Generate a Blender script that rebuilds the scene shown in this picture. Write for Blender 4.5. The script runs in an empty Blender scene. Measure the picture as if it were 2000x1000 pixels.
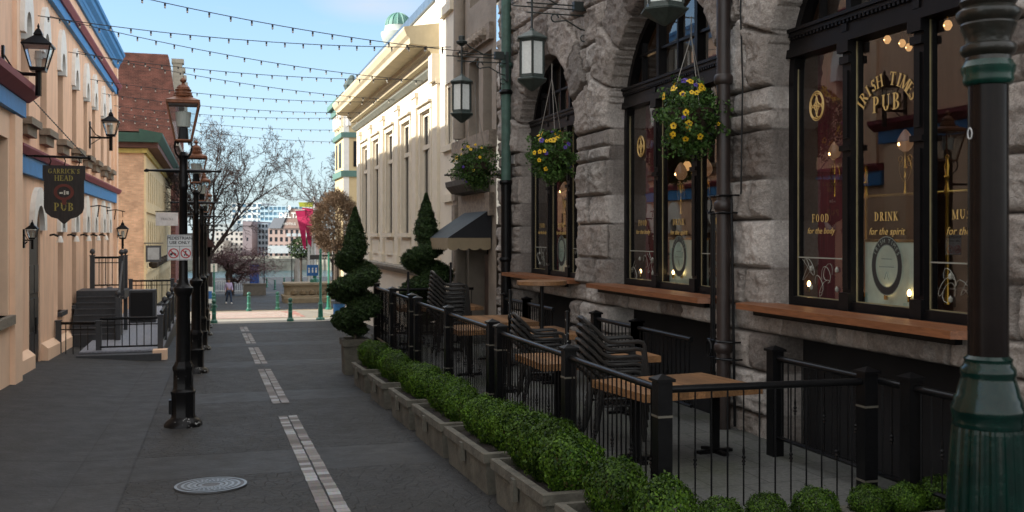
import bpy, bmesh, math, random
import numpy as np
from mathutils import Vector, Matrix
R = math.radians
pi = math.pi
random.seed(7)
S = bpy.context.scene
COL = S.collection
# ------------------------------------------------------------------ camera
YAW = R(16.72)
HC = 2.5                    # eye height above the street plane
cam = bpy.data.cameras.new('camera'); camo = bpy.data.objects.new('camera', cam); COL.objects.link(camo)
camo.location = (0, 0, HC); camo.rotation_euler = (R(90), 0, -YAW)
cam.sensor_width = 36; cam.lens = 35; cam.shift_y = -.021; cam.clip_end = 3000; cam.clip_start = .1
cam.dof.use_dof = True; cam.dof.focus_distance = 11.5; cam.dof.aperture_fstop = 3.2
S.camera = camo
S.render.resolution_x = 1024; S.render.resolution_y = 512
# ------------------------------------------------------------------ world and sun
SUN_EL = R(26)
world = bpy.data.worlds.new('World'); S.world = world; world.use_nodes = True
wn = world.node_tree.nodes; wl = world.node_tree.links
bg = wn['Background']
sky = wn.new('ShaderNodeTexSky'); sky.sky_type = 'NISHITA'; sky.sun_disc = False
sky.sun_elevation = SUN_EL; sky.sun_rotation = R(-90); sky.air_density = 1.0; sky.dust_density = .25; sky.ozone_density = 2.0
tc = wn.new('ShaderNodeTexCoord')
mp = wn.new('ShaderNodeMapping'); mp.inputs['Scale'].default_value = (1.0, 1.0, 5.5); mp.inputs['Rotation'].default_value = (0.12, .1, .3)
nz = wn.new('ShaderNodeTexNoise'); nz.inputs['Scale'].default_value = 2.3; nz.inputs['Detail'].default_value = 7; nz.inputs['Roughness'].default_value = .55
rp = wn.new('ShaderNodeValToRGB'); rp.color_ramp.elements[0].position = .60; rp.color_ramp.elements[1].position = .85
rp.color_ramp.elements[0].color = (0, 0, 0, 1); rp.color_ramp.elements[1].color = (.8, .8, .8, 1)
mx = wn.new('ShaderNodeMixRGB'); mx.inputs['Color2'].default_value = (2.5, 2.5, 2.55, 1)
wl.new(tc.outputs['Generated'], mp.inputs['Vector']); wl.new(mp.outputs['Vector'], nz.inputs['Vector'])
wl.new(nz.outputs['Fac'], rp.inputs['Fac']); wl.new(rp.outputs['Color'], mx.inputs['Fac'])
hs = wn.new('ShaderNodeMixRGB'); hs.blend_type = 'MULTIPLY'; hs.inputs['Fac'].default_value = 1; hs.inputs['Color2'].default_value = (.60, .71, .78, 1); wl.new(sky.outputs['Color'], hs.inputs['Color1']); wl.new(hs.outputs['Color'], mx.inputs['Color1'])
# pale air towards the horizon
sz = wn.new('ShaderNodeSeparateXYZ'); wl.new(tc.outputs['Generated'], sz.inputs[0])
hr = wn.new('ShaderNodeMapRange'); hr.inputs['From Min'].default_value = 0; hr.inputs['From Max'].default_value = .32; hr.inputs['To Min'].default_value = .85; hr.inputs['To Max'].default_value = 0; wl.new(sz.outputs['Z'], hr.inputs['Value'])
# one soft white cloud to the right of the view and a thin high streak
nm = wn.new('ShaderNodeVectorMath'); nm.operation = 'NORMALIZE'; wl.new(tc.outputs['Generated'], nm.inputs[0])
def blob(d, lo, hi, st):
    v = wn.new('ShaderNodeVectorMath'); v.operation = 'DISTANCE'; v.inputs[1].default_value = d
    mm = wn.new('ShaderNodeVectorMath'); mm.operation = 'MULTIPLY'; mm.inputs[1].default_value = st; wl.new(nm.outputs[0], mm.inputs[0]); wl.new(mm.outputs[0], v.inputs[0]); v.inputs[1].default_value = tuple(a*b for a, b in zip(d, st))
    r = wn.new('ShaderNodeMapRange'); r.inputs['From Min'].default_value = hi; r.inputs['From Max'].default_value = lo; wl.new(v.outputs['Value'], r.inputs['Value']); return r.outputs[0]
b1 = blob((.155, .957, .235), .01, .085, (1, 1, 2.6)); nn2 = wn.new('ShaderNodeMapRange'); nn2.inputs['From Min'].default_value = .38; nn2.inputs['From Max'].default_value = .56; wl.new(nz.outputs['Fac'], nn2.inputs['Value'])
bm_ = wn.new('ShaderNodeMath'); bm_.operation = 'MULTIPLY'; wl.new(b1, bm_.inputs[0]); wl.new(nn2.outputs[0], bm_.inputs[1])
cm = wn.new('ShaderNodeMixRGB'); cm.inputs['Color2'].default_value = (2.5, 2.45, 2.45, 1); wl.new(bm_.outputs[0], cm.inputs['Fac']); wl.new(mx.outputs['Color'], cm.inputs['Color1'])
hm = wn.new('ShaderNodeMixRGB'); hm.inputs['Color2'].default_value = (1.75, 2.1, 2.4, 1); wl.new(hr.outputs[0], hm.inputs['Fac']); wl.new(cm.outputs['Color'], hm.inputs['Color1']); 
# unseen bright cloud bank added overhead and behind to lift the ambient light
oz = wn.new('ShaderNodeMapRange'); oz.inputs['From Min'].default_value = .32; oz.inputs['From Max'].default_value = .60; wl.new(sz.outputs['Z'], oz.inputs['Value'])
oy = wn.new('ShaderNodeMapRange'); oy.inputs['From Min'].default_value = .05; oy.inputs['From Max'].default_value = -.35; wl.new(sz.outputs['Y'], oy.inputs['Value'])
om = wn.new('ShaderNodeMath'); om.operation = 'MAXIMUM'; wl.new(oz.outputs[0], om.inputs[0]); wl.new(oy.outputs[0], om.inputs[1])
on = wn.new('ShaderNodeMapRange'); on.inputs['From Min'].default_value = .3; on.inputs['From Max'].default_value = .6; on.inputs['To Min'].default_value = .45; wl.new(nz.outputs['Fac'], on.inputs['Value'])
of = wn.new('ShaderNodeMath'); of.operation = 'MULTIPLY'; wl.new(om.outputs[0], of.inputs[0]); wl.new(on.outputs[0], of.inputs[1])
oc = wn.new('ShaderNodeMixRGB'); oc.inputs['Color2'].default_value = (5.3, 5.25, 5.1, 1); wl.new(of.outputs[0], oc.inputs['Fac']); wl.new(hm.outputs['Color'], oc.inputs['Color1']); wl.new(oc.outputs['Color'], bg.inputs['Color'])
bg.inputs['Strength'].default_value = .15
sl = bpy.data.lights.new('sun', 'SUN'); sl.energy = 4.2; sl.angle = R(.55); sl.color = (1, .945, .85)
slo = bpy.data.objects.new('sun', sl); COL.objects.link(slo)
slo.rotation_euler = Vector((math.cos(SUN_EL), 0.0, -math.sin(SUN_EL))).to_track_quat('-Z', 'Y').to_euler()
S.view_settings.view_transform = 'Standard'; S.view_settings.look = 'None'; S.view_settings.gamma = 1
S.view_settings.exposure = 1.25
S.cycles.max_bounces = 6; S.cycles.use_denoising = True; S.cycles.transparent_max_bounces = 12
S.cycles.glossy_bounces = 3; S.cycles.diffuse_bounces = 4; S.cycles.sample_clamp_indirect = 6
# ------------------------------------------------------------------ surveying helpers: where things stand, from bearings taken off the photo
SL = .0306
def ground(X, Y):
    if Y > 110: b = -SL*110 - .012*(Y-110)
    else: b = -SL*Y
    t = min(max((-X-1.6)/2.5, 0), 1)
    k = 1 if Y < 46 else max(0, 1-(Y-46)/3)
    return b + .2*t*k
FW = Vector((math.sin(YAW), math.cos(YAW), 0)); RT = Vector((math.cos(YAW), -math.sin(YAW), 0))
def ray(x, y): return FW + RT*((x-1000)/1944.4) + Vector((0, 0, (458-y)/1944.4))
def onX(x, y, X): d = ray(x, y); return Vector((0, 0, HC)) + d*(X/d.x)
def onY(x, y, Y): d = ray(x, y); return Vector((0, 0, HC)) + d*(Y/d.y)
def onZ(x, y, z): d = ray(x, y); return Vector((0, 0, HC)) + d*((z-HC)/d.z)
def onD(x, y, D): return Vector((0, 0, HC)) + ray(x, y)*D
def onG(x, y):
    d = ray(x, y); t = HC/(-d.z - SL*d.y); return Vector((0, 0, HC)) + d*t
# ------------------------------------------------------------------ materials
MC = {}
def srgb(h):
    v = [int(h[i:i+2], 16)/255 for i in (0, 2, 4)]
    return tuple(c/12.92 if c < .04045 else ((c+.055)/1.055)**2.4 for c in v)
def M(name, col=(.5, .5, .5), rough=.7, metal=0., var=.18, scale=4., bump=0., bscale=30., spec=.5, emit=None, es=0, stretch=None, col2=None, coat=0):
    if name in MC: return MC[name]
    m = bpy.data.materials.new(name); m.use_nodes = True; MC[name] = m
    n = m.node_tree.nodes; l = m.node_tree.links; p = n['Principled BSDF']
    p.inputs['Roughness'].default_value = rough; p.inputs['Metallic'].default_value = metal
    p.inputs['Specular IOR Level'].default_value = spec
    if coat: p.inputs['Coat Weight'].default_value = coat; p.inputs['Coat Roughness'].default_value = .12
    t = n.new('ShaderNodeTexCoord'); mpn = n.new('ShaderNodeMapping'); l.new(t.outputs['Object'], mpn.inputs['Vector'])
    if stretch: mpn.inputs['Scale'].default_value = stretch
    a = n.new('ShaderNodeTexNoise'); a.inputs['Scale'].default_value = scale; a.inputs['Detail'].default_value = 6; a.inputs['Roughness'].default_value = .65
    l.new(mpn.outputs['Vector'], a.inputs['Vector'])
    r = n.new('ShaderNodeValToRGB'); r.color_ramp.elements[0].position = .3; r.color_ramp.elements[1].position = .7
    c2 = col2 or tuple(min(1, c*(1+var)) for c in col)
    r.color_ramp.elements[0].color = (*[c*(1-var) for c in col], 1) if not col2 else (*col, 1); r.color_ramp.elements[1].color = (*c2, 1)
    l.new(a.outputs['Fac'], r.inputs['Fac']); l.new(r.outputs['Color'], p.inputs['Base Color'])
    if bump:
        b = n.new('ShaderNodeTexNoise'); b.inputs['Scale'].default_value = bscale; b.inputs['Detail'].default_value = 5
        l.new(mpn.outputs['Vector'], b.inputs['Vector'])
        bn = n.new('ShaderNodeBump'); bn.inputs['Strength'].default_value = bump; bn.inputs['Distance'].default_value = .02
        l.new(b.outputs['Fac'], bn.inputs['Height']); l.new(bn.outputs['Normal'], p.inputs['Normal'])
    if emit: p.inputs['Emission Color'].default_value = (*emit, 1); p.inputs['Emission Strength'].default_value = es
    return m
def brick(name, c1, c2, mortar, plane, bw=.21, bh=.07, rough=.85, bias=0, big=.25):
    m = bpy.data.materials.new(name); m.use_nodes = True
    n = m.node_tree.nodes; l = m.node_tree.links; p = n['Principled BSDF']; p.inputs['Roughness'].default_value = rough
    t = n.new('ShaderNodeTexCoord'); s = n.new('ShaderNodeSeparateXYZ'); c = n.new('ShaderNodeCombineXYZ')
    l.new(t.outputs['Object'], s.inputs[0]); l.new(s.outputs['X' if plane == 'X' else 'Y'], c.inputs['X']); l.new(s.outputs['Z'], c.inputs['Y'])
    b = n.new('ShaderNodeTexBrick'); b.inputs['Scale'].default_value = 1; b.inputs['Brick Width'].default_value = bw; b.inputs['Row Height'].default_value = bh
    b.inputs['Mortar Size'].default_value = .006; b.inputs['Color1'].default_value = (*c1, 1); b.inputs['Color2'].default_value = (*c2, 1); b.inputs['Mortar'].default_value = (*mortar, 1); b.inputs['Bias'].default_value = bias
    l.new(c.outputs[0], b.inputs['Vector'])
    a = n.new('ShaderNodeTexNoise'); a.inputs['Scale'].default_value = 1.3; a.inputs['Detail'].default_value = 6
    l.new(t.outputs['Object'], a.inputs['Vector'])
    mr = n.new('ShaderNodeMapRange'); mr.inputs['From Min'].default_value = .3; mr.inputs['From Max'].default_value = .7; mr.inputs['To Min'].default_value = 1-big; mr.inputs['To Max'].default_value = 1+big
    l.new(a.outputs['Fac'], mr.inputs['Value'])
    vm = n.new('ShaderNodeVectorMath'); vm.operation = 'SCALE'
    l.new(b.outputs['Color'], vm.inputs[0]); l.new(mr.outputs[0], vm.inputs['Scale']); l.new(vm.outputs[0], p.inputs['Base Color'])
    bn = n.new('ShaderNodeBump'); bn.inputs['Strength'].default_value = .5; bn.inputs['Distance'].default_value = .01; bn.invert = True
    l.new(b.outputs['Fac'], bn.inputs['Height']); l.new(bn.outputs['Normal'], p.inputs['Normal'])
    return m
def glass(name, tint=(.8, .85, .85), refl=1.0, rough=.01):
    m = bpy.data.materials.new(name); m.use_nodes = True
    n = m.node_tree.nodes; l = m.node_tree.links; n.remove(n['Principled BSDF'])
    tr = n.new('ShaderNodeBsdfTransparent'); tr.inputs['Color'].default_value = (*tint, 1)
    gl = n.new('ShaderNodeBsdfGlossy'); gl.inputs['Roughness'].default_value = rough; gl.inputs['Color'].default_value = (refl, refl, refl, 1)
    fr = n.new('ShaderNodeFresnel'); ge = n.new('ShaderNodeNewGeometry'); ma = n.new('ShaderNodeMath'); ma.operation = 'MULTIPLY_ADD'; ma.inputs[1].default_value = 1/1.85-1.85; ma.inputs[2].default_value = 1.85
    l.new(ge.outputs['Backfacing'], ma.inputs[0]); l.new(ma.outputs[0], fr.inputs['IOR'])
    mx = n.new('ShaderNodeMixShader'); l.new(fr.outputs[0], mx.inputs[0]); l.new(tr.outputs[0], mx.inputs[1]); l.new(gl.outputs[0], mx.inputs[2])
    l.new(mx.outputs[0], n['Material Output'].inputs['Surface'])
    return m
# ------------------------------------------------------------------ mesh helpers
class MB:
    def __init__(s): s.v = []; s.f = []
    def add(s, vs, fs):
        k = len(s.v); s.v += [tuple(v) for v in vs]; s.f += [tuple(i+k for i in f) for f in fs]; return s
    def box(s, a, b, rz=0, piv=None):
        (x0, y0, z0), (x1, y1, z1) = a, b
        vs = [(x0, y0, z0), (x1, y0, z0), (x1, y1, z0), (x0, y1, z0), (x0, y0, z1), (x1, y0, z1), (x1, y1, z1), (x0, y1, z1)]
        if rz:
            px, py = piv or ((x0+x1)/2, (y0+y1)/2); c, q = math.cos(rz), math.sin(rz)
            vs = [(px+(x-px)*c-(y-py)*q, py+(x-px)*q+(y-py)*c, z) for x, y, z in vs]
        return s.add(vs, [(0, 3, 2, 1), (4, 5, 6, 7), (0, 1, 5, 4), (1, 2, 6, 5), (2, 3, 7, 6), (3, 0, 4, 7)])
    def bx(s, c, d, rz=0): return s.box([c[i]-d[i]/2 for i in range(3)], [c[i]+d[i]/2 for i in range(3)], rz)
    def tube(s, pts, r, n=8, cap=True, flat=1.0):
        pts = [Vector(p) for p in pts]; rs = r if isinstance(r, (list, tuple)) else [r]*len(pts)
        vs = []; up = None
        for i, p in enumerate(pts):
            d = (pts[min(i+1, len(pts)-1)] - pts[max(i-1, 0)])
            d = d.normalized() if d.length > 1e-9 else Vector((0, 0, 1))
            if up is None: up = Vector((0, 0, 1)) if abs(d.z) < .9 else Vector((1, 0, 0))
            a = d.cross(up)
            if a.length < 1e-4: a = d.cross(Vector((0, 1, 0)))
            a.normalize(); b = a.cross(d).normalized(); up = b
            for k in range(n):
                t = 2*pi*k/n; vs.append(p + (a*math.cos(t)*flat + b*math.sin(t))*rs[i])
        fs = [(i*n+k, i*n+(k+1) % n, (i+1)*n+(k+1) % n, (i+1)*n+k) for i in range(len(pts)-1) for k in range(n)]
        if cap: fs += [tuple(range(n))[::-1], tuple((len(pts)-1)*n+k for k in range(n))]
        return s.add(vs, fs)
    def lathe(s, prof, n=16, c=(0, 0, 0), flute=None, rot=0):
        vs = []
        for r, z in prof:
            for k in range(n):
                t = 2*pi*k/n + rot; rr = r
                vs.append((c[0]+rr*math.cos(t), c[1]+rr*math.sin(t), c[2]+z))
        fs = [(i*n+k, i*n+(k+1) % n, (i+1)*n+(k+1) % n, (i+1)*n+k) for i in range(len(prof)-1) for k in range(n)]
        fs += [tuple(range(n))[::-1], tuple((len(prof)-1)*n+k for k in range(n))]
        return s.add(vs, fs)
    def prism(s, poly, ax, a0, a1):
        """poly of 2-d points extruded along axis ax ('X','Y','Z') from a0 to a1"""
        def P(u, v, a): return {'X': (a, u, v), 'Y': (u, a, v), 'Z': (u, v, a)}[ax]
        n = len(poly); vs = [P(u, v, a0) for u, v in poly] + [P(u, v, a1) for u, v in poly]
        return s.add(vs, [tuple(range(n))[::-1], tuple(range(n, 2*n))] + [(i, (i+1) % n, n+(i+1) % n, n+i) for i in range(n)])
    def quad(s, *p): return s.add(p, [tuple(range(len(p)))])
    def build(s, name, mat, parent=None, smooth=False, world=True):
        me = bpy.data.meshes.new(name); me.from_pydata(s.v, [], s.f); me.update()
        return link(name, me, mat, parent, smooth, world)
def link(name, me, mat, parent=None, smooth=False, world=True):
    if mat is not None and not me.materials: me.materials.append(mat)
    o = bpy.data.objects.new(name, me); COL.objects.link(o)
    if smooth:
        for p in me.polygons: p.use_smooth = True
        try: me.set_sharp_from_angle(angle=R(38))
        except Exception: pass
    if parent is not None:
        o.parent = parent
        if world: o.location = -wloc(parent)
    return o
def wloc(o):
    v = Vector(o.location)
    while o.parent: o = o.parent; v += Vector(o.location)
    return v
def tag(o, label, cat, group=None, kind=None):
    o['label'] = label; o['category'] = cat
    if group: o['group'] = group
    if kind: o['kind'] = kind
    return o
def thing(name, loc, label, cat, group=None, rz=0):
    o = bpy.data.objects.new(name, None); COL.objects.link(o); o.location = loc; o.rotation_euler.z = rz; o.empty_display_size = .2
    return tag(o, label, cat, group)
def struct(name, mb, mat, label=None):
    o = mb.build(name, mat) if isinstance(mb, MB) else link(name, mb, mat)
    o['kind'] = 'structure'; o['label'] = label or name.replace('_', ' '); o['category'] = name.replace('_', ' ')
    return o
def kids(o): return [c for c in bpy.data.objects if c.parent == o]
TREE = {}
def dup(o, loc=None, label=None, rz=None, scale=None, parent=None, ch=None):
    if o.name not in TREE or ch is not None: TREE[o.name] = kids(o)
    c = o.copy(); COL.objects.link(c); c.parent = parent
    if loc is not None: c.location = loc
    if rz is not None: c.rotation_euler.z = rz
    if scale is not None: c.scale = (scale,)*3 if not isinstance(scale, (tuple, list)) else scale
    if label: c['label'] = label
    for k in TREE[o.name]: dup(k, parent=c)
    return c
def jitter_noise(a, b, seed=0, oct=4, scale=1.0, ridged=False):
    rng = np.random.RandomState(seed); out = np.zeros_like(a); amp = 1; tot = 0
    L = rng.rand(256, 256)
    for o in range(oct):
        x = a*scale*2**o + 17.3*o; y = b*scale*2**o + 5.1*o
        xi = np.floor(x).astype(int); yi = np.floor(y).astype(int); fx = x-xi; fy = y-yi
        fx = fx*fx*(3-2*fx); fy = fy*fy*(3-2*fy)
        g = lambda i, j: L[(xi+i) % 256, (yi+j) % 256]
        v = (g(0, 0)*(1-fx)+g(1, 0)*fx)*(1-fy)+(g(0, 1)*(1-fx)+g(1, 1)*fx)*fy
        if ridged: v = 1-np.abs(2*v-1)
        out += amp*v; tot += amp; amp *= .55
    return out/tot
def mesh_np(name, V, F):
    me = bpy.data.meshes.new(name); V = np.asarray(V, dtype=np.float32); F = np.asarray(F, dtype=np.int32); k = F.shape[1]
    me.vertices.add(len(V)); me.vertices.foreach_set('co', V.ravel())
    me.loops.add(len(F)*k); me.loops.foreach_set('vertex_index', F.ravel())
    me.polygons.add(len(F)); me.polygons.foreach_set('loop_start', np.arange(0, len(F)*k, k, dtype=np.int32))
    try: me.polygons.foreach_set('loop_total', np.full(len(F), k, dtype=np.int32))
    except Exception: pass
    me.update(calc_edges=True); me.validate(); return me
def text_mesh(name, s, size, fn, mat, parent, shear=0, extrude=.002, align='CENTER', spacing=1.0, bold=0):
    """lettering: fn maps text-plane (u right, v up, w towards reader) to the world"""
    cu = bpy.data.curves.new(name, 'FONT'); cu.body = s; cu.size = size; cu.align_x = align; cu.align_y = 'CENTER'; cu.shear = shear
    cu.extrude = extrude; cu.space_character = spacing; cu.offset = bold; cu.resolution_u = 3
    t = bpy.data.objects.new(name, cu); me = bpy.data.meshes.new_from_object(t)
    for v in me.vertices: v.co = Vector(fn(v.co.x, v.co.y, v.co.z))
    bpy.data.objects.remove(t); me.name = name
    o = link(name, me, mat, parent); return o
def leaves_mesh(name, pts, nrm, size, rng, asp=.55, jit=.9):
    """one small rhombus leaf at every point, facing roughly outwards"""
    n = len(pts); d = nrm + rng.normal(0, jit, (n, 3)); d /= np.linalg.norm(d, axis=1)[:, None]+1e-9
    a = np.cross(d, rng.normal(0, 1, (n, 3))); a /= np.linalg.norm(a, axis=1)[:, None]+1e-9
    b = np.cross(d, a); s = size*(.6+.8*rng.rand(n))[:, None]
    V = np.stack([pts-a*s*.5, pts+b*s*asp*.5+d*s*.08, pts+a*s*.5, pts-b*s*asp*.5+d*s*.08], 1).reshape(-1, 3)
    F = np.arange(n*4).reshape(n, 4); return mesh_np(name, V, F)
def wall_open(mb, u0, u1, z0, z1, ops, P, depth=.2, back=None, reveal=None):
    """wall face with openings (u0,u1,z0,z1,arch): P(u,z,inward)->world. reveals go into mb (or reveal mb), backs into list back"""
    us = sorted({u0, u1, *[o[0] for o in ops], *[o[1] for o in ops]}); zs = sorted({z0, z1, *[o[2] for o in ops], *[o[3] for o in ops]})
    us = [u for u in us if u0 <= u <= u1]; zs = [z for z in zs if z0 <= z <= z1]
    for a, b in zip(us, us[1:]):
        for c, d in zip(zs, zs[1:]):
            mu, mz = (a+b)/2, (c+d)/2
            if any(o[0] < mu < o[1] and o[2] < mz < o[3] for o in ops): continue
            mb.quad(P(a, c, 0), P(b, c, 0), P(b, d, 0), P(a, d, 0))
    rv = reveal or mb
    for o in ops:
        a, b, c, d, arch = o[:5]; out = [(a, c), (b, c)]
        if arch:
            r = (b-a)/2; rise = arch if arch is not True else r; m = (a+b)/2; zz = d-rise; N = 10
            arc = [(m+r*math.cos(pi*k/N), zz+rise*math.sin(pi*k/N)) for k in range(N+1)]
            out += arc
            for k in range(N):
                corner = (b, d) if k < N/2 else (a, d)
                mb.quad(P(*arc[k], 0), P(*corner, 0), P(*arc[k+1], 0))
        else: out += [(b, d), (a, d)]
        n = len(out)
        for i in range(n):
            p, q = out[i], out[(i+1) % n]
            if abs(p[0]-q[0])+abs(p[1]-q[1]) < 1e-6: continue
            rv.quad(P(*p, 0), P(*q, 0), P(*q, depth), P(*p, depth))
        if back is not None: back.append(out)
def PX(X, s=1): return lambda u, z, w: (X + s*w, u, z)      # wall facing along x; s=-1: inward is -x
def PY(Y, s=1): return lambda u, z, w: (u, Y + s*w, z)

# hand drawn serif capitals: lines (L x0 y0 x1 y1 w), arcs (A cx cy rx ry a0 a1), serifs (S x y half-length)
T_, t_ = .17, .065
SERIF = {
 'I': (.34, ['L .17 0 .17 1 T', 'S .17 0 .17', 'S .17 1 .17']),
 'R': (.72, ['L .16 0 .16 1 T', 'S .16 0 .16', 'S .12 1 .12', 'A .30 .74 .28 .24 -90 90', 'L .16 .97 .32 .97 t', 'L .16 .52 .32 .52 t', 'L .34 .5 .62 .03 T', 'S .64 0 .09']),
 'S': (.56, ['A .28 .74 .20 .235 20 250', 'A .28 .26 .22 .235 -160 70', 'L .14 .60 .42 .42 T', 'L .47 .98 .47 .74 t', 'L .06 .02 .06 .28 t']),
 'H': (.84, ['L .16 0 .16 1 T', 'L .68 0 .68 1 T', 'S .16 0 .16', 'S .16 1 .16', 'S .68 0 .16', 'S .68 1 .16', 'L .16 .5 .68 .5 t']),
 'T': (.70, ['L .35 0 .35 1 T', 'S .35 0 .17', 'L .03 .97 .67 .97 t', 'L .04 1 .04 .76 t', 'L .66 1 .66 .76 t']),
 'M': (1.0, ['L .16 0 .16 1 t', 'L .84 0 .84 1 T', 'L .16 1 .50 .05 T', 'L .50 .05 .82 1 t', 'S .16 0 .14', 'S .84 0 .16', 'S .10 1 .10', 'S .88 1 .12']),
 'E': (.64, ['L .16 0 .16 1 T', 'S .12 0 .12', 'S .12 1 .12', 'L .16 .97 .58 .97 t', 'L .16 .03 .60 .03 t', 'L .16 .52 .46 .52 t', 'L .58 1 .58 .76 t', 'L .60 0 .60 .26 t', 'L .46 .62 .46 .42 t']),
 'P': (.66, ['L .16 0 .16 1 T', 'S .16 0 .16', 'S .12 1 .12', 'A .30 .72 .28 .26 -90 90', 'L .16 .97 .32 .97 t', 'L .16 .47 .32 .47 t']),
 'U': (.80, ['L .16 .3 .16 1 T', 'L .64 .3 .64 1 t', 'S .16 1 .15', 'S .64 1 .13', 'A .40 .30 .24 .28 180 360']),
 'B': (.68, ['L .16 0 .16 1 T', 'S .12 0 .12', 'S .12 1 .12', 'A .30 .755 .25 .22 -90 90', 'A .30 .27 .30 .25 -90 90', 'L .16 .97 .32 .97 t', 'L .16 .53 .32 .53 t', 'L .16 .03 .32 .03 t']),
 'F': (.60, ['L .16 0 .16 1 T', 'S .16 0 .16', 'S .12 1 .12', 'L .16 .97 .58 .97 t', 'L .16 .52 .44 .52 t', 'L .58 1 .58 .76 t', 'L .44 .62 .44 .42 t']),
 'O': (.82, ['A .40 .5 .32 .48 0 360']), 'C': (.72, ['A .40 .5 .32 .48 45 315', 'L .62 .98 .62 .72 t']), 'G': (.80, ['A .40 .5 .32 .48 45 330', 'L .62 .98 .62 .74 t', 'L .66 .08 .66 .45 T', 'S .62 .45 .14']),
 'D': (.80, ['L .16 0 .16 1 T', 'S .12 0 .12', 'S .12 1 .12', 'A .32 .5 .38 .475 -90 90', 'L .16 .97 .34 .97 t', 'L .16 .03 .34 .03 t']),
 'N': (.84, ['L .14 0 .14 1 t', 'L .70 0 .70 1 t', 'L .14 .98 .70 .03 T', 'S .14 0 .14', 'S .08 1 .08', 'S .70 1 .14']),
 'K': (.76, ['L .16 0 .16 1 T', 'S .16 0 .16', 'S .16 1 .16', 'L .18 .42 .62 .98 t', 'L .30 .56 .64 .03 T', 'S .62 1 .11', 'S .67 0 .12']),
 'A': (.76, ['L .12 0 .38 1 t', 'L .38 1 .64 0 T', 'S .12 0 .12', 'S .65 0 .14', 'L .22 .36 .54 .36 t']), "'": (.25, ['L .1 1 .1 .75 t']), ' ': (.4, [])}
def serif(parent, name, text, h, fn, mat, gap=.12, place=None, thick=.002):
    """capitals of height h centred on the origin of the text plane; place(k, n) may give (u, v, angle) per letter instead"""
    m = MB(); wd = [SERIF[c][0]+gap for c in text]; tot = sum(wd)-gap; x = -tot/2*h
    for k, c in enumerate(text):
        w, st = SERIF[c]
        if place: u0, v0, an = place(k, len(text)); ca, sa = math.cos(an), math.sin(an); P = lambda a, b, e=0: fn(u0+((a-w/2)*ca-(b-.5)*sa)*h, v0+((a-w/2)*sa+(b-.5)*ca)*h, e)
        else: xx = x; P = lambda a, b, e=0: fn(xx+a*h, (b-.5)*h, e)
        for j, q in enumerate(st):
            q = q.split(); e = thick+.0001*j
            if q[0] == 'L':
                a, b, c_, d = map(float, q[1:5]); wd_ = (T_ if q[5] == 'T' else t_)/2; L = math.hypot(c_-a, d-b); nx, ny = -(d-b)/L*wd_, (c_-a)/L*wd_
                m.quad(P(a+nx, b+ny, e), P(a-nx, b-ny, e), P(c_-nx, d-ny, e), P(c_+nx, d+ny, e))
            elif q[0] == 'S': a, b, l = map(float, q[1:]); s_ = .055 if b < .5 else -.055; m.quad(P(a-l, b, e), P(a+l, b, e), P(a+l, b+s_, e), P(a-l, b+s_, e))
            else:
                cx, cy, rx, ry, a0, a1 = map(float, q[1:]); N = max(6, int(abs(a1-a0)/20))
                for i in range(N):
                    p, r = R(a0+(a1-a0)*i/N), R(a0+(a1-a0)*(i+1)/N); w0 = t_+(T_-t_)*abs(math.cos(p)); w1 = t_+(T_-t_)*abs(math.cos(r)); f = lambda t, o: (cx+(rx-o)*math.cos(t), cy+(ry-o*.8)*math.sin(t))
                    m.quad(P(*f(p, -.0), e), P(*f(r, -.0), e), P(*f(r, w1), e), P(*f(p, w0), e))
        x += wd[k]*h
    return m.build(name, mat, parent)
# ------------------------------------------------------------------ palette
peach = M('peach_stucco', srgb('E8C0A2'), .9, var=.14, stretch=(1, 2.5, .4), scale=1.6, bump=.25, bscale=25)
peach2 = M('peach_trim', srgb('EECAAC'), .85, var=.06, scale=2)
blue = M('blue_paint', srgb('2A7CBC'), .6, var=.12, scale=3)
maroon = M('maroon_paint', srgb('82303F'), .6, var=.12, scale=3)
white = M('white_paint', srgb('E6E4DE'), .7, var=.08, scale=5)
offwhite = M('cream_paint', srgb('DAD1C0'), .8, var=.06, scale=1.5, bump=.1)
cream2 = M('cream_trim', srgb('D8CEBA'), .8, var=.07, scale=3)
tan = M('tan_paint', srgb('C8AD84'), .85, var=.08, scale=2)
sillst = M('grey_sill_stone', srgb('7E7466'), .9, var=.25, scale=12, bump=.4)
black = M('black_iron', (.006, .006, .0065), .28, spec=.16, var=.3, scale=18, bump=.08, bscale=60)
blackp = M('black_peeling_paint', (.006, .006, .0065), .3, spec=.16, var=.3, scale=9, bump=.1, bscale=60)
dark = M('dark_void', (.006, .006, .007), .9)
dglass = M('dark_window_glass', (.012, .014, .017), .12, var=.4, scale=.7, spec=.22)
copper = M('weathered_copper', srgb('70462F'), .4, metal=.35, var=.35, scale=14, bump=.1)
verd = M('verdigris_metal', srgb('3C4643'), .5, metal=.1, var=.3, scale=16)
frost = M('frosted_glass', srgb('B9B7AC'), .5, var=.08, scale=9)
clear = glass('clear_pane', (.88, .93, .95))
green = M('green_enamel', srgb('1F6B57'), .35, var=.2, scale=8, coat=.3)
dgreen = M('dark_green_enamel', (.001, .012, .009), .16, var=.35, scale=9, spec=.3, bump=.06, bscale=25)
brown = M('brown_black_enamel', (.006, .004, .0036), .22, var=.35, scale=7, spec=.12)
deckm = M('grey_deck_boards', srgb('80838C'), .7, var=.2, scale=2, stretch=(14, 1, 1))
greyp = M('slate_grey_paint', srgb('34363A'), .5, var=.2, scale=8)
bark = M('bark', srgb('4A4038'), .95, var=.35, scale=20)
bark2 = M('dark_bark', srgb('3A2E2A'), .95, var=.35, scale=20)
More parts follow.
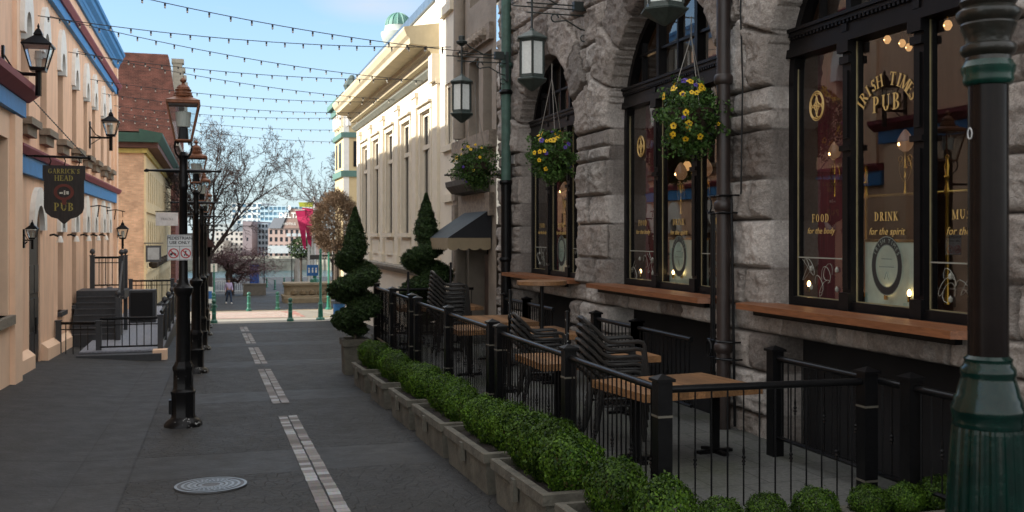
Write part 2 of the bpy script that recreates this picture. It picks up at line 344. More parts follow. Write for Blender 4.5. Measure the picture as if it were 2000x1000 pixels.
# peeling paint: chips of bare pale metal with a shape of their own
def peel(m, lo=.60, sc=26):
    n = m.node_tree.nodes; l = m.node_tree.links; p = n['Principled BSDF']; src = p.inputs['Base Color'].links[0].from_socket
    t = n.new('ShaderNodeTexCoord'); a = n.new('ShaderNodeTexNoise'); a.inputs['Scale'].default_value = sc; a.inputs['Detail'].default_value = 8
    a2 = n.new('ShaderNodeTexNoise'); a2.inputs['Scale'].default_value = 3
    l.new(t.outputs['Object'], a.inputs['Vector']); l.new(t.outputs['Object'], a2.inputs['Vector'])
    ad = n.new('ShaderNodeMath'); ad.operation = 'MULTIPLY'; l.new(a.outputs['Fac'], ad.inputs[0]); l.new(a2.outputs['Fac'], ad.inputs[1])
    g = n.new('ShaderNodeMath'); g.operation = 'GREATER_THAN'; g.inputs[1].default_value = lo*.5+.04; l.new(ad.outputs[0], g.inputs[0])
    x = n.new('ShaderNodeMixRGB'); x.inputs['Color2'].default_value = (.35, .35, .34, 1)
    l.new(g.outputs[0], x.inputs['Fac']); l.new(src, x.inputs['Color1']); l.new(x.outputs[0], p.inputs['Base Color'])
peel(blackp, .68)
# ------------------------------------------------------------------ street
def street_mat():
    m = bpy.data.materials.new('street_paving'); m.use_nodes = True
    n = m.node_tree.nodes; l = m.node_tree.links; p = n['Principled BSDF']; p.inputs['Specular IOR Level'].default_value = .22
    t = n.new('ShaderNodeTexCoord'); O = t.outputs['Object']; sx = n.new('ShaderNodeSeparateXYZ'); l.new(O, sx.inputs[0])
    def mth(op, a, b=None, c=None):
        q = n.new('ShaderNodeMath'); q.operation = op
        for i, v in enumerate((a, b, c)):
            if v is None: continue
            if isinstance(v, (int, float)): q.inputs[i].default_value = v
            else: l.new(v, q.inputs[i])
        return q.outputs[0]
    def noise(sc, det=5, rough=.6, v=O):
        q = n.new('ShaderNodeTexNoise'); q.inputs['Scale'].default_value = sc; q.inputs['Detail'].default_value = det; q.inputs['Roughness'].default_value = rough
        l.new(v, q.inputs['Vector']); return q.outputs['Fac']
    def ramp(v, stops):
        q = n.new('ShaderNodeValToRGB'); e = q.color_ramp.elements
        while len(e) < len(stops): e.new(.5)
        for el, (ps, c) in zip(e, stops): el.position = ps; el.color = (*c, 1)
        l.new(v, q.inputs['Fac']); return q.outputs['Color']
    def mix(f, a, b, bt='MIX'):
        q = n.new('ShaderNodeMixRGB'); q.blend_type = bt
        for s, v in zip(('Fac', 'Color1', 'Color2'), (f, a, b)):
            if isinstance(v, (int, float)): q.inputs[s].default_value = v
            elif isinstance(v, tuple): q.inputs[s].default_value = (*v, 1)
            else: l.new(v, q.inputs[s])
        return q.outputs['Color']
    y = sx.outputs['Y']; x = sx.outputs['X']
    dist = n.new('ShaderNodeVectorMath'); dist.operation = 'ADD'
    nn = n.new('ShaderNodeTexNoise'); nn.inputs['Scale'].default_value = 1.6; l.new(O, nn.inputs['Vector'])
    sc_ = n.new('ShaderNodeVectorMath'); sc_.operation = 'SCALE'; sc_.inputs['Scale'].default_value = .35; l.new(nn.outputs['Color'], sc_.inputs[0])
    l.new(O, dist.inputs[0]); l.new(sc_.outputs[0], dist.inputs[1])
    vor = n.new('ShaderNodeTexVoronoi'); vor.feature = 'DISTANCE_TO_EDGE'; vor.inputs['Scale'].default_value = 6.5; l.new(dist.outputs[0], vor.inputs['Vector'])
    crack = mth('LESS_THAN', vor.outputs['Distance'], .016)
    # smooth concrete cross bands between the stamped bays
    md = mth('FLOORED_MODULO', mth('ADD', y, .85), 6.6); band = mth('LESS_THAN', md, 1.5)
    left = mth('LESS_THAN', x, -.95); smooth = mth('MAXIMUM', band, left)
    stamped = mth('SUBTRACT', 1.0, smooth)
    j1 = mth('LESS_THAN', mth('ABSOLUTE', mth('SUBTRACT', md, 1.5)), .016); j2 = mth('LESS_THAN', md, .016)
    j3 = mth('LESS_THAN', mth('ABSOLUTE', mth('ADD', x, .95)), .014)
    lx = mth('MULTIPLY', left, mth('LESS_THAN', mth('FLOORED_MODULO', x, 1.6), .014))
    joint = mth('MAXIMUM', mth('MAXIMUM', j1, j2), mth('MULTIPLY', mth('MAXIMUM', j3, lx), .6))
    base = ramp(noise(1.1), [(.25, (.022, .0218, .0218)), (.75, (.043, .0425, .042))])
    fine = ramp(noise(38, 8, .75), [(.3, (.55, .55, .55)), (.72, (1.5, 1.5, 1.5))])
    c = mix(1.0, base, fine, 'MULTIPLY')
    c = mix(mth('MULTIPLY', stamped, .30), c, (.046, .045, .043))
    stain = ramp(noise(.55, 3), [(.45, (0, 0, 0)), (.62, (1, 1, 1))])
    c = mix(mth('MULTIPLY', stain, .35), c, (.017, .015, .012))
    c = mix(mth('MULTIPLY', mth('MULTIPLY', crack, stamped), .55), c, (.008, .0075, .007))
    c = mix(mth('MULTIPLY', joint, .85), c, (.005, .005, .005))
    v2 = n.new('ShaderNodeTexVoronoi'); v2.inputs['Scale'].default_value = 3.1; v2.inputs['Randomness'].default_value = 1; l.new(O, v2.inputs['Vector'])
    blot = n.new('ShaderNodeSeparateXYZ'); l.new(v2.outputs['Color'], blot.inputs[0])
    spot = mth('MULTIPLY', mth('LESS_THAN', v2.outputs['Distance'], .035), mth('GREATER_THAN', blot.outputs['X'], .62))
    c = mix(mth('MULTIPLY', spot, .8), c, (.16, .16, .155))
    l.new(c, p.inputs['Base Color'])
    rr = n.new('ShaderNodeMapRange'); l.new(noise(3), rr.inputs['Value']); rr.inputs['To Min'].default_value = .45; rr.inputs['To Max'].default_value = .8
    l.new(rr.outputs[0], p.inputs['Roughness'])
    h = mth('SUBTRACT', mth('ADD', mth('MULTIPLY', noise(14, 6, .7), mth('ADD', mth('MULTIPLY', stamped, .5), .3)), mth('MULTIPLY', mth('MULTIPLY', mth('MINIMUM', vor.outputs['Distance'], .06), 4), stamped)), mth('MULTIPLY', joint, .6))
    bn = n.new('ShaderNodeBump'); bn.inputs['Strength'].default_value = 1; bn.inputs['Distance'].default_value = .045
    l.new(h, bn.inputs['Height']); l.new(bn.outputs['Normal'], p.inputs['Normal'])
    return m
def sheet(xs, ys, off=0.0, fn=ground):
    m = MB(); nx = len(xs)
    vs = [(x, y, fn(x, y)+off) for y in ys for x in xs]
    fs = [(j*nx+i, j*nx+i+1, (j+1)*nx+i+1, (j+1)*nx+i) for j in range(len(ys)-1) for i in range(nx-1)]
    m.add(vs, fs); return m
XS = [-300, -60, -20, -8, -4.3, -3.4, -2.6, -1.6, 0, 2, 4, 6, 8, 20, 60, 300]
struct('street', sheet(XS, [-40, -10, 0, 10, 20, 30, 40, 46, 47, 48, 49, 60, 80, 110, 152]), street_mat(), 'dark stamped concrete lane running downhill towards the harbour')
quay = MB(); quay.box((-300, 151.7, -9), (300, 152, ground(0, 152)+.02)); struct('quay_edge', quay, M('quay_stone', srgb('5A5650'), .9), 'stone edge of the plaza above the water')
def water_mat():
    m = bpy.data.materials.new('water'); m.use_nodes = True; n = m.node_tree.nodes; l = m.node_tree.links; p = n['Principled BSDF']
    p.inputs['Base Color'].default_value = (.03, .075, .09, 1); p.inputs['Roughness'].default_value = .12; p.inputs['IOR'].default_value = 1.33
    t = n.new('ShaderNodeTexCoord'); a = n.new('ShaderNodeTexNoise'); a.inputs['Scale'].default_value = .9; a.inputs['Detail'].default_value = 5; l.new(t.outputs['Object'], a.inputs['Vector'])
    b = n.new('ShaderNodeBump'); b.inputs['Strength'].default_value = .6; b.inputs['Distance'].default_value = .5; l.new(a.outputs['Fac'], b.inputs['Height']); l.new(b.outputs['Normal'], p.inputs['Normal']); return m
w = MB(); w.quad((-900, 152, -6.6), (900, 152, -6.6), (900, 262, -6.6), (-900, 262, -6.6)); struct('water', w, water_mat(), 'harbour water beyond the plaza')
w = MB(); w.quad((-1500, 258, -3.6), (1500, 258, -3.6), (1500, 1800, 2), (-1500, 1800, 2)); w.quad((-1500, 257.9, -9), (1500, 257.9, -9), (1500, 257.9, -3.6), (-1500, 257.9, -3.6))
struct('far_shore', w, M('shore_rock', srgb('7C7A70'), .95, var=.4, scale=.6), 'rocky far bank of the harbour')
# Langley street strip: brick crossing with pale stripes, kerbs and yellow lines
YL0, YL1 = 46.9, 57.4
lan = MB(); lan.add(sheet([-60, -5, 0, 6, 60], [YL0-2.0, YL0+1.2], .012).v, [(0, 1, 6, 5), (1, 2, 7, 6), (2, 3, 8, 7), (3, 4, 9, 8)])
conc = M('pale_concrete', srgb('8F8A80'), .85, var=.12, scale=3, bump=.2)
struct('pavement', lan, conc, 'pale concrete edge of the raised crossing')
cr = sheet([-60, -5, 0, 6, 60], [YL0+1.2, YL1], .016); struct('crossing_road', cr, M('worn_road', srgb('7D776C'), .9, var=.15, scale=2), 'pale worn roadway of the cross street')
cb = sheet([-1.6, 0, 2, 4.3], [YL0+2.2, YL1-1.8], .022); struct('crosswalk', cb, brick('crosswalk_brick', srgb('8A5A50'), srgb('96685C'), srgb('8A7A70'), 'X'), 'red brick crosswalk in the sun')
st = MB()
for k in range(6):
    y = YL0+2.5+k*1.02
    q = sheet([-1.55, 4.1-.12*k], [y, y+.42], .028); st.add(q.v, q.f)
struct('road_markings', st, M('road_paint', srgb('B9B3A8'), .8, var=.15, scale=6), 'pale stripes across the brick crossing')
st = MB()
for y, x0, x1 in ((YL1-.5, -30, 40), (YL0+1.5, 4.6, 40)):
    q = sheet([x0, x1], [y, y+.16], .026); st.add(q.v, q.f)
struct('yellow_lines', st, M('yellow_road_paint', srgb('B08A30'), .8), 'yellow lines along the cross street')
st = MB(); P = []
for k in range(13):
    a = pi*.5*k/12; P.append((4.2+1.4*math.sin(a), YL1-2-5.6*(1-math.cos(a))*.75))
for (a, b), (c, d) in zip(P, P[1:]):
    st.quad((a, b, ground(a, b)+.031), (a+.28, b, ground(a, b)+.031), (c+.28, d, ground(c, d)+.031), (c, d, ground(c, d)+.031))
struct('curved_kerb_line', st, conc, 'pale curved kerb line at the end of the crosswalk')
# paver strips down the middle of the lane
pav = brick('strip_pavers', srgb('84807C'), srgb('675B54'), srgb('2A2826'), 'X', .14, .14, big=.35)
# (pavers lie flat: use x,y)
def paver_mat():
    m = bpy.data.materials.new('strip_paver'); m.use_nodes = True; n = m.node_tree.nodes; l = m.node_tree.links; p = n['Principled BSDF']; p.inputs['Roughness'].default_value = .8
    g = n.new('ShaderNodeObjectInfo'); t = n.new('ShaderNodeNewGeometry')
    r = n.new('ShaderNodeValToRGB'); e = r.color_ramp.elements; e[0].color = (*srgb('605A58'), 1); e[1].color = (*srgb('AEB0B2'), 1); e.new(.5).color = (*srgb('88827F'), 1)
    l.new(t.outputs['Random Per Island'], r.inputs['Fac'])
    a = n.new('ShaderNodeTexNoise'); a.inputs['Scale'].default_value = 30; a.inputs['Detail'].default_value = 6
    x = n.new('ShaderNodeMixRGB'); x.blend_type = 'MULTIPLY'; x.inputs['Fac'].default_value = .6; l.new(r.outputs[0], x.inputs['Color1']); l.new(a.outputs['Color'], x.inputs['Color2'])
    l.new(x.outputs[0], p.inputs['Base Color']); return m
PM = paver_mat(); rnd = random.Random(3)
a_ = onG(565, 815); XC = a_.x - .02
marks = [onG(565, 1090).y, onG(565, 812).y], [onG(515, 790).y, onG(500, 722).y], [onG(488, 712).y, onG(480, 679).y], [onG(474, 672).y, onG(466, 652).y], [onG(463, 648).y, onG(459, 639).y]
for i, (y0, y1) in enumerate(marks):
    m = MB(); y = y0
    while y < y1-.1:
        for sx in (-1, 1):
            x0 = XC + (-.15 if sx < 0 else .012); w_ = .138; j = rnd.uniform(-.004, .004)
            z = ground(x0, y); y2 = min(y+.15, y1); zz = ground(x0, y2)
            m.add([(x0+j, y, z+.009), (x0+w_+j, y, z+.009), (x0+w_+j, y2, zz+.009), (x0+j, y2, zz+.009)], [(0, 1, 2, 3)])
        y += .158
    o = struct('paving_strip', m, PM, 'double row of small pale pavers set along the middle of the lane')
# manhole
c = onG(412, 950)
mh = thing('manhole_cover', (c.x, c.y, ground(c.x, c.y)+.004), 'round grey cast iron manhole cover with concentric rings set in the lane', 'manhole cover')
mh.scale = (.84, .84, 1); mh.rotation_euler.x = -math.atan(SL)
irm = M('worn_cast_iron', srgb('7C8082'), .42, metal=.35, var=.2, scale=20)
m = MB(); m.lathe([(.0, 0), (.47, 0), (.47, .014), (0, .014)], 40); m.build('plate', M('manhole_dark', (.06, .06, .062), .6), mh, world=False)
m = MB()
for r in (.455, .37, .29, .21):
    vs = []; N = 44
    for k in range(N):
        for rr in (r-.018, r+.018): vs.append((rr*math.cos(2*pi*k/N), rr*math.sin(2*pi*k/N), .02))
    m.add(vs, [(2*k, 2*k+1, (2*k+3) % (2*N), (2*k+2) % (2*N)) for k in range(N)])
for k in range(30):
    a = 2*pi*k/30
    for r in (.33, .25, .14):
        m.box((r*1-.02, -.012, .014), (r+.03, .012, .019)); vs = m.v[-8:]; m.v[-8:] = [(x*math.cos(a+r*9)-y*math.sin(a+r*9), x*math.sin(a+r*9)+y*math.cos(a+r*9), z) for x, y, z in vs]
m.build('ring_pattern', irm, mh, world=False)
# ------------------------------------------------------------------ left: peach building
XL = -4.1; YE = 46.7
pub = thing('hotel_building', (XL, 30, -1), 'peach stucco building with blue and maroon cornices and white arch hoods on the left side', 'building')
pcols = [24.9, 27.5, 30.4, 33.3, 36.1, 38.5, 41.4, 43.7]
ops = [(y-.5, y+.5, 5.12, 7.7, True) for y in pcols] + [(y-.5, y+.5, .35, 3.25, True) for y in pcols[2:]] + [(25.45, 26.95, -.9, 3.2, True)]
more = [-6, -3, 0, 3, 6, 9, 12, 15, 18, 20.6]
ops += [(y-.6, y+.6, 5.6, 8.0, True) for y in (13.2, 16, 18.8)]
mb = MB(); back = []
wall_open(mb, 11, YE, -2.2, 10.0, ops, PX(XL, -1), .32, back)
mb.quad((XL, YE, -2.2), (-14, YE, -2.2), (-14, YE, 10.0), (XL, YE, 10.0)); mb.quad((XL, 11, 10), (XL, YE, 10), (-14, YE, 10), (-14, 11, 10)); mb.quad((XL, 11, -2.2), (-14, 11, -2.2), (-14, 11, 10), (XL, 11, 10))
mb.build('wall', peach, pub)
for o in back:
    us = [p[0] for p in o]; zs = [p[1] for p in o]; yc = (min(us)+max(us))/2; z0, z1 = min(zs), max(zs)
    if z0 < -.5: continue
    m = MB(); m.quad(*[(XL-.30, u, z) for u, z in o]); wdw = m.build('window', dglass, pub)
    m = MB(); hw = (max(us)-min(us))/2
    m.box((XL-.30, yc-.03, z0), (XL-.26, yc+.03, z1-.1)); m.box((XL-.30, yc-hw, z0+1.3), (XL-.255, yc+hw, z0+1.38)); m.box((XL-.30, yc-hw, z0), (XL-.25, yc-hw+.06, z1-.5)); m.box((XL-.30, yc+hw-.06, z0), (XL-.25, yc+hw, z1-.5))
    f = m.build('frame', M('brown_frame', srgb('6A5A4C'), .6), wdw); f.location = (0, 0, 0)
    if yc > 22:
        m = MB(); r0, r1 = .34, 0; zc = z1-hw
        for k in range(12):
            a, b = pi*k/12, pi*(k+1)/12; x0, x1 = XL-.28, XL+.10
            rx, rz_ = hw+.14, hw+.55; q = [(r0*math.cos(a), r0*1.1*math.sin(a)), (rx*math.cos(a), rz_*math.sin(a)), (rx*math.cos(b), rz_*math.sin(b)), (r0*math.cos(b), r0*1.1*math.sin(b))]
            m.prism([(yc+u, zc+v) for u, v in q], 'X', x0, x1)
        m.box((XL-.28, yc-hw-.14, zc-.18), (XL+.10, yc-.34, zc)); m.box((XL-.28, yc+.34, zc-.18), (XL+.10, yc+hw+.14, zc))
        h = m.build('arch_hood', white, wdw); h.location = (0, 0, 0)
        m = MB()
        if z0 > 4: m.box((XL-.3, yc-hw-.2, z0-.16), (XL+.26, yc+hw+.2, z0)); m.box((XL, yc-hw-.12, z0-.38), (XL+.16, yc+hw+.12, z0-.162)); h = m.build('sill', sillst, wdw)
        else: m.box((XL-.3, yc-hw-.05, z0-.12), (XL+.12, yc+hw+.05, z0)); h = m.build('sill', greyp, wdw)
        h.location = (0, 0, 0)
m = MB()
for y in [23.55, 45.2]: m.box((XL, y-.12, 4.48), (XL+.09, y+.12, 8.5))
m.box((XL, YE-.6, -2), (XL+.13, YE+.01, 9.7)); m.build('pilasters', peach2, pub)
m = MB(); m.box((XL, 23.2, 3.86), (XL+.12, YE+.05, 4.26)); m.box((XL, 23, 8.55), (XL+.13, YE+.05, 8.83)); m.build('blue_band', blue, pub)
m = MB(); m.prism([(XL, 4.262), (XL+.18, 4.262), (XL+.26, 4.4), (XL+.26, 4.45), (XL, 4.47)], 'Y', 23.2, YE+.2); m.prism([(XL, 8.832), (XL+.19, 8.832), (XL+.27, 8.98), (XL+.27, 9.03), (XL, 9.06)], 'Y', 23, YE+.2); m.build('maroon_moulding', maroon, pub)
m = MB(); m.prism([(XL, 9.78), (XL+.08, 9.78), (XL+.12, 9.9), (XL+.14, 9.92), (XL+.16, 10.02), (XL+.28, 10.16), (XL+.3, 10.3), (XL+.36, 10.34), (XL+.38, 10.45), (XL, 10.5)], 'Y', 11, YE+.5)
m.build('cornice', blue, pub)
# sloping plinth
m = MB()
for a, b in ((14, 25.3), (27.15, 36)):
    g0, g1 = ground(XL, a), ground(XL, b)
    v = [(XL, a, g0-.3), (XL+.16, a, g0-.3), (XL+.16, a, g0+.28), (XL, a, g0+.42), (XL, b, g1-.3), (XL+.16, b, g1-.3), (XL+.16, b, g1+.28), (XL, b, g1+.42)]
    m.add(v, [(0, 1, 2, 3), (7, 6, 5, 4), (0, 4, 5, 1), (1, 5, 6, 2), (2, 6, 7, 3), (3, 7, 4, 0)])
m.build('plinth', peach2, pub)
# nearer bay, proud of the wall, with its own band
m = MB(); back2 = []; wall_open(m, 12, 22.9, -2, 5.4, [(20.3, 21.7, .9, 4.4, False), (16, 17.5, .9, 4.4, False)], PX(XL+.22, -1), .25, back2)
m.quad((XL+.22, 22.9, -2), (XL, 22.9, -2), (XL, 22.9, 5.4), (XL+.22, 22.9, 5.4)); m.box((XL+.22, 21.9, -1.4), (XL+.32, 22.7, 4.9)); m.build('entrance_bay', peach2, pub)
for o in back2:
    m = MB(); m.quad(*[(XL+.0, u, z) for u, z in o]); wd = m.build('window', dglass, pub)
    m = MB(); u0 = min(p[0] for p in o); m.box((XL, u0-.1, .72), (XL+.34, u0+1.55, .9)); h = m.build('sill', sillst, wd); h.location = (0, 0, 0)
m = MB(); m.box((XL, 12, 4.95), (XL+.34, 23.0, 5.28)); m.build('lower_blue_band', blue, pub)
m = MB(); m.prism([(XL, 5.282), (XL+.38, 5.282), (XL+.58, 5.44), (XL+.6, 5.56), (XL, 5.62)], 'Y', 12, 23.15); m.build('lower_maroon_moulding', maroon, pub)
# arched door
m = MB(); m.box((XL-.10, 25.45, -1.0), (XL-.04, 26.95, 3.2)); d = m.build('door', M('dark_door', (.016, .014, .013), .5), pub)
m = MB()
for z in (-.5, .3, 1.1): m.box((XL-.04, 25.6, z), (XL-.01, 26.15, z+.66)); m.box((XL-.04, 26.25, z), (XL-.01, 26.8, z+.66))
o = m.build('door_panels', M('dark_door_panel', (.024, .021, .02), .45), d); o.location = (0, 0, 0)
m = MB(); m.tube([(XL+.0, 26.36, .1), (XL+.0, 26.36, .5)], .02); o = m.build('handle', black, d); o.location = (0, 0, 0)
m = MB(); zc = 2.6; yc = 26.35
for k in range(14):
    a, b = pi*k/14, pi*(k+1)/14; r0, r1 = .6, .95
    q = [(r0*math.cos(a), r0*math.sin(a)), (r1*math.cos(a), r1*1.1*math.sin(a)), (r1*math.cos(b), r1*1.1*math.sin(b)), (r0*math.cos(b), r0*math.sin(b))]
    m.prism([(yc+u, zc+v) for u, v in q], 'X', XL-.2, XL+.12)
m.build('door_arch_hood', white, pub)
m = MB(); m.box((XL-.3, 25.6, -1.1), (XL+.35, 27.1, -.72)); m.build('doorstep', sillst, pub)
# unseen block added behind the near end to keep the pub in shade
tall = thing('shade_block', (-22, 5, -1), 'unseen tall block added behind the peach building to shade the pub', 'building')
m = MB(); m.box((-30, 1, -1), (-14.1, 27.0, 20.5)); m.build('wall', peach2, tall)
m = MB(); m.box((-30.3, .7, 20.5), (-13.8, 27.3, 21)); m.build('roof', sillst, tall)
# ------------------------------------------------------------------ wall lanterns and lamps on the peach wall
def lantern_parts(root, s=1.0, frame=black, bottom=0.0):
    """four sided coach lantern, local origin at its bottom centre"""
    r0, r1, h = .15*s, .32*s, .40*s
    m = MB()
    for k in range(4):
        a = pi/4+k*pi/2; m.tube([(r0*math.cos(a)*1.2, r0*math.sin(a)*1.2, bottom), (r1*math.cos(a), r1*math.sin(a), bottom+h)], .014*s, 5)
    m.lathe([(r0*1.2, bottom-.05*s), (r0*1.3, bottom), (r0*1.2, bottom+.02*s)], 4, rot=pi/4)
    m.build('frame', frame, root, world=False)
    m = MB(); m.lathe([(r1*1.12, bottom+h), (r1*1.14, bottom+h+.03*s), (r1*.55, bottom+h+.15*s), (r1*.3, bottom+h+.2*s), (r1*.34, bottom+h+.22*s), (r1*.2, bottom+h+.3*s), (.02*s, bottom+h+.34*s), (.03*s, bottom+h+.37*s), (.005, bottom+h+.43*s)], 4, rot=pi/4)
    m.build('roof', frame, root, world=False)
    m = MB()
    for k in range(4):
        a, b = pi/4+k*pi/2, pi/4+(k+1)*pi/2; q = .97
        m.quad((r0*1.1*math.cos(a), r0*1.1*math.sin(a), bottom), (r0*1.1*math.cos(b), r0*1.1*math.sin(b), bottom), (q*r1*math.cos(b), q*r1*math.sin(b), bottom+h), (q*r1*math.cos(a), q*r1*math.sin(a), bottom+h))
    m.build('glass', clear, root, world=False)
    m = MB(); m.lathe([(.045*s, bottom+.02), (.055*s, bottom+.16*s), (.07*s, bottom+.18*s), (.06*s, bottom+.32*s), (.0, bottom+.33*s)], 10); m.build('globe', frost, root, world=False)
def wall_lantern(X, Y, z, s, label, arm_z, group=None):
    t = thing('wall_lantern', (X, Y, z), label, 'wall lantern', group)
    lantern_parts(t, s)
    m = MB(); L = X-XL; m.tube([(-L, 0, arm_z), (0, 0, arm_z)], .036*s, 6); m.box((-L-.0, -.05, arm_z-.35*s), (-L+.05, .05, arm_z+.5*s)); m.tube([(0, 0, -.5*s), (0, 0, -.03)], .055*s, 8); m.tube([(-L+.03, 0, arm_z+.35*s), (-L*.7, 0, arm_z+.1), (-L*.4, 0, arm_z)], .015*s, 5)
    m.tube([(-L, 0, arm_z-.25*s), (-L*.5, 0, arm_z-.03)], .014, 5)
    m.build('bracket', black, t, world=False); return t
p = onD(77, 133, 20.3); wall_lantern(-3.42, 22.3, p.z, 1.12, 'black wall lantern on an iron arm high at the near end of the peach building', -.12, 'lanterns on the peach wall')
p = onD(217, 264, 34.7); wall_lantern(-3.4, 37.2, p.z, 1.1, 'black wall lantern on an iron arm between the upper windows, farther along the peach wall', -.1, 'lanterns on the peach wall')
p = onD(68, 472, 22.9); wall_lantern(-3.9, 24.6, 2.42, .5, 'small pale roofed lantern beside the dark arched door', -.05)
wall_lantern(-3.75, 46.2, 2.35, .95, 'small lantern at the far corner of the peach building, under the blue band', .1)
for y, w_ in zip((28.5, 31.8, 34.8, 37.6, 40.3), ('nearest to the arched door', 'second from the arched door', 'third from the arched door', 'fourth from the arched door', 'farthest from the arched door')):
    t = thing('wall_light', (XL, y, 2.42), 'small downlight with a white shade on the peach wall, '+w_, 'wall light', 'downlights in a row on the peach wall')
    m = MB(); m.tube([(0.0, 0, .06), (.1, 0, .08), (.24, 0, .02)], .03, 6); m.lathe([(.07, -.0), (.07, .02)], 8, (.0, 0, .05)); m.build('arm', black, t, world=False)
    m = MB(); m.lathe([(.085, -.13), (.05, .02), (.02, .04)], 10, (.25, 0, 0)); m.build('shade', white, t, world=False)
for y, lb in ((36.9, 'nearer'), (43.0, 'farther')):
    t = tag(MB().tube([(XL, y, 3.45), (XL+.35, y, 3.5), (XL+.7, y, 3.42)], .02, 5).tube([(XL+.35, y, 3.5), (XL+.3, y, 3.1)], .02, 5).tube([(XL+.6, y, 3.45), (XL+.62, y, 3.2)], .015, 5).build('spotlight_arm', black), 'thin black spotlight arm over the lower hoods of the peach wall, the %s one' % lb, 'spotlight arm')
# ------------------------------------------------------------------ hanging pub sign
Ys = 24.3
sg = thing('hanging_sign', (-3.2, Ys, 2.75), 'dark shield shaped wooden pub sign with gold lettering hanging from an iron bar', 'pub sign')
w = .44
prof = [(-w*.93, .98), (-w, 1.28), (-w*.98, 1.30), (w*.98, 1.30), (w, 1.28), (w*.93, .98)]
prof = [(-w, 1.30), (w, 1.30), (w, 1.0), (w*.94, .98), (w*.94, .35), (w*.86, .24), (w*.6, .14), (w*.3, .1), (.05, .02), (0, -.02), (-.05, .02), (-w*.3, .1), (-w*.6, .14), (-w*.86, .24), (-w*.94, .35), (-w*.94, .98), (-w, 1.0)]
m = MB(); m.prism(prof, 'Y', -.03, .03); m.build('board', M('weathered_dark_wood', (.022, .018, .016), .7, var=.5, scale=3, stretch=(12, 12, 1), bump=.3), sg, world=False)
gold = M('gold_letter', srgb('8F8440'), .6, var=.25, scale=20)
fn = lambda u, v, w_: (u, -.034-w_, v)
def sgt(s, size, z, bold=.006, sp=1.0):
    f2 = lambda u, v, w_: (u, -.034-w_, v+z); return serif(sg, 'lettering', s, size*.72, f2, gold, gap=.06+.1*(sp-1))
for o in (sgt("GARRICK'S", .150, 1.17), sgt('HEAD', .17, 1.015), sgt('PUB', .25, .37, .010, 1.1)): o.location = (0, 0, 0)
m = MB(); N = 24; vs = []
for k in range(N):
    a = 2*pi*k/N
    for r in (.135, .20): vs.append((r*math.cos(a)*1.05, -.04, .70+r*math.sin(a)*.92))
m.add(vs, [(2*k, 2*k+1, (2*k+3) % (2*N), (2*k+2) % (2*N)) for k in range(N)]); m.box((-.04, -.042, .42), (.05, -.036, .52)); m.build('crest', M('dull_red_crest', srgb('5E2A20'), .7), sg, world=False)
m = MB(); m.box((-.09, -.044, .66), (-.02, -.038, .70)); m.box((-.0, -.044, .64), (.03, -.038, .74)); m.box((.05, -.044, .65), (.10, -.038, .72)); m.build('crest_figure', frost, sg, world=False)
m = MB(); m.tube([(-.62, 0, 1.50), (.50, 0, 1.48)], .028, 8); m.lathe([(.03, -.05), (.045, 0), (.03, .05)], 8, (.52, 0, 1.48)); m.tube([(-.9, 0, 1.5), (-.62, 0, 1.5)], .02, 6)
for x in (-.3, 0, .3): m.tube([(x, 0, 1.47), (x+.03, 0, 1.40), (x, 0, 1.30)], .012, 5)
m.tube([(0, 0, -.02), (0, 0, -.1)], .012, 5); m.build('bar', black, sg, world=False)
m = MB()
for i in range(34):
    f = i/34; g = (i+1)/34; a = Vector((.45, 0, 1.50)); b = Vector((XL+3.2, -.05, 3.05)); m.tube([a.lerp(b, f), a.lerp(b, (f+g)/2), a.lerp(b, g)], [.006, .017, .006], 4)
m.box((XL+3.2, -.1, 2.9), (XL+3.24, .02, 3.2)); m.build('chain', greyp, sg, world=False)
# ------------------------------------------------------------------ deck, stairs and railings against the peach wall
DZ = -.62
dk = thing('wooden_deck', (-2.2, 33, DZ), 'low grey wooden deck with a dark fascia step built out from the peach building', 'deck')
m = MB(); y0 = 28.6
for k in range(20):
    x = -3.4+k*.104
    m.box((x, y0, DZ-.04), (x+.097, 46, DZ))
m.build('boards', deckm, dk)
m = MB(); m.box((-3.42, y0-.45, -1.3), (-1.32, y0, DZ-.06)); m.box((-3.42, y0, -2.3), (-1.30, y0+.05, DZ-.042)); m.box((-1.36, y0+.05, -2.4), (-1.31, 46, DZ-.045)); m.build('fascia', greyp, dk)
m = MB(); m.box((-1.55, y0-.3, -1.4), (-1.18, y0+.1, DZ+.02)); m.build('corner_block', peach2, dk)
def railing(name, pts, posts, z0, h, label, cat='railing', balls=False, sp=.17, ps=.07, group=None, root=None, mt=greyp, barmat=black):
    t = thing(name, (pts[0][0], pts[0][1], z0), label, cat, group)
    for (x, y) in posts:
        m = MB(); m.box((x-ps, y-ps, z0), (x+ps, y+ps, z0+h+.05)); m.box((x-ps-.015, y-ps-.015, z0+h+.05), (x+ps+.015, y+ps+.015, z0+h+.08))
        if balls: m.lathe([(.03, .08), (.03, .11), (.075, .15), (.085, .2), (.06, .26), (.01, .29)], 10, (x, y, z0+h))
        m.build('post', mt, t)
    (xa, ya), (xb, yb) = pts
    m = MB(); m.tube([(xa, ya, z0+h), (xb, yb, z0+h)], .04, 6); m.tube([(xa, ya, z0+.1), (xb, yb, z0+.1)], .028, 6); m.tube([(xa, ya, z0+h-.17), (xb, yb, z0+h-.17)], .016, 5); m.build('rails', barmat, t)
    L = math.hypot(xb-xa, yb-ya); n = int(L/sp); m = MB()
    for k in range(1, n):
        f = k/n; x, y = xa+(xb-xa)*f, ya+(yb-ya)*f; m.tube([(x, y, z0+.1), (x, y, z0+h)], .014, 5, cap=False)
    m.build('bars', barmat, t); return t
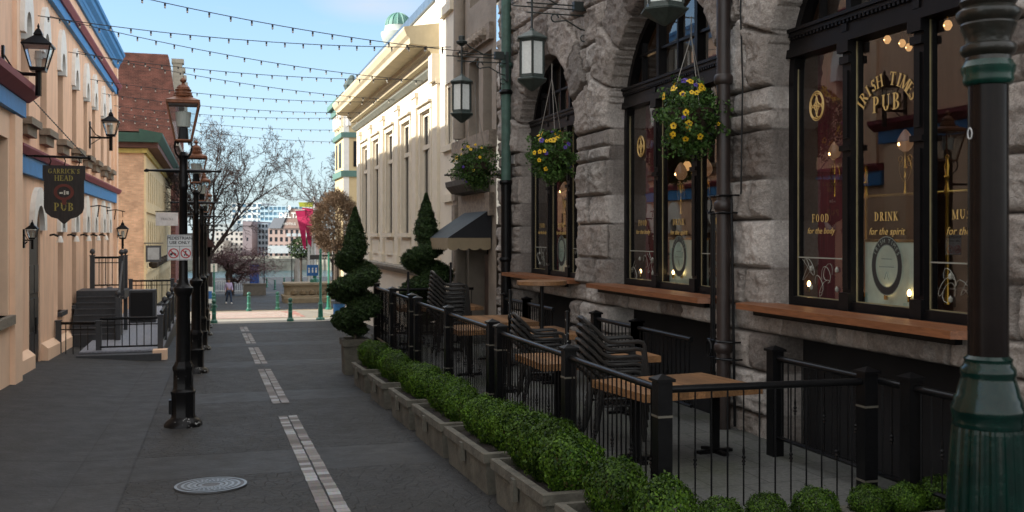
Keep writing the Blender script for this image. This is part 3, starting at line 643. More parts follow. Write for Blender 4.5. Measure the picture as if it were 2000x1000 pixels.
railing('deck_railing', [(-4.0, 29.3), (-3.05, 29.0)], [(-4.0, 29.3), (-2.95, 28.95)], -.9, 1.0, 'short black railing between the peach wall and the deck step')
railing('deck_railing', [(-2.9, 28.75), (-1.42, 28.75)], [(-1.37, 28.75)], DZ, .86, 'black railing across the near end of the grey deck')
ys = [28.75, 31.2, 33.9, 36.8, 40.0, 43.2]
t = railing('deck_railing', [(-1.37, 29), (-1.37, 43.2)], [(-1.37, y) for y in ys[1:]], DZ, 1.0, 'long railing with ball finials along the street side of the deck', balls=True, ps=.07)
st = thing('stairs', (-3.3, 33, DZ), 'dark grey wooden steps climbing from the deck to a small landing by the peach wall', 'stairs')
ns = 7; LZ = .75
m = MB()
for k in range(ns):
    z = DZ+(LZ-DZ)*(k+1)/(ns+1); y = 31.7+k*.24
    m.box((-4.02, y, DZ-.2), (-2.72, y+.25, z-.03)); m.box((-4.02, y-.03, z-.03), (-2.69, y+.26, z))
m.build('steps', greyp, st)
m = MB(); m.box((-4.05, 31.7+ns*.24, LZ-.28), (-2.65, 35.0, LZ)); m.box((-2.8, 34.8, DZ), (-2.68, 34.95, LZ-.28)); m.build('landing', greyp, st)
railing('landing_railing', [(-3.75, 34.9), (-2.75, 34.9)], [(-3.75, 34.9), (-2.75, 34.9), (-2.75, 33.5)], LZ, 1.0, 'railing with ball topped posts across the back of the stair landing', balls=True, ps=.07)
t = thing('stair_handrail', (-2.7, 32, DZ), 'handrail on a ball topped newel post at the open side of the stairs', 'railing')
m = MB(); m.box((-2.76, 31.5, DZ), (-2.62, 31.64, DZ+1.25)); m.lathe([(.03, 0), (.03, .04), (.08, .1), (.08, .16), (.01, .24)], 10, (-2.69, 31.57, DZ+1.25)); m.build('post', greyp, t)
m = MB(); m.tube([(-2.69, 31.6, DZ+1.1), (-2.72, 33.4, LZ+.9)], .035, 6); m.build('rail', greyp, t)
railing('deck_railing', [(-3.0, 40.5), (-1.5, 40.5)], [(-3.0, 40.5), (-1.5, 40.5)], DZ+.35, 1.0, 'short black railing across the far end of the deck, behind the dark box')
bxo = thing('utility_box', (-2.4, 38, DZ), 'black framed box with a grey rim standing on the deck beside the stairs', 'box')
m = MB(); m.box((-2.85, 37.5, DZ), (-1.95, 38.2, DZ+1.15)); m.build('case', greyp, bxo); m = MB(); m.box((-2.78, 37.46, DZ+.08), (-2.05, 37.5, DZ+1.07)); m.build('front_panel', dark, bxo)
# ------------------------------------------------------------------ street lamps
def lamp_root(loc, label):
    t = thing('street_lamp', loc, label, 'street lamp', 'copper topped street lamps along the lane')
    m = MB(); m.lathe([(.29, -.05), (.29, .05), (.25, .10), (.2, .13), (.18, .16), (.18, .5), (.19, .52), (.19, .55), (.165, .57), (.152, .6), (.15, .86), (.16, .88), (.165, .93), (.14, .97), (.115, 1.02)], 8, rot=.2); m.box((-.215, -.06, .2), (-.17, .06, .42)); m.build('base', blackp, t, True, world=False)
    m = MB(); m.lathe([(.112, 1.0), (.102, 2.02), (.13, 2.08), (.15, 2.12), (.15, 2.17), (.11, 2.2), (.085, 2.24), (.07, 2.3), (.06, 3.7), (.075, 3.72), (.075, 3.78), (.06, 3.82), (.08, 3.9), (.06, 4.0), (.06, 4.2), (.08, 4.24), (.04, 4.3)], 16); m.build('pole', black, t, True, world=False)
    m = MB(); m.tube([(-.58, 0, 3.99), (-.54, 0, 4.0), (-.5, 0, 4.0), (-.4, 0, 4.0), (0, 0, 4.0), (.4, 0, 4.0), (.5, 0, 4.0), (.54, 0, 4.0), (.58, 0, 4.01)], [.012, .03, .015, .02, .034, .02, .015, .03, .012], 8); m.build('ladder_bar', black, t, True, world=False)
    m = MB()
    for k in range(4):
        a = pi/4+k*pi/2; c, s_ = math.cos(a), math.sin(a)
        m.tube([(c*r, s_*r, z) for r, z in ((.03, 4.12), (.08, 4.2), (.15, 4.27), (.185, 4.36), (.17, 4.44), (.13, 4.47), (.11, 4.44), (.12, 4.42))], .013, 5)
    m.build('scroll_yoke', black, t, world=False)
    b = 4.47; r0, r1 = .165, .335
    m = MB()
    for k in range(4):
        a = pi/4+k*pi/2; m.tube([(r0*math.cos(a), r0*math.sin(a), b), (r1*math.cos(a), r1*math.sin(a), b+.58)], .016, 5)
    for r, z in ((r0, b), (r1, b+.58)):
        P = [(r*math.cos(pi/4+k*pi/2), r*math.sin(pi/4+k*pi/2), z) for k in range(5)]
        for p, q in zip(P, P[1:]): m.tube([p, q], .02, 5)
    m.build('lantern_frame', copper, t, world=False)
    m = MB(); m.lathe([(r1*1.05, b+.585), (r1*1.07, b+.62), (r1*.78, b+.65), (r1*.45, b+.69), (r1*.4, b+.70)], 4, rot=pi/4)
    m.lathe([(r_, b+.69+(z_-.745)*.62) for r_, z_ in [(.145, .745), (.15, .78), (.13, .8), (.135, .84), (.115, .87), (.12, .91), (.125, .93), (.1, .95), (.1, .98), (.07, 1.04), (.03, 1.07), (.02, 1.10), (.045, 1.13), (.05, 1.17), (.03, 1.21), (.008, 1.24), (.004, 1.28)]], 12)
    m.build('copper_roof', copper, t, world=False)
    m = MB(); q0, q1 = r0*.96, r1*.97
    for k in range(4):
        a, c = pi/4+k*pi/2, pi/4+(k+1)*pi/2
        m.quad((q0*math.cos(a), q0*math.sin(a), b), (q0*math.cos(c), q0*math.sin(c), b), (q1*math.cos(c), q1*math.sin(c), b+.575), (q1*math.cos(a), q1*math.sin(a), b+.575))
    m.build('glass', clear, t, world=False)
    m = MB(); m.lathe([(.085, b), (.07, b+.2), (.06, b+.21)], 12); m.build('lamp_holder', black, t, world=False)
    m = MB(); m.lathe([(.09, b+.215), (.1, b+.22), (.12, b+.44), (.118, b+.45), (0, b+.452)], 16); m.build('shade', frost, t, world=False)
    return t
g1 = onG(358, 832); L0 = (g1.x, g1.y, ground(g1.x, g1.y))
lp = lamp_root(L0, 'black copper topped street lamp nearest the camera, carrying the traffic sign')
lys = [onG(383, 728), onG(394, 683), onG(400, 655), onG(402, 640)]
for g, lb in zip(lys, ('second black street lamp along the lane, just behind the one carrying the traffic sign', 'third black street lamp along the lane', 'fourth black street lamp along the lane, near the brick crossing', 'farthest black street lamp of the row, before the brick crossing')):
    dup(lp, (g.x, g.y, ground(g.x, g.y)), lb)
# sign on the first lamp
bs = thing('traffic_sign', (L0[0]-.05, L0[1]-.1, L0[2]+2.6), 'white pedestrian use only sign with red crossed circles, on the nearest lamp', 'traffic sign')
m = MB(); m.bx((0, 0, .2), (.37, .008, .40)); m.build('plate', M('white_sign', srgb('B8BABA'), .5, var=.06), bs, world=False)
ink = M('sign_ink', (.015, .015, .015), .6); red = M('sign_red', srgb('A02028'), .6)
for s_, z in (('PEDESTRIAN', .345), ('USE ONLY', .275)):
    o = text_mesh('lettering', s_, .066, lambda u, v, w_, z=z: (u, -.006-w_, v+z), ink, bs, bold=.0015); o.location = (0, 0, 0)
m = MB(); m.box((-.18, -.007, .218), (.18, -.0045, .224)); m.box((-.003, -.0075, .01), (.003, -.0045, .218)); m.box((-.178, -.007, .006), (.178, -.0045, .012)); m.box((-.178, -.007, .388), (.178, -.0045, .394)); m.box((-.18, -.007, .006), (-.174, -.0045, .394)); m.box((.174, -.007, .006), (.18, -.0045, .394)); m.build('border', ink, bs, world=False)
for xc in (-.09, .09):
    m = MB(); vs = []; N = 24
    for k in range(N):
        for r in (.062, .078): vs.append((xc+r*math.cos(2*pi*k/N), -.009, .11+r*math.sin(2*pi*k/N)))
    m.add(vs, [(2*k, 2*k+1, (2*k+3) % (2*N), (2*k+2) % (2*N)) for k in range(N)]); q = .047
    m.quad((xc-q-.006, -.0095, .11+q-.006), (xc+q-.006, -.0095, .11-q-.006), (xc+q+.006, -.0095, .11-q+.006), (xc-q+.006, -.0095, .11+q+.006)); m.build('red_ring', red, bs, world=False)
m = MB(); N = 10
for cx in (-.125, -.07): m.add([(cx+.02*math.cos(2*pi*k/N), -.0083, .095+.02*math.sin(2*pi*k/N)) for k in range(N)], [tuple(range(N))])
m.box((-.12, -.0083, .1), (-.075, -.008, .125)); m.box((.08, -.0083, .13), (.1, -.008, .15)); m.box((.078, -.0083, .09), (.098, -.008, .13)); m.box((.065, -.0083, .07), (.08, -.008, .1)); m.box((.095, -.0083, .07), (.115, -.008, .095)); m.build('pictograms', ink, bs, world=False)
m = MB(); m.tube([(.05, -.01, .06), (.05, .2, .06)], .004, 4); m.box((-.05, .004, .05), (.15, .02, .09)); m.box((-.05, .004, .31), (.15, .02, .35)); m.build('strap', verd, bs, world=False)
# small blank white hanging board by the far facade
p = onY(326, 428, 40); hb = thing('shop_board', (p.x, 40, p.z), 'small pale board with faint grey lettering hanging behind the nearest lamp', 'hanging board')
m = MB(); m.bx((0, 0, 0), (.8, .04, .5)); m.build('board', M('pale_board', srgb('D5D2D0'), .7), hb, world=False)
m = MB(); m.tube([(-.42, 0, .29), (1.0, 0, .29)], .02, 5); m.tube([(-.35, 0, .25), (-.35, 0, .29)], .01, 4); m.tube([(.35, 0, .25), (.35, 0, .29)], .01, 4); m.tube([(.95, 0, .29), (.95, 0, -3.5)], .03, 6); m.build('bracket', black, hb, world=False)
o = text_mesh('lettering', 'TRACKS', .12, lambda u, v, w_: (u, -.023-w_, v), M('faded_ink', srgb('7E7B7A'), .7), hb); o.location = (0, 0, 0)
# ------------------------------------------------------------------ beige and red buildings across the side street
XB = -3.62; YB = 58.0
bb = thing('beige_building', (XB-5, YB, -2), 'beige brick building with a green cornice, across the side street on the left', 'building')
bbr = brick('beige_brick', srgb('D8AC8A'), srgb('C49878'), srgb('B8A68C'), 'X', .23, .075)
m = MB(); m.quad((-30, YB, -4), (XB, YB, -4), (XB, YB, 7.3), (-30, YB, 7.3)); m.build('side_wall', bbr, bb)
sd = M('sandstone', srgb('D8C096'), .85, var=.12, scale=2)
m = MB(); back = []
yy = [YB+2+2.1*k for k in range(16)]
ops = [(y-.35, y+.35, 4.4, 6.2, False) for y in yy] + [(y-.45, y+.45, .9, 3.3, True) for y in yy] + [(y-.5, y+.5, -2.5, -.2, True) for y in yy]
wall_open(m, YB, 94, -4, 7.3, ops, PX(XB, -1), .35, back); m.box((XB, YB, 3.75), (XB+.12, 94, 3.9)); m.box((XB, YB, .35), (XB+.16, 94, .55)); m.box((XB, YB-.02, -3), (XB+.1, YB+.6, 6.8)); m.build('front_wall', sd, bb)
for o in back: MBo = MB(); MBo.quad(*[(XB-.33, u, z) for u, z in o]); MBo.build('window', dglass, bb)
gr = M('green_cornice_paint', srgb('26473A'), .6); yl = M('ochre_cornice_paint', srgb('B8A45C'), .7); wb = M('brown_cornice_soffit', srgb('5A3C34'), .8)
m = MB(); m.prism([(XB-.1, 6.95), (XB+.15, 6.95), (XB+.2, 7.2), (XB-.1, 7.2)], 'Y', YB-.25, 94); m.box((-30, YB-.2, 6.95), (XB+.15, YB+.3, 7.18)); m.build('ochre_moulding', yl, bb)
m = MB(); m.box((XB-.2, YB-.5, 7.22), (XB+.75, 94.3, 7.5)); m.box((-30, YB-.5, 7.22), (XB-.2, YB+.4, 7.5)); m.build('soffit', wb, bb)
m = MB(); m.prism([(XB-.2, 7.5), (XB+.78, 7.5), (XB+1.0, 7.85), (XB+1.0, 8.0), (XB-.2, 8.2)], 'Y', YB-.85, 94.5); m.box((-30, YB-.8, 7.5), (XB, YB+.4, 8.0)); m.build('green_cornice', gr, bb)
m = MB(); m.quad((-30, YB-.5, 7.95), (XB, YB-.5, 8.1), (XB, 94, 8.1), (-30, 94, 8.1)); m.build('roof', sillst, bb)
m = MB()
for k in range(8): m.lathe([(.1, 0), (.28, .1), (.3, .3), (.15, .42)], 7, (XB+.35, YB+3+3.2*k, .55))
m.build('flower_baskets', M('dry_baskets', srgb('332A22'), .9), bb)
m = MB(); m.box((XB+.0, YB-.1, 2.0), (XB+1.0, YB-.04, 2.05)); m.box((XB+.1, YB-.09, 1.0), (XB+.9, YB-.05, 1.9)); m.build('projecting_sign', greyp, bb)
m = MB(); m.box((XB+.2, YB-.12, 1.12), (XB+.8, YB-.09, 1.78)); m.build('sign_face', M('grey_white_face', srgb('8E9090'), .6), bb)
rb = thing('red_brick_building', (-10, 100, -2), 'tall dark red brick building rising behind the beige one', 'building')
rbr = brick('red_brick', srgb('75463A'), srgb('5A362C'), srgb('846458'), 'X', .42, .13, big=.28)
p0 = onY(343, 107, 98); zt = p0.z; XR = p0.x
m = MB(); m.quad((-45, 98, -6), (XR, 98, -6), (XR, 98, zt-4.2), (XR-.62, 98, zt-.2), (XR-.7, 98, zt), (-45, 98, zt)); m.quad((XR-.62, 98, zt-.2), (XR-.7, 98, zt), (XR-.7, 125, zt), (XR-.62, 125, zt-.2)); m.build('side_wall', rbr, rb)
m = MB(); m.quad((XR-.7, 98, zt), (-45, 98, zt), (-45, 125, zt), (XR-.7, 125, zt)); m.build('roof', sillst, rb)
m = MB(); m.quad((XR+.02, 97.95, zt-4.1), (XR-.60, 97.95, zt-.25), (XR-.60, 125, zt-.25), (XR+.02, 125, zt-4.1)); m.build('sloping_parapet', white, rb)
rbf = brick('red_brick_front', srgb('7E4030'), srgb('64301F'), srgb('6E5348'), 'Y', .5, .16, big=.4)
m = MB(); back = []; ops = [(y-.7, y+.7, z, z+2.4, True) for y in (101, 104, 107, 110, 113, 116, 119, 122) for z in (0, 4, 8, 12)]
wall_open(m, 98, 125, -6, zt-3.6, ops, PX(XR, -1), .4, back); m.build('front_wall', rbf, rb)
for o in back: m = MB(); m.quad(*[(XR-.38, u, z) for u, z in o]); m.build('window', dglass, rb)
m = MB()
for k in range(5):
    y = 99+k*5; m.box((XR-.3, y, zt-4), (XR+.55, y+1.0, zt-.6)); m.box((XR-.4, y-.1, zt-.6), (XR+.7, y+1.1, zt-.2))
m.box((XR, 98, zt-3.8), (XR+.5, 125, zt-3.3)); m.box((XR, 98, 10.8), (XR+.3, 125, 11.3)); m.build('stone_ornaments', M('pale_ornament', srgb('9A9284'), .85), rb)
# ------------------------------------------------------------------ rough stone pub on the right
XW = 6.5; PZ = .07
inn = thing('stone_pub', (XW, 14, 0), 'rough hewn grey stone pub with arched black framed windows on the right side', 'building')
WN = [(7.1, 10.6), (11.75, 15.65), (17.2, 20.8)]; SP = 4.3
def stone_mat():
    m = bpy.data.materials.new('rusticated_stone'); m.use_nodes = True; n = m.node_tree.nodes; l = m.node_tree.links; p = n['Principled BSDF']
    p.inputs['Roughness'].default_value = .88; p.inputs['Specular IOR Level'].default_value = .35
    t = n.new('ShaderNodeTexCoord'); O = t.outputs['Object']
    at = n.new('ShaderNodeAttribute'); at.attribute_name = 'tone'; am = n.new('ShaderNodeAttribute'); am.attribute_name = 'joint'
    r = n.new('ShaderNodeValToRGB'); e = r.color_ramp.elements; e[0].color = (*srgb('78706A'), 1); e[1].color = (*srgb('C8C2BC'), 1)
    for ps, c in ((.35, '9E9790'), (.7, 'A89F97')): q = e.new(ps); q.color = (*srgb(c), 1)
    l.new(at.outputs['Fac'], r.inputs['Fac'])
    def nz_(sc, d=6, ro=.65):
        a = n.new('ShaderNodeTexNoise'); a.inputs['Scale'].default_value = sc; a.inputs['Detail'].default_value = d; a.inputs['Roughness'].default_value = ro; l.new(O, a.inputs['Vector']); return a.outputs['Fac']
    def mr(v, a, b, lo=.3, hi=.7):
        q = n.new('ShaderNodeMapRange'); q.inputs['From Min'].default_value = lo; q.inputs['From Max'].default_value = hi; q.inputs['To Min'].default_value = a; q.inputs['To Max'].default_value = b; l.new(v, q.inputs['Value']); return q.outputs[0]
    def sc(c, v):
        q = n.new('ShaderNodeVectorMath'); q.operation = 'SCALE'; l.new(c, q.inputs[0]); l.new(v, q.inputs['Scale']); return q.outputs[0]
    c = sc(sc(r.outputs[0], mr(nz_(1.7), .68, 1.25)), mr(nz_(26, 8, .8), .58, 1.38))
    x = n.new('ShaderNodeMixRGB'); x.inputs['Color2'].default_value = (*srgb('6E4E36'), 1); l.new(mr(nz_(2.6, 4), 0, .25, .55, .75), x.inputs['Fac']); l.new(c, x.inputs['Color1'])
    x2 = n.new('ShaderNodeMixRGB'); x2.inputs['Color2'].default_value = (*srgb('35312E'), 1); l.new(am.outputs['Fac'], x2.inputs['Fac']); l.new(x.outputs[0], x2.inputs['Color1'])
    l.new(x2.outputs[0], p.inputs['Base Color'])
    b = n.new('ShaderNodeBump'); b.inputs['Strength'].default_value = 1; b.inputs['Distance'].default_value = .06
    ad = n.new('ShaderNodeMath'); ad.operation = 'MULTIPLY_ADD'; ad.inputs[1].default_value = .35; l.new(nz_(60, 4, .7), ad.inputs[0]); l.new(nz_(13, 7, .7), ad.inputs[2])
    l.new(ad.outputs[0], b.inputs['Height']); l.new(b.outputs['Normal'], p.inputs['Normal']); return m
STONE = stone_mat()
def arch_s(z, w):
    """signed inside test helper for window w: True inside opening"""
    pass
def stone_wall(u0, u1, z0, z1, st, wins, seed=1, depth=.32, base_ops=()):
    nu = int((u1-u0)/st)+1; nz_ = int((z1-z0)/st)+1
    U, Z = np.meshgrid(np.linspace(u0, u1, nu), np.linspace(z0, z1, nz_), indexing='ij')
    inside = np.zeros_like(U, bool)
    for (a, b) in wins:
        m_, r = (a+b)/2, (b-a)/2
        # snap grid points near the outline onto it
        rect = (Z <= SP)
        du = U-m_; dz = Z-SP; rad = np.hypot(du, dz)
        near = (~rect) & (np.abs(rad-r) < st*.55); k = np.where(near, r/np.maximum(rad, 1e-6), 1)
        U = np.where(near, m_+du*k, U); Z = np.where(near, SP+dz*k, Z)
        for e in (a, b):
            near = rect & (np.abs(U-e) < st*.55) & (Z > 1.45); U = np.where(near, e, U)
    rng = np.random.RandomState(seed)
    e = np.full_like(U, 9.0); bid = np.zeros(U.shape, int); amp = np.ones_like(U)*.075; tone = np.zeros_like(U); off = np.zeros_like(U)
    zc = z0; courses = []
    zs = [z0]
    heights = [.5, .58, .42, .54, .38, .66, .5, .6]
    k = 0
    lv = [1.3, 1.62, SP-.28, SP]       # fixed bed joints: stone lintel above the basement, sill, impost band
    while zs[-1] < z1:
        nxt = zs[-1]+heights[k % 8]*(.9+.25*rng.rand()); k += 1
        for L in lv:
            if zs[-1] < L-.01 and nxt > L-.18: nxt = L; break
        zs.append(nxt)
    bcount = 0
    for c, d in zip(zs, zs[1:]):
        sel = (Z >= c) & (Z < d); joints = [u0-rng.rand()]
        smooth = abs(c-(SP-.28)) < .02
        while joints[-1] < u1: joints.append(joints[-1] + ((.55+.65*rng.rand()) if not smooth else (.8+.5*rng.rand())))
        # keep clear joint stubs near pier ends small
        for a, b in zip(joints, joints[1:]):
            s2 = sel & (U >= a) & (U < b); bcount += 1
            if not s2.any(): continue
            ee = np.minimum(np.minimum(U-a, b-U), np.minimum(Z-c, d-Z)); e = np.where(s2, ee, e)
            bid[s2] = bcount; tone[s2] = rng.rand(); amp[s2] = (.10+.08*rng.rand()) if not smooth else .03; off[s2] = .012*rng.rand() + (.06 if smooth else 0)
    for (a, b) in wins:
        m_, r = (a+b)/2, (b-a)/2; du = U-m_; dz = Z-SP; rad = np.hypot(du, dz); th = np.arctan2(dz, du)
        ring = (Z >= SP) & (rad < r+.82) & (rad >= r-.01); nb = 9
        for q in range(nb):
            t0, t1 = pi*q/nb, pi*(q+1)/nb; s2 = ring & (th >= t0) & (th < t1)
            if not s2.any(): continue
            bcount += 1; w_ = .82-.16*rng.rand() ; s2 = s2 & (rad < r+.82)
            ee = np.minimum(np.minimum((th-t0)*rad, (t1-th)*rad), np.minimum(r+.82-rad, rad-r+.05)); e = np.where(s2, ee, e)
            bid[s2] = bcount; tone[s2] = rng.rand(); amp[s2] = .10+.07*rng.rand(); off[s2] = .05
    sm = np.clip(e/.04, 0, 1); sm = sm*sm*(3-2*sm)
    rock = jitter_noise(U+bid*3.7, Z+bid*1.3, 3, 5, 2.2, True)*.55 + jitter_noise(U+bid*.7, Z, 5, 5, 5.5, True)*.45
    eo = np.full_like(U, 9.0)
    for (a, b) in wins:
        m_, r = (a+b)/2, (b-a)/2; rad = np.hypot(U-m_, Z-SP)
        eo = np.minimum(eo, np.where(Z > SP, np.abs(rad-r), np.where(Z > 1.5, np.minimum(np.abs(U-a), np.abs(U-b)), 9)))
    eo = .45+.55*np.clip(eo/.14, 0, 1)
    chip = jitter_noise(U+bid*2.1, Z-bid*.9, 11, 4, 9.0, True)
    H = (.30+.70*sm)*(off + amp*(.05+1.25*rock)*eo + .038*chip*eo) + .012*jitter_noise(U, Z, 8, 4, 16)
    X = XW - H
    V = np.stack([X, U, Z], -1)
    # faces
    def ins(u, z):
        r_ = np.zeros_like(u, bool)
        for (a, b) in wins:
            m_, r = (a+b)/2, (b-a)/2
            r_ |= (u > a) & (u < b) & (z > 1.62) & (z <= SP); r_ |= (z > SP) & (np.hypot(u-m_, z-SP) < r)
        for (a, b, c, d) in base_ops: r_ |= (u > a) & (u < b) & (z > c) & (z < d)
        return r_
    idx = np.arange(nu*nz_).reshape(nu, nz_)
    cu = (U[:-1, :-1]+U[1:, 1:]+U[1:, :-1]+U[:-1, 1:])/4; cz = (Z[:-1, :-1]+Z[1:, 1:]+Z[1:, :-1]+Z[:-1, 1:])/4
    keep = ~ins(cu, cz)
    F = np.stack([idx[:-1, :-1], idx[:-1, 1:], idx[1:, 1:], idx[1:, :-1]], -1)[keep]
    # jambs: extrude every open edge inside the wall
    E = np.concatenate([F[:, [0, 1]], F[:, [1, 2]], F[:, [2, 3]], F[:, [3, 0]]]); key = np.sort(E, 1); kk = key[:, 0].astype(np.int64)*(nu*nz_)+key[:, 1]
    u_, inv, cnt = np.unique(kk, return_inverse=True, return_counts=True); open_ = E[cnt[inv] == 1]
    Vf = V.reshape(-1, 3); mid = (Vf[open_[:, 0]]+Vf[open_[:, 1]])/2
    ok = (mid[:, 1] > u0+.02) & (mid[:, 1] < u1-.02) & (mid[:, 2] < z1-.02) & (mid[:, 2] > z0+.02); open_ = open_[ok]
    uniq = np.unique(open_); n0 = len(Vf)
    rem = {v: n0+i for i, v in enumerate(uniq)}; n1 = len(uniq)
    A = Vf[uniq].copy(); A[:, 0] = XW+.02; B = A.copy(); B[:, 0] = XW+depth
    Vall = np.concatenate([Vf, A, B]); m1 = np.array([rem[v] for v in open_[:, 0]]); m2 = np.array([rem[v] for v in open_[:, 1]])
    F2 = np.stack([open_[:, 1], open_[:, 0], m1, m2], -1); F3 = np.stack([m2, m1, m1+n1, m2+n1], -1)
    me = mesh_np('wall', Vall, np.concatenate([F, F2, F3]))
    for nm, arr in (('tone', tone), ('joint', 1-np.clip(e/.02, 0, 1))):
        a = me.attributes.new(nm, 'FLOAT', 'POINT'); fa = arr.ravel(); data = np.concatenate([fa, fa[uniq], fa[uniq]]).astype(np.float32)
        if nm == 'joint': data[n0:] *= .5
        if len(data) == len(me.vertices): a.data.foreach_set('value', data)
    for p in me.polygons: p.use_smooth = True
    return me
me = stone_wall(3.6, 22.3, -1.2, 8.6, .026, WN, base_ops=[(a+.1, b-.1, -1.3, 1.3) for a, b in WN])
me.materials.append(STONE); w_o = link('stone_wall', me, None, inn, False)
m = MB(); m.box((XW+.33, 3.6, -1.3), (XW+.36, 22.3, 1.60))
m.build('basement_dark_backing', dark, inn)  # black sheet painted for the unlit depth of the basement openings
m = MB(); m.box((XW+.1, 3.6, 8.6), (XW+.4, 22.3, 9.6)); m.build('upper_wall', STONE, inn)
wood = bpy.data.materials.new('varnished_wood'); wood.use_nodes = True
def wood_mat(m, c1, c2, rough=.45, sc=(1.2, 14, 14)):
    n = m.node_tree.nodes; l = m.node_tree.links; p = n['Principled BSDF']; p.inputs['Roughness'].default_value = rough
    t = n.new('ShaderNodeTexCoord'); mp_ = n.new('ShaderNodeMapping'); mp_.inputs['Scale'].default_value = sc; l.new(t.outputs['Object'], mp_.inputs[0])
    a = n.new('ShaderNodeTexNoise'); a.inputs['Scale'].default_value = 3; a.inputs['Detail'].default_value = 7; a.inputs['Distortion'].default_value = .8; l.new(mp_.outputs[0], a.inputs['Vector'])
    g = n.new('ShaderNodeNewGeometry'); r = n.new('ShaderNodeValToRGB'); r.color_ramp.elements[0].position = .3; r.color_ramp.elements[1].position = .7
    r.color_ramp.elements[0].color = (*c1, 1); r.color_ramp.elements[1].color = (*c2, 1); l.new(a.outputs['Fac'], r.inputs['Fac'])
    mr = n.new('ShaderNodeMapRange'); mr.inputs['To Min'].default_value = .62; mr.inputs['To Max'].default_value = 1.35; l.new(g.outputs['Random Per Island'], mr.inputs['Value'])
    q = n.new('ShaderNodeVectorMath'); q.operation = 'SCALE'; l.new(r.outputs[0], q.inputs[0]); l.new(mr.outputs[0], q.inputs['Scale']); l.new(q.outputs[0], p.inputs['Base Color'])
wood_mat(wood, srgb('623C24'), srgb('825334'), .42, (14, 1.2, 14))
woodx = bpy.data.materials.new('oiled_table_wood'); woodx.use_nodes = True; wood_mat(woodx, srgb('8A5A30'), srgb('B8834C'), .5, (1.5, 16, 16))
blkw = M('black_window_paint', (.006, .0055, .006), .35, spec=.16, var=.25, scale=6, bump=.05, bscale=40)
brass = M('polished_brass', srgb('B08A3C'), .25, metal=.9, var=.15, scale=10)
goldl = M('gold_leaf_lettering', srgb('C0A060'), .5, var=.1, scale=30, emit=None)
putty = M('gilt_edge_line', srgb('8A8060'), .5)
maro = M('maroon_curtain', (.10, .012, .018), .85, var=.35, scale=2.5, stretch=(1, 14, .6), bump=.3)
wglass = glass('shop_window_glass', (.86, .88, .86))
XG = XW+.26
def gtext(parent, s, size, Y, z, shear=0, bold=0, sp=1.05, mat=goldl):
    return text_mesh('lettering', s, size, lambda u, v, w_: (XG-.014-w_, Y-u, z+v), mat, parent, shear=shear, bold=bold, spacing=sp)
TR = 4.62
def gserif(parent, s, h, Y, z, gap=.16, place=None): return serif(parent, 'lettering', s, h, lambda u, v, w_: (XG-.014-w_, Y-u, z+v), goldl, gap, place)
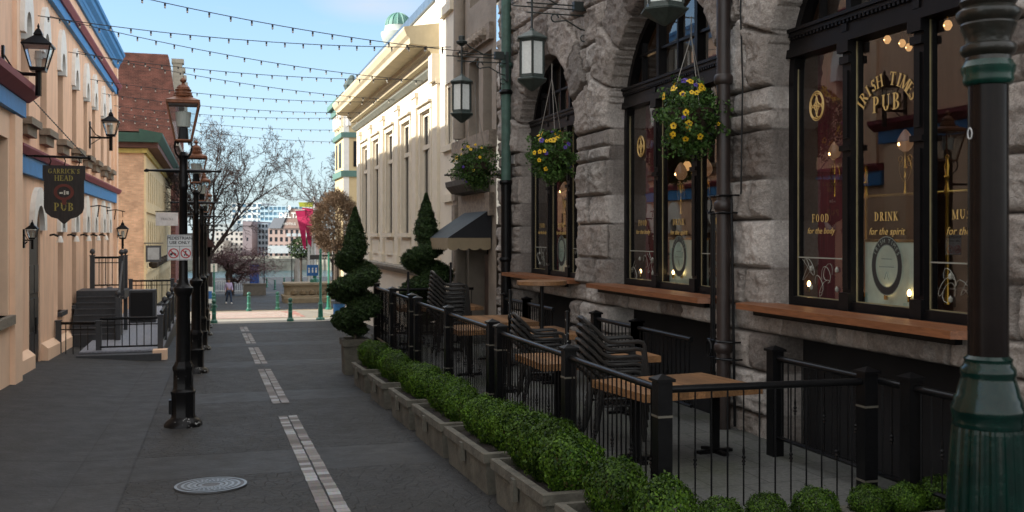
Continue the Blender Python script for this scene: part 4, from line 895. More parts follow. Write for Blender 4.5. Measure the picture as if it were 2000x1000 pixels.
def window(a, b, idx):
    w_ = thing('tmp', (XG, (a+b)/2, 1.62), '', ''); w_.name = 'window'; [w_.pop(k) for k in ('label', 'category') if k in w_]
    w_.parent = inn; w_.location = Vector((XG, (a+b)/2, 1.62))-Vector(inn.location)
    t3 = (b-a)/3; r = (b-a)/2; mid = (a+b)/2; x0, x1 = XG-.05, XG+.08
    m = MB(); m.box((x0-.02, a-.02, 1.62), (x1, a+.1, SP+.02)); m.box((x0-.02, b-.1, 1.62), (x1, b+.02, SP+.02))
    m.box((x0-.03, a+.1, 1.62), (x1, b-.1, 1.76)); m.box((x0-.07, a+.1, 1.6), (x0-.03, b-.1, 1.66))
    N = 28
    for k in range(N):
        p, q = pi*k/N, pi*(k+1)/N
        m.prism([(mid+(r-.1)*math.cos(p), SP+(r-.1)*math.sin(p)), (mid+(r+.02)*math.cos(p), SP+(r+.02)*math.sin(p)), (mid+(r+.02)*math.cos(q), SP+(r+.02)*math.sin(q)), (mid+(r-.1)*math.cos(q), SP+(r-.1)*math.sin(q))], 'X', x0-.02, x1)
    m.build('frame', blkw, w_)
    m = MB()
    for k in (1, 2):
        y = a+t3*k
        m.box((x0-.03, y-.075, 1.66), (x1, y+.075, TR)); m.box((x0-.055, y-.045, 1.9), (x0-.03, y+.045, 3.35)); m.box((x0-.075, y-.085, 1.66), (x0-.03, y+.085, 1.86)); m.box((x0-.07, y-.09, 3.42), (x0-.03, y+.09, 3.48)); m.box((x0-.055, y-.04, 3.56), (x0-.03, y+.04, 4.3)); m.box((x0-.07, y-.085, 4.38), (x0-.03, y+.085, 4.46)); m.box((x0-.09, y-.10, 4.5), (x0-.03, y+.10, TR))
    m.build('mullions', blkw, w_)
    m = MB(); m.box((x0-.08, a+.02, TR), (x1, b-.02, TR+.10)); m.box((x0-.05, a+.02, TR+.10), (x1, b-.02, TR+.24)); m.box((x0-.09, a+.02, TR+.24), (x1, b-.02, TR+.29)); m.box((x0-.12, a+.02, TR+.29), (x1, b-.02, TR+.33))
    for k in range(int((b-a-.1)/.07)): m.box((x0-.085, a+.06+k*.07, TR+.205), (x0-.05, a+.095+k*.07, TR+.238))
    for k in range(4): m.box((x0-.07, a+t3*k-.05 if k else a+.05, TR+.11), (x0-.05, a+t3*k+.05 if k else a+.12, TR+.2))
    m.build('transom', blkw, w_)
    m = MB(); zt = TR+.33
    for k in range(1, 6):
        y = a+(b-a)*k/6; h = SP+math.sqrt(max(0, (r-.1)**2-(y-mid)**2)); 
        if h > zt: m.box((x0+.02, y-.02, zt), (x1-.02, y+.02, h+.02)) if k != 2 and k != 4 else m.box((x0-.01, y-.045, zt), (x1, y+.045, h+.02))
    z = zt+.48; hw = math.sqrt(max(0, (r-.1)**2-(z-SP)**2)); m.box((x0+.025, mid-hw, z-.02), (x1-.02, mid+hw, z+.02))
    m.build('fanlight_bars', blkw, w_)
    m = MB(); P = [(mid+(r-.09)*math.cos(pi*k/24), SP+(r-.09)*math.sin(pi*k/24)) for k in range(25)]; P = [(u, max(z, zt)) for u, z in P if z > zt-.3]
    m.add([(XG+.03, u, z) for u, z in P], [tuple(range(len(P)))]); m.build('fanlight_glass', wglass, w_)
    m = MB(); m.prism([(u, z) for u, z in P], 'X', XG+.5, XG+.51); m.build('blind', M('grey_blind', srgb('6E6A66'), .9, var=.25, scale=3, stretch=(1, 9, 1)), w_)
    m = MB(); pts = []
    for k in range(3):
        p, q = a+t3*k, a+t3*(k+1); p = p+(.1 if k == 0 else .075); q = q-(.1 if k == 2 else .075)
        m2 = MB(); m2.quad((XG, p, 1.76), (XG, p, TR), (XG, q, TR), (XG, q, 1.76)); m2.build('pane', wglass, w_)
        pts.append((p, q)); m.box((XG-.014, p, 1.76), (XG-.002, p+.006, TR)); m.box((XG-.014, q-.011, 1.76), (XG-.002, q, TR)); m.box((XG-.014, p+.006, 1.76), (XG-.002, q-.011, 1.768))
    m.build('edge_lines', putty, w_)
    # etched glass band at the foot of the outer panes
    m = MB(); rr = random.Random(idx)
    for k in (0, 2):
        p, q = pts[k]
        m.box((XG-.012, p, 2.22), (XG-.008, q, 2.235))
        for j in range(7):
            y, z = p+.12+rr.random()*(q-p-.25), 1.85+rr.random()*.3; P_ = [(XG-.01, y+.13*math.cos(t*.5+j)*(.4+t*.07), z+.1*math.sin(t*.55+j*2)) for t in range(10)]; m.tube(P_, .0035, 3, cap=False)
        for j in range(2):
            for zz in (1.88, 2.1): m.lathe([(.0, -.035), (.02, -.02), (.022, .01), (0, .04)], 6, (XG-.016, p+.2+j*.5, zz))
    m.build('etched_band', M('etched_glass', srgb('8A8A80'), .5), w_)
    yl, ym, yr = [(p+q)/2 for p, q in pts[::-1]]
    gserif(w_, 'FOOD', .095, yl+.02, 2.69); gtext(w_, 'for the body', .10, yl+.02, 2.54, shear=.3)
    gserif(w_, 'DRINK', .092, ym, 2.69); gtext(w_, 'for the spirit', .105, ym, 2.53, shear=.3)
    gserif(w_, 'MUSIC', .092, yr, 2.69); gtext(w_, 'for the soul', .105, yr, 2.53, shear=.3)
    # knot roundel
    m = MB(); zc = 4.0 if idx == 0 else 3.95
    for (cy, cz, rad) in ((0, 0, .155), (0, 0, .135), (-.05, .06, .07), (.05, .06, .07), (-.05, -.06, .07), (.05, -.06, .07), (0, 0, .05)):
        m.tube([(XG-.012, yl+.1+cy+rad*.92*math.cos(2*pi*k/18), zc+cz+rad*1.1*math.sin(2*pi*k/18)) for k in range(19)], .0075, 4, cap=False)
    m.build('knot_roundel', goldl, w_)
    # oval badge on the middle pane
    m = MB(); zc = 2.17
    def ring(r0, r1, x):
        vs = []
        for k in range(32):
            for rr_ in (r0, r1): vs.append((x, ym+rr_*.9*math.cos(2*pi*k/32), zc+rr_*1.12*math.sin(2*pi*k/32)))
        m.add(vs, [(2*k, 2*k+1, (2*k+3) % 64, (2*k+2) % 64) for k in range(32)])
    ring(.2, .27, XG-.008); m.build('badge_ring', M('badge_black', (.012, .013, .013), .5), w_)
    m = MB(); ring(.192, .2, XG-.009); ring(.27, .278, XG-.009); m.build('badge_outline', M('badge_pale', srgb('6E766E'), .6), w_)
    gm = M('badge_pale', srgb('8E968E'))
    for s_, a0, a1, sg in (('IRISH TIMES', 150, 30, 1),):
        for ch, k in zip(s_, range(len(s_))):
            if ch == ' ': continue
            t = R(a0+(a1-a0)*k/(len(s_)-1)); cy, cz = ym-.235*.9*math.cos(t), zc+.235*1.12*math.sin(t); ro = t-pi/2
            ro = -(t-pi/2)*-1
            text_mesh('badge_letter', ch, .06, lambda u, v, w2, cy=cy, cz=cz, ro=ro: (XG-.011-w2, cy-(u*math.cos(ro)-v*math.sin(ro)), cz+u*math.sin(ro)+v*math.cos(ro)), gm, w_)
    m = MB(); m.box((XG-.012, ym-.12, zc-.015), (XG-.009, ym+.12, zc-.005)); m.box((XG-.012, ym-.08, zc+.07), (XG-.009, ym+.08, zc+.078)); m.tube([(XG-.01, ym-.03, zc-.14), (XG-.01, ym, zc-.06), (XG-.01, ym+.03, zc-.14)], .004, 3); m.build('badge_lines', gm, w_)
    if idx == 0:
        R0 = .46
        def arc(k, n): t = R(157-134*k/(n-1)); return R0*math.cos(t), R0*math.sin(t)*.80, (t-pi/2)*.85
        gserif(w_, 'IRISH TIMES', .135, ym, 3.76, place=arc); gserif(w_, 'PUB', .175, ym, 3.88, gap=.2)
    # wooden ledge below
    return pts
PTS = [window(a, b, i) for i, (a, b) in enumerate(WN)]
for i, ((a, b), lb) in enumerate(zip(WN, ('under the nearest pub window', 'under the middle pub window', 'under the farthest pub window'))):
    t = thing('bar_ledge', (XW-.2, (a+b)/2, 1.6), 'varnished wooden drinks ledge '+lb, 'ledge', 'drinks ledges under the pub windows')
    m = MB(); L0_, L1_ = a-.12, b+.28; n_ = 3
    for k in range(n_):
        x0 = 6.06+k*.16; s0 = .12 if k == 0 else 0; m.prism([(x0, L0_+s0), (x0+.155, L0_), (x0+.155, L1_), (x0, L1_-s0)], 'Z', 1.60, 1.672)
    m.build('boards', wood, t)
    m = MB()
    m.box((6.22, L0_+.25, 1.53), (6.30, L1_-.25, 1.598)); m.build('batten', black, t)
# interior
room = [MB() for _ in range(4)]
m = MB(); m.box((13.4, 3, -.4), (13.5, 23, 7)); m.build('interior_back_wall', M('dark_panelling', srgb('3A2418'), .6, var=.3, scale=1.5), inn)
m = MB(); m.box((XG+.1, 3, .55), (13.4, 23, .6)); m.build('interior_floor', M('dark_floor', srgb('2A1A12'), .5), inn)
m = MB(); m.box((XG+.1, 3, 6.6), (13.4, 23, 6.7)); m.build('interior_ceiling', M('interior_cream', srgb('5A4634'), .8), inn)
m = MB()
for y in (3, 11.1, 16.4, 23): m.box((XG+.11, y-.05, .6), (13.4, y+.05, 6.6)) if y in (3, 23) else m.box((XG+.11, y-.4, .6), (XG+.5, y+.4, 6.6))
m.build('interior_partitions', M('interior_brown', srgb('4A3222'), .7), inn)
for i, (a, b) in enumerate(WN):
    lb = ('nearest', 'middle', 'farthest')[i]
    m = MB(); N = 26
    for k in range(N):
        y0, y1 = b-.02-k*.03, b-.02-(k+1)*.03; f = lambda j: XG+.32+.045*math.sin(j*1.25); m.quad((f(k), y0, .6), (f(k+1), y1, .6), (f(k+1), y1, 4.9), (f(k), y0, 4.9))
    tag(m.build('curtain', maro), 'maroon curtain hanging inside the left edge of the %s pub window' % lb, 'curtain', 'maroon curtains inside the pub')
# brass rail and globe lamps inside
glow = M('lamp_glow', (.9, .6, .3), .5, emit=(1, .55, .2), es=4)
glow2 = M('amber_globe_glow', (.8, .6, .4), .5, emit=(1, .52, .2), es=.30)
globeg = glass('globe_glass', (.85, .8, .75)) 
def globe_lamp(y, x, zb, label, big=1.0):
    t = thing('globe_lamp', (x, y, zb), label, 'lamp', 'brass globe lamps inside the pub')
    m = MB(); m.lathe([(.035, 0), (.035, .05), (.02, .08), (.02, .3), (.035, .33), (.02, .36), (.02, .5), (.04, .53), (.02, .56), (.022, .8), (.04, .84), (.06, .86)], 10); m.build('stem', brass, t, True, world=False)
    m = MB()
    for s in (-1, 1):
        P_ = [(0, s*(.05+.13*math.sin(k*.5)), .25+.085*k-.0) for k in range(7)]; m.tube(P_, .008, 5); m.tube([(0, s*(.14+.06*math.cos(k*.9)), .72+.07*math.sin(k*.9)) for k in range(8)], .008, 5)
        m.tube([(0, s*(.12+.05*math.cos(k*.9)), .62+.06*math.sin(k*.9)) for k in range(8)], .006, 5)
    m.build('scroll_arms', brass, t, world=False)
    m = MB(); m.lathe([(.05, .86), (.12, .93), (.155, 1.02), (.14, 1.12), (.09, 1.22), (.04, 1.29), (.02, 1.31)], 14); m.build('globe', M('smoky_globe', srgb('3E2E2A'), .35, emit=(1, .5, .25), es=.05), t, True, world=False)
    m = MB(); m.lathe([(.0, .99), (.02, 1.0), (.026, 1.03), (.014, 1.06), (0, 1.07)], 8, (-.145, 0, -.02)); m.build('bulb', glow, t, world=False)
    return t
yA, yB = WN[0]
XI = XG+.3
p0, p1 = onX(1672, 376, XI), onX(1905, 376, XI); zr = 2.93
t = thing('brass_rail', (XI, 9, zr), 'polished brass rail on turned brass posts behind the nearest pub window', 'rail')
m = MB(); m.tube([(XI, p0.y, zr), (XI, p1.y, zr)], .016, 8); m.build('rail', brass, t, True)
for x_, top in ((1692, 322), (1850, 300)):
    q = onX(x_, top, XI); MB().lathe([(.03, 1.8), (.02, 1.9), (.018, zr-.05), (.03, zr-.02), (.03, zr+.02), (.018, zr+.06), (.018, zr+.12), (.034, zr+.15), (.02, zr+.18), (.03, q.z-.12), (.016, q.z-.07), (.026, q.z-.03), (0, q.z)], 8, (XI, q.y, 0)).build('post', brass, t, True)
for x_, yb, s_, lb in ((1768, 378, .52, 'brass globe lamp on the rail behind the middle pane of the nearest window'), (1631, 384, .50, 'brass lamp with a glowing globe behind the left pane of the nearest window'), (1330, 418, .62, 'brass lamp with a glowing globe behind the middle pane of the middle window'), (1379, 412, .6, 'brass lamp behind the right pane of the middle window, by the drainpipe'), (1103, 440, .7, 'brass lamp behind the farthest window')):
    q = onX(x_, yb, XI); globe_lamp(q.y, XI, q.z, lb).scale = (s_*1.05, s_*1.05, s_)
lampb = M('bright_bulb', (1, .8, .5), .5, emit=(1, .6, .25), es=5)
for x, px, py, s, lb in ((XG+1.6, 1733, 78, .075, 'glowing pendant globe high inside the nearest window, left of three'), (XG+1.6, 1762, 85, .07, 'glowing pendant globe high inside the nearest window, middle of three'), (XG+1.9, 1775, 93, .07, 'glowing pendant globe high inside the nearest window, lowest of three'), (XG+.8, 1793, 48, .085, 'glowing pendant globe at the top right of the middle pane of the nearest window'), (XG+.8, 1851, 50, .075, 'glowing pendant globe behind the right pane of the nearest window'), (XG+1.2, 1611, 262, .07, 'small amber bell lamp behind the left pane of the nearest window'), (XG+1.4, 1342, 325, .12, 'glowing pendant globe inside the middle window')):
    q_ = onX(px, py, x); y, z = q_.y, q_.z
    s *= .66
    t = thing('pendant_lamp', (x, y, z), lb, 'pendant lamp', 'pendant lamps inside the pub')
    m = MB(); m.lathe([(.02, -1.0*s), (.6*s, -.8*s), (s, 0), (.8*s, .7*s), (.4*s, 1.2*s)], 20); m.build('globe', glow2, t, True, world=False)
    m = MB(); m.tube([(0, 0, s), (0, 0, 6.6-z)], .008, 5); m.lathe([(.5*s, 1.1*s), (.3*s, 1.5*s)], 8); m.build('cord', brass, t, world=False)
    m = MB(); m.lathe([(0, -.25*s), (.2*s, 0), (0, .25*s)], 8, (-s*.88, 0, 0)); m.build('bulb', lampb, t, world=False)
for px, py, x, lb in ((1730, 567, .10, 'bright small bulb low behind the middle pane of the nearest window, left one'), (1776, 571, .10, 'bright small bulb low behind the middle pane of the nearest window, right one'), (1580, 553, .2, 'dim amber candle bulb low behind the left pane of the nearest window'), (1315, 531, .10, 'bright small bulb low behind the badge of the middle window, left one'), (1331, 531, .10, 'bright small bulb low behind the badge of the middle window, right one'), (1251, 529, .2, 'dim amber candle bulb low in the left pane of the middle window')):
    q_ = onX(px, py, XG+x); y = q_.y
    t = thing('candle_bulb', (XG+x, y, q_.z-.1), lb, 'light bulb', 'small bulbs along the window boards')
    m = MB(); m.lathe([(.02, 0), (.02, .06)], 8); m.build('holder', brass, t, world=False); m = MB(); m.lathe([(.012, .06), (.021, .085), (.021, .105), (.006, .13)], 10); m.build('bulb', lampb, t, world=False)
for i, (a, b) in enumerate(WN):
    t3 = (b-a)/3; t = thing('reflection_panel', (XG+.25, (a+b)/2, 1.9), 'pale green panel painted as a reflection behind the middle pane of the %s pub window' % ('nearest', 'middle', 'farthest')[i], 'painted reflection', 'pale reflection panels inside the pub windows')
    m = MB(); m.box((XG+.14, a+t3+.02, 1.6), (XG+.16, b-t3-.02, 2.42)); m.build('panel', M('pale_green_reflection', srgb('A8BAB0'), .7), t)  # reflection on the glass is painted as this pale panel
    m = MB(); m.box((XG+.13, a+t3, 2.42), (XG+.17, b-t3, 2.45)); m.build('rim', brass, t)
for i, (a, b) in enumerate(WN):
    m = MB(); m.bx((XG+1.4, (a+b)/2-.2, 1.25), (.9, 1.4, 1.3)); m.bx((XG+1.9, (a+b)/2-.2, 2.5), (.06, 1.1, 1.1))
    o = tag(m.build('bar_cabinet', M('cabinet_wood', srgb('33190F'), .4)), 'dark wooden cabinet standing in the room behind the %s pub window' % ('nearest', 'middle', 'farthest')[i], 'cabinet', 'cabinets inside the pub')
# room light of the lit pub lamps
for y in (8.7, 13.6, 19): 
    L = bpy.data.lights.new('room_lamp', 'POINT'); L.energy = 4; L.color = (1, .62, .32); L.shadow_soft_size = .2
    o = bpy.data.objects.new('room_lamp', L); COL.objects.link(o); o.location = (XG+1.9, y, 4.45)
# ------------------------------------------------------------------ grey ashlar entrance bay beyond the pub (same building)
ash = M('grey_ashlar', srgb('8C8276'), .88, var=.2, scale=1.6, bump=.5, bscale=14)
carved = M('carved_stone', srgb('857A6E'), .9, var=.35, scale=9, bump=1.2, bscale=16)
ent = thing('entrance_bay', (6.3, 24, -1), 'pale grey carved stone entrance bay between the rough stone pub and the cream building', 'building')
m = MB(); back = []
YA0, YA1 = 22.3, 26.1
wall_open(m, YA0, YA1, -1.5, 10.2, [(23.0, 24.9, -1.4, 2.75, False), (23.9, 24.9, 5.0, 6.9, False), (22.7, 23.5, 5.0, 6.9, False), (23.0, 24.8, 8.3, 9.9, True)], PX(6.32, 1), .5, back); m.build('wall', ash, ent)
for o in back[1:]: q = MB(); q.quad(*[(6.78, u, z) for u, z in o]); q.build('window', dglass, ent)
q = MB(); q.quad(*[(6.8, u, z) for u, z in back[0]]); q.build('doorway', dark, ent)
q = MB(); q.box((6.5, 23.1, -1), (6.56, 24.0, 2)); q.build('door', M('brown_door', srgb('3E2C20'), .5), ent)
for A_, B_ in (((6.14, 22.32, 4.55), (6.34, 26.1, 4.95)), ((6.2, 22.5, 2.95), (6.33, 25.6, 3.5))): MB().box(A_, B_).build('carved_band', carved, ent)
m = MB(); m.box((6.2, 22.5, 7.1), (6.34, 26.1, 7.5))
for k in range(9): m.lathe([(.05, 0), (.13, .08), (.1, .2), (.04, .28)], 6, (6.16, 22.9+k*.33, 7.15))
m.build('carved_frieze', carved, ent)
m = MB()
for y in (25.3,): m.lathe([(.22, -1.2), (.22, -.4), (.17, -.3), (.165, 2.5), (.2, 2.6), (.24, 2.9)], 14, (6.22, y, 0))
m.lathe([(.17, 5), (.15, 9.2), (.22, 9.5)], 12, (6.2, 25.45, 0)); m.build('columns', ash, ent, True)
m = MB()
for a, z0, z1 in ((25.62, -1, 4.2),): m.box((6.16, a, z0), (6.33, a+.42, z1)); 
for k in range(7): m.box((6.12, 25.66, -.2+k*.6), (6.17, 26.0, .28+k*.6))
m.build('pilaster', carved, ent)
m = MB(); m.prism([(6.32, 3.5), (5.95, 3.55), (5.8, 3.72), (5.78, 3.85), (6.32, 3.85)], 'Y', 22.9, 25.3); m.box((5.9, 23.9, 3.852), (6.2, 24.7, 4.3)); m.build('balcony_ledge', M('dark_ledge_stone', srgb('4E4A45'), .9, var=.3, scale=6), ent)
# awning
aw = thing('awning', (6.3, 24, 2.2), 'black sloping awning with a scalloped tan valance over the pub entrance', 'awning')
y0, y1 = 22.65, 24.9; xo, zo, zi = 5.24, 2.42, 3.12
m = MB(); m.quad((xo, y0, zo), (xo, y1, zo), (6.3, y1, zi), (6.3, y0, zi)); m.build('canopy', M('slate_canvas', srgb('3A4248'), .8, var=.12, scale=3), aw)
m = MB(); m.prism([(xo, zo), (6.3, zo-.03), (6.3, zi-.01)], 'Y', y0+.005, y0+.03); m.build('side_gusset', M('black_canvas', (.01, .011, .014), .85), aw); m = MB(); m.prism([(xo, zo), (6.3, zo-.03), (6.3, zi-.01)], 'Y', y1-.03, y1-.005); m.build('side_gusset', M('black_canvas'), aw)
val = M('tan_canvas', srgb('85775F'), .85, var=.08, scale=4)
m = MB()
def scal(a, b, f, n):
    L = [(a+(b-a)*k/n) for k in range(n+1)]; top = zo; 
    for k in range(n):
        for j in range(6):
            u0, u1 = L[k]+(L[k+1]-L[k])*j/6, L[k]+(L[k+1]-L[k])*(j+1)/6
            d = lambda t: top-.24-.05*math.sin(pi*t)**.6 if 0 < t < 1 else top-.235
            m.quad(f(u0, top), f(u1, top), f(u1, d((j+1)/6)), f(u0, d(j/6)))
scal(xo, 6.28, lambda u, z: (u, y0, z), 4); scal(y0, y1, lambda u, z: (xo, u, z), 9); m.build('valance', val, aw)
# ------------------------------------------------------------------ cream building
XC_ = 6.25
cr_ = thing('cream_building', (XC_, 36, -1), 'cream stucco building with tall windows and a deep sunlit cornice on the right', 'building')
cy = [29.9, 33.1, 36.3, 39.5, 42.5]
m = MB(); back = []
ops = [(y-.72, y+.72, 2.55, 6.25, False) for y in cy] + [(26.45, 27.35, 5.0, 6.7, False), (26.45, 27.35, 8.9, 11, False)] + [(y-.4, y+.4, -.6, .25, False) for y in cy] + [(28.2, 29.1, 9.9, 12, False)]
wall_open(m, 26.1, 45.3, -2.6, 9.35, [o for o in ops if o[3] < 9.3], PX(XC_, 1), .13, back)
wall_open(m, 26.1, 28.6, 9.35, 10.6, [(26.45, 27.35, 9.36, 10.3, False)], PX(XC_, 1), .28, back)
m.quad((XC_, 45.3, -2.6), (20, 45.3, -2.6), (20, 45.3, 9.35), (XC_, 45.3, 9.35)); m.quad((XC_, 28.6, 9.35), (16, 28.6, 9.35), (16, 28.6, 10.6), (XC_, 28.6, 10.6)); m.build('wall', offwhite, cr_)
dfr = M('dark_sash', srgb('3A3A36'), .5)
for o in back:
    us = [p[0] for p in o]; zs = [p[1] for p in o]; yc = (min(us)+max(us))/2; z0, z1 = min(zs), max(zs); hw = (max(us)-min(us))/2
    m = MB(); m.quad(*[(XC_+.12, u, z) for u, z in o]); wd = m.build('window', dglass, cr_)
    m = MB(); x = XC_+.06; m.box((x, yc-hw, z0), (x+.05, yc-hw+.08, z1)); m.box((x, yc+hw-.08, z0), (x+.05, yc+hw, z1)); m.box((x, yc-.04, z0), (x+.05, yc+.04, z1)); m.box((x-.002, yc-hw+.08, z1-.1), (x+.05, yc+hw-.08, z1)); 
    if z1-z0 > 2: m.box((x-.03, yc-hw, 5.12), (x+.05, yc+hw, 5.26))
    h = m.build('sash', cream2 if z1 > 2 else dfr, wd); h.location = (0, 0, 0)
    if z1-z0 > 2:
        m = MB(); m.box((XC_-.06, yc-hw-.2, z0), (XC_, yc-hw-.02, z1+.02)); m.box((XC_-.06, yc+hw+.02, z0), (XC_, yc+hw+.2, z1+.02)); m.box((XC_-.08, yc-hw-.24, z1+.022), (XC_, yc+hw+.24, z1+.2)); m.box((XC_-.17, yc-hw-.3, z1+.2), (XC_, yc+hw+.3, z1+.27)); h = m.build('surround', cream2, wd); h.location = (0, 0, 0)
        m = MB(); m.box((XC_-.16, yc-hw-.26, z0-.14), (XC_+.2, yc+hw+.26, z0)); m.box((XC_-.06, yc-hw-.1, 1.75), (XC_-.0, yc+hw+.1, 2.3)); h = m.build('sill', cream2, wd); h.location = (0, 0, 0)
m = MB()
for y in [28.35, 31.5, 34.7, 37.9, 41.0, 44.0]: m.box((XC_-.09, y-.34, 1.5), (XC_, y+.34, 6.85)); m.box((XC_-.13, y-.38, 1.46), (XC_, y+.38, 1.8)); m.box((XC_-.13, y-.38, 6.852), (XC_, y+.38, 7.0))
m.box((XC_-.24, 28.0, 6.9), (XC_, 28.5, 7.7)) ; m.build('pilasters', cream2, cr_)
m = MB(); m.prism([(XC_, 1.18), (XC_-.18, 1.2), (XC_-.3, 1.36), (XC_-.3, 1.44), (XC_, 1.458)], 'Y', 28.0, 45.5); m.build('string_course', M('grey_string_course', srgb('8A857A'), .85, var=.2), cr_)
m = MB(); m.prism([(XC_, 7.2), (XC_-.08, 7.2), (XC_-.2, 7.33), (XC_-.2, 7.38), (XC_, 7.4)], 'Y', 28.6, 45.5); m.build('thin_moulding', M('grey_green_moulding', srgb('6E7066'), .8), cr_)
m = MB(); m.prism([(XC_, 7.62), (XC_-.2, 7.62), (XC_-.28, 7.78), (XC_-.34, 7.8), (XC_-.36, 7.92), (XC_-.85, 7.97), (XC_-.87, 8.12), (XC_-.95, 8.2), (XC_-1.02, 8.36), (XC_-1.02, 8.44), (XC_, 8.6)], 'Y', 28.1, 45.9); m.build('cornice', M('tan_cornice', srgb('BFB294'), .8, var=.12, scale=2), cr_)
m = MB(); m.box((XC_-.08, 28.62, 9.352), (XC_+.4, 45.5, 9.62)); m.build('parapet_flashing', M('blue_grey_flashing', srgb('54677A'), .5, metal=.3), cr_)
for A_, B_ in (((XC_-.1, 26.3, 4.8), (XC_, 27.5, 4.95)), ((XC_-.08, 26.3, 3.4), (XC_, 27.4, 3.6)), ((XC_-.05, 26.35, 1.0), (XC_, 27.4, 1.2)), ((XC_-.12, 26.25, 8.6), (XC_, 27.6, 8.85))): MB().box(A_, B_).build('panel', cream2, cr_)
# ------------------------------------------------------------------ corner tower across the side street and the turret dome
teal = M('teal_trim', srgb('55776F'), .6, var=.15); ylw = M('pale_yellow_stucco', srgb('C8B48C'), .85, var=.06)
tw = thing('corner_tower', (7, 57, -2), 'pale yellow corner tower with teal cornices across the side street on the right', 'building')
p = onY(671, 400, 56); X0 = p.x; zz = lambda y: onY(670, y, 56).z
m = MB(); m.box((X0, 56, -3), (X0+14, 60, zz(215))); m.build('wall', ylw, tw)
m = MB(); m.box((X0-.25, 55.8, zz(200)-.5), (X0+14, 60.2, zz(200)-.1)); m.box((X0-.45, 55.6, zz(200)-.1), (X0+14, 60.4, zz(200)+.2)); m.box((X0-.15, 55.9, zz(268)), (X0+14, 60, zz(258))); m.box((X0-.15, 55.9, zz(345)), (X0+14, 60, zz(333))); m.build('teal_cornices', teal, tw)
m = MB(); 
for k in range(5): m.box((X0-.16, 56.2+k*.8, zz(245)), (X0, 56.5+k*.8, zz(216)));m.box((X0+.2+k*.5, 55.86, zz(245)), (X0+.4+k*.5, 56, zz(216)))
m.box((X0-.02, 55.97, -3), (X0+.3, 56.0, zz(216))); m.build('white_brackets', white, tw)
m = MB(); m.box((X0+.55, 55.96, zz(325)), (X0+.95, 55.99, zz(275))); m.box((X0-.03, 57, zz(325)), (X0-.01, 58, zz(275))); m.box((X0-.03, 58.8, zz(325)), (X0-.01, 59.4, zz(275))); m.build('windows', dglass, tw)
m = MB(); m.box((X0-.05, 56, zz(200)+.2), (X0+14, 60, zz(200)+.6)); m.lathe([(.3, 0), (.5, .5), (.1, 1.1)], 8, (X0+.6, 57, zz(200)+.6)); m.build('roof', M('dark_slate', srgb('3E4A46'), .8), tw)
p = onD(778, 60, 62); DX, DY = p.x, p.y; zf = lambda y: onD(778, y, 62).z; k_ = 62/1944.4
dm = thing('domed_turret', (DX, DY, 0), 'round turret with a ribbed teal copper dome rising behind the cream cornice', 'turret')
m = MB(); m.lathe([(k_*18, zf(120)), (k_*20, zf(95)), (k_*30, zf(82)), (k_*34, zf(68)), (k_*34, zf(65)), (k_*28, zf(62)), (k_*26, zf(54)), (k_*26, zf(52))], 24, (DX, DY, 0)); m.build('drum', M('pale_teal_drum', srgb('A4ACA6'), .7, var=.1), dm, True)
m = MB()
for k in range(3): m.lathe([(k_*(21+5*k), zf(98-14*k)), (k_*(24+4.8*k), zf(94-14*k)), (k_*(22+5*k), zf(92-14*k))], 24, (DX, DY, 0))
m.build('bands', teal, dm, True)
m = MB(); P = [(k_*25*math.cos(t*pi/2/8), zf(52)+k_*26*math.sin(t*pi/2/8)) for t in range(9)]; m.lathe(P, 24, (DX, DY, 0))
for k in range(14):
    a = 2*pi*k/14; m.tube([(DX+r*1.01*math.cos(a), DY+r*1.01*math.sin(a), z) for r, z in P], .05, 4)
m.build('dome', M('teal_copper', srgb('4A766C'), .6, var=.15), dm)
m = MB(); m.lathe([(k_*16, 0), (k_*16, zf(110))], 12, (DX, DY, 0)); m.build('shaft', white, dm)
# ------------------------------------------------------------------ drainpipes
t = thing('drainpipe', (6.2, 22.2, -.5), 'green painted drainpipe, black below, at the far edge of the rough stone wall', 'drainpipe')
p = onX(991, 300, 6.25); Yp = p.y
m = MB(); m.tube([(6.22, Yp, 3.6), (6.22, Yp, 10)], .11, 12); m.lathe([(.13, 0), (.15, .05), (.13, .1)], 12, (6.22, Yp, 6.2)); m.build('upper_pipe', M('green_pipe_paint', srgb('3E5A50'), .55, var=.3, scale=6), t, True)
m = MB(); m.tube([(6.22, Yp, -.6), (6.22, Yp, 3.6)], .12, 12)
for z in (3.6, 1.9, 5.6): m.lathe([(.14, 0), (.16, .05), (.14, .1)], 12, (6.22, Yp, z))
m.tube([(6.22, Yp+.2, 1.9), (6.22, Yp+.2, -.5)], .03, 6); m.build('lower_pipe', black, t, True)
p = onX(1413, 300, 6.2); Yq = p.y
t = thing('drainpipe', (6.2, Yq, -.5), 'large black drainpipe with scrolled iron straps on the stone pier between the two nearer windows', 'drainpipe')
m = MB(); m.tube([(6.2, Yq, -.1), (6.2, Yq, 9.6)], .088, 14)
for z in (4.4, 1.0, 2.8): m.lathe([(.1, 0), (.12, .03), (.12, .1), (.1, .13)], 14, (6.2, Yq, z))
m.build('pipe', M('brown_black_pipe', srgb('2A211E'), .45, var=.3, scale=5), t, True)
m = MB()
for z in (2.82, .98):
    for zz_ in (z-.05, z+.17): m.tube([(6.2+.1*math.cos(a)-.0, Yq+.1*math.sin(a), zz_) for a in [k*pi/6 for k in range(13)]], .012, 4); m.tube([(6.12, Yq+.09, zz_), (6.14, Yq+.3, zz_), (6.4, Yq+.3, zz_)], .011, 4); m.tube([(6.12, Yq-.09, zz_), (6.2, Yq-.22, zz_), (6.4, Yq-.22, zz_)], .011, 4)
    m.tube([(6.1, Yq+.2+.07*math.cos(a), z+.06+.1*math.sin(a)) for a in [k*pi/6 for k in range(13)]], .012, 5)
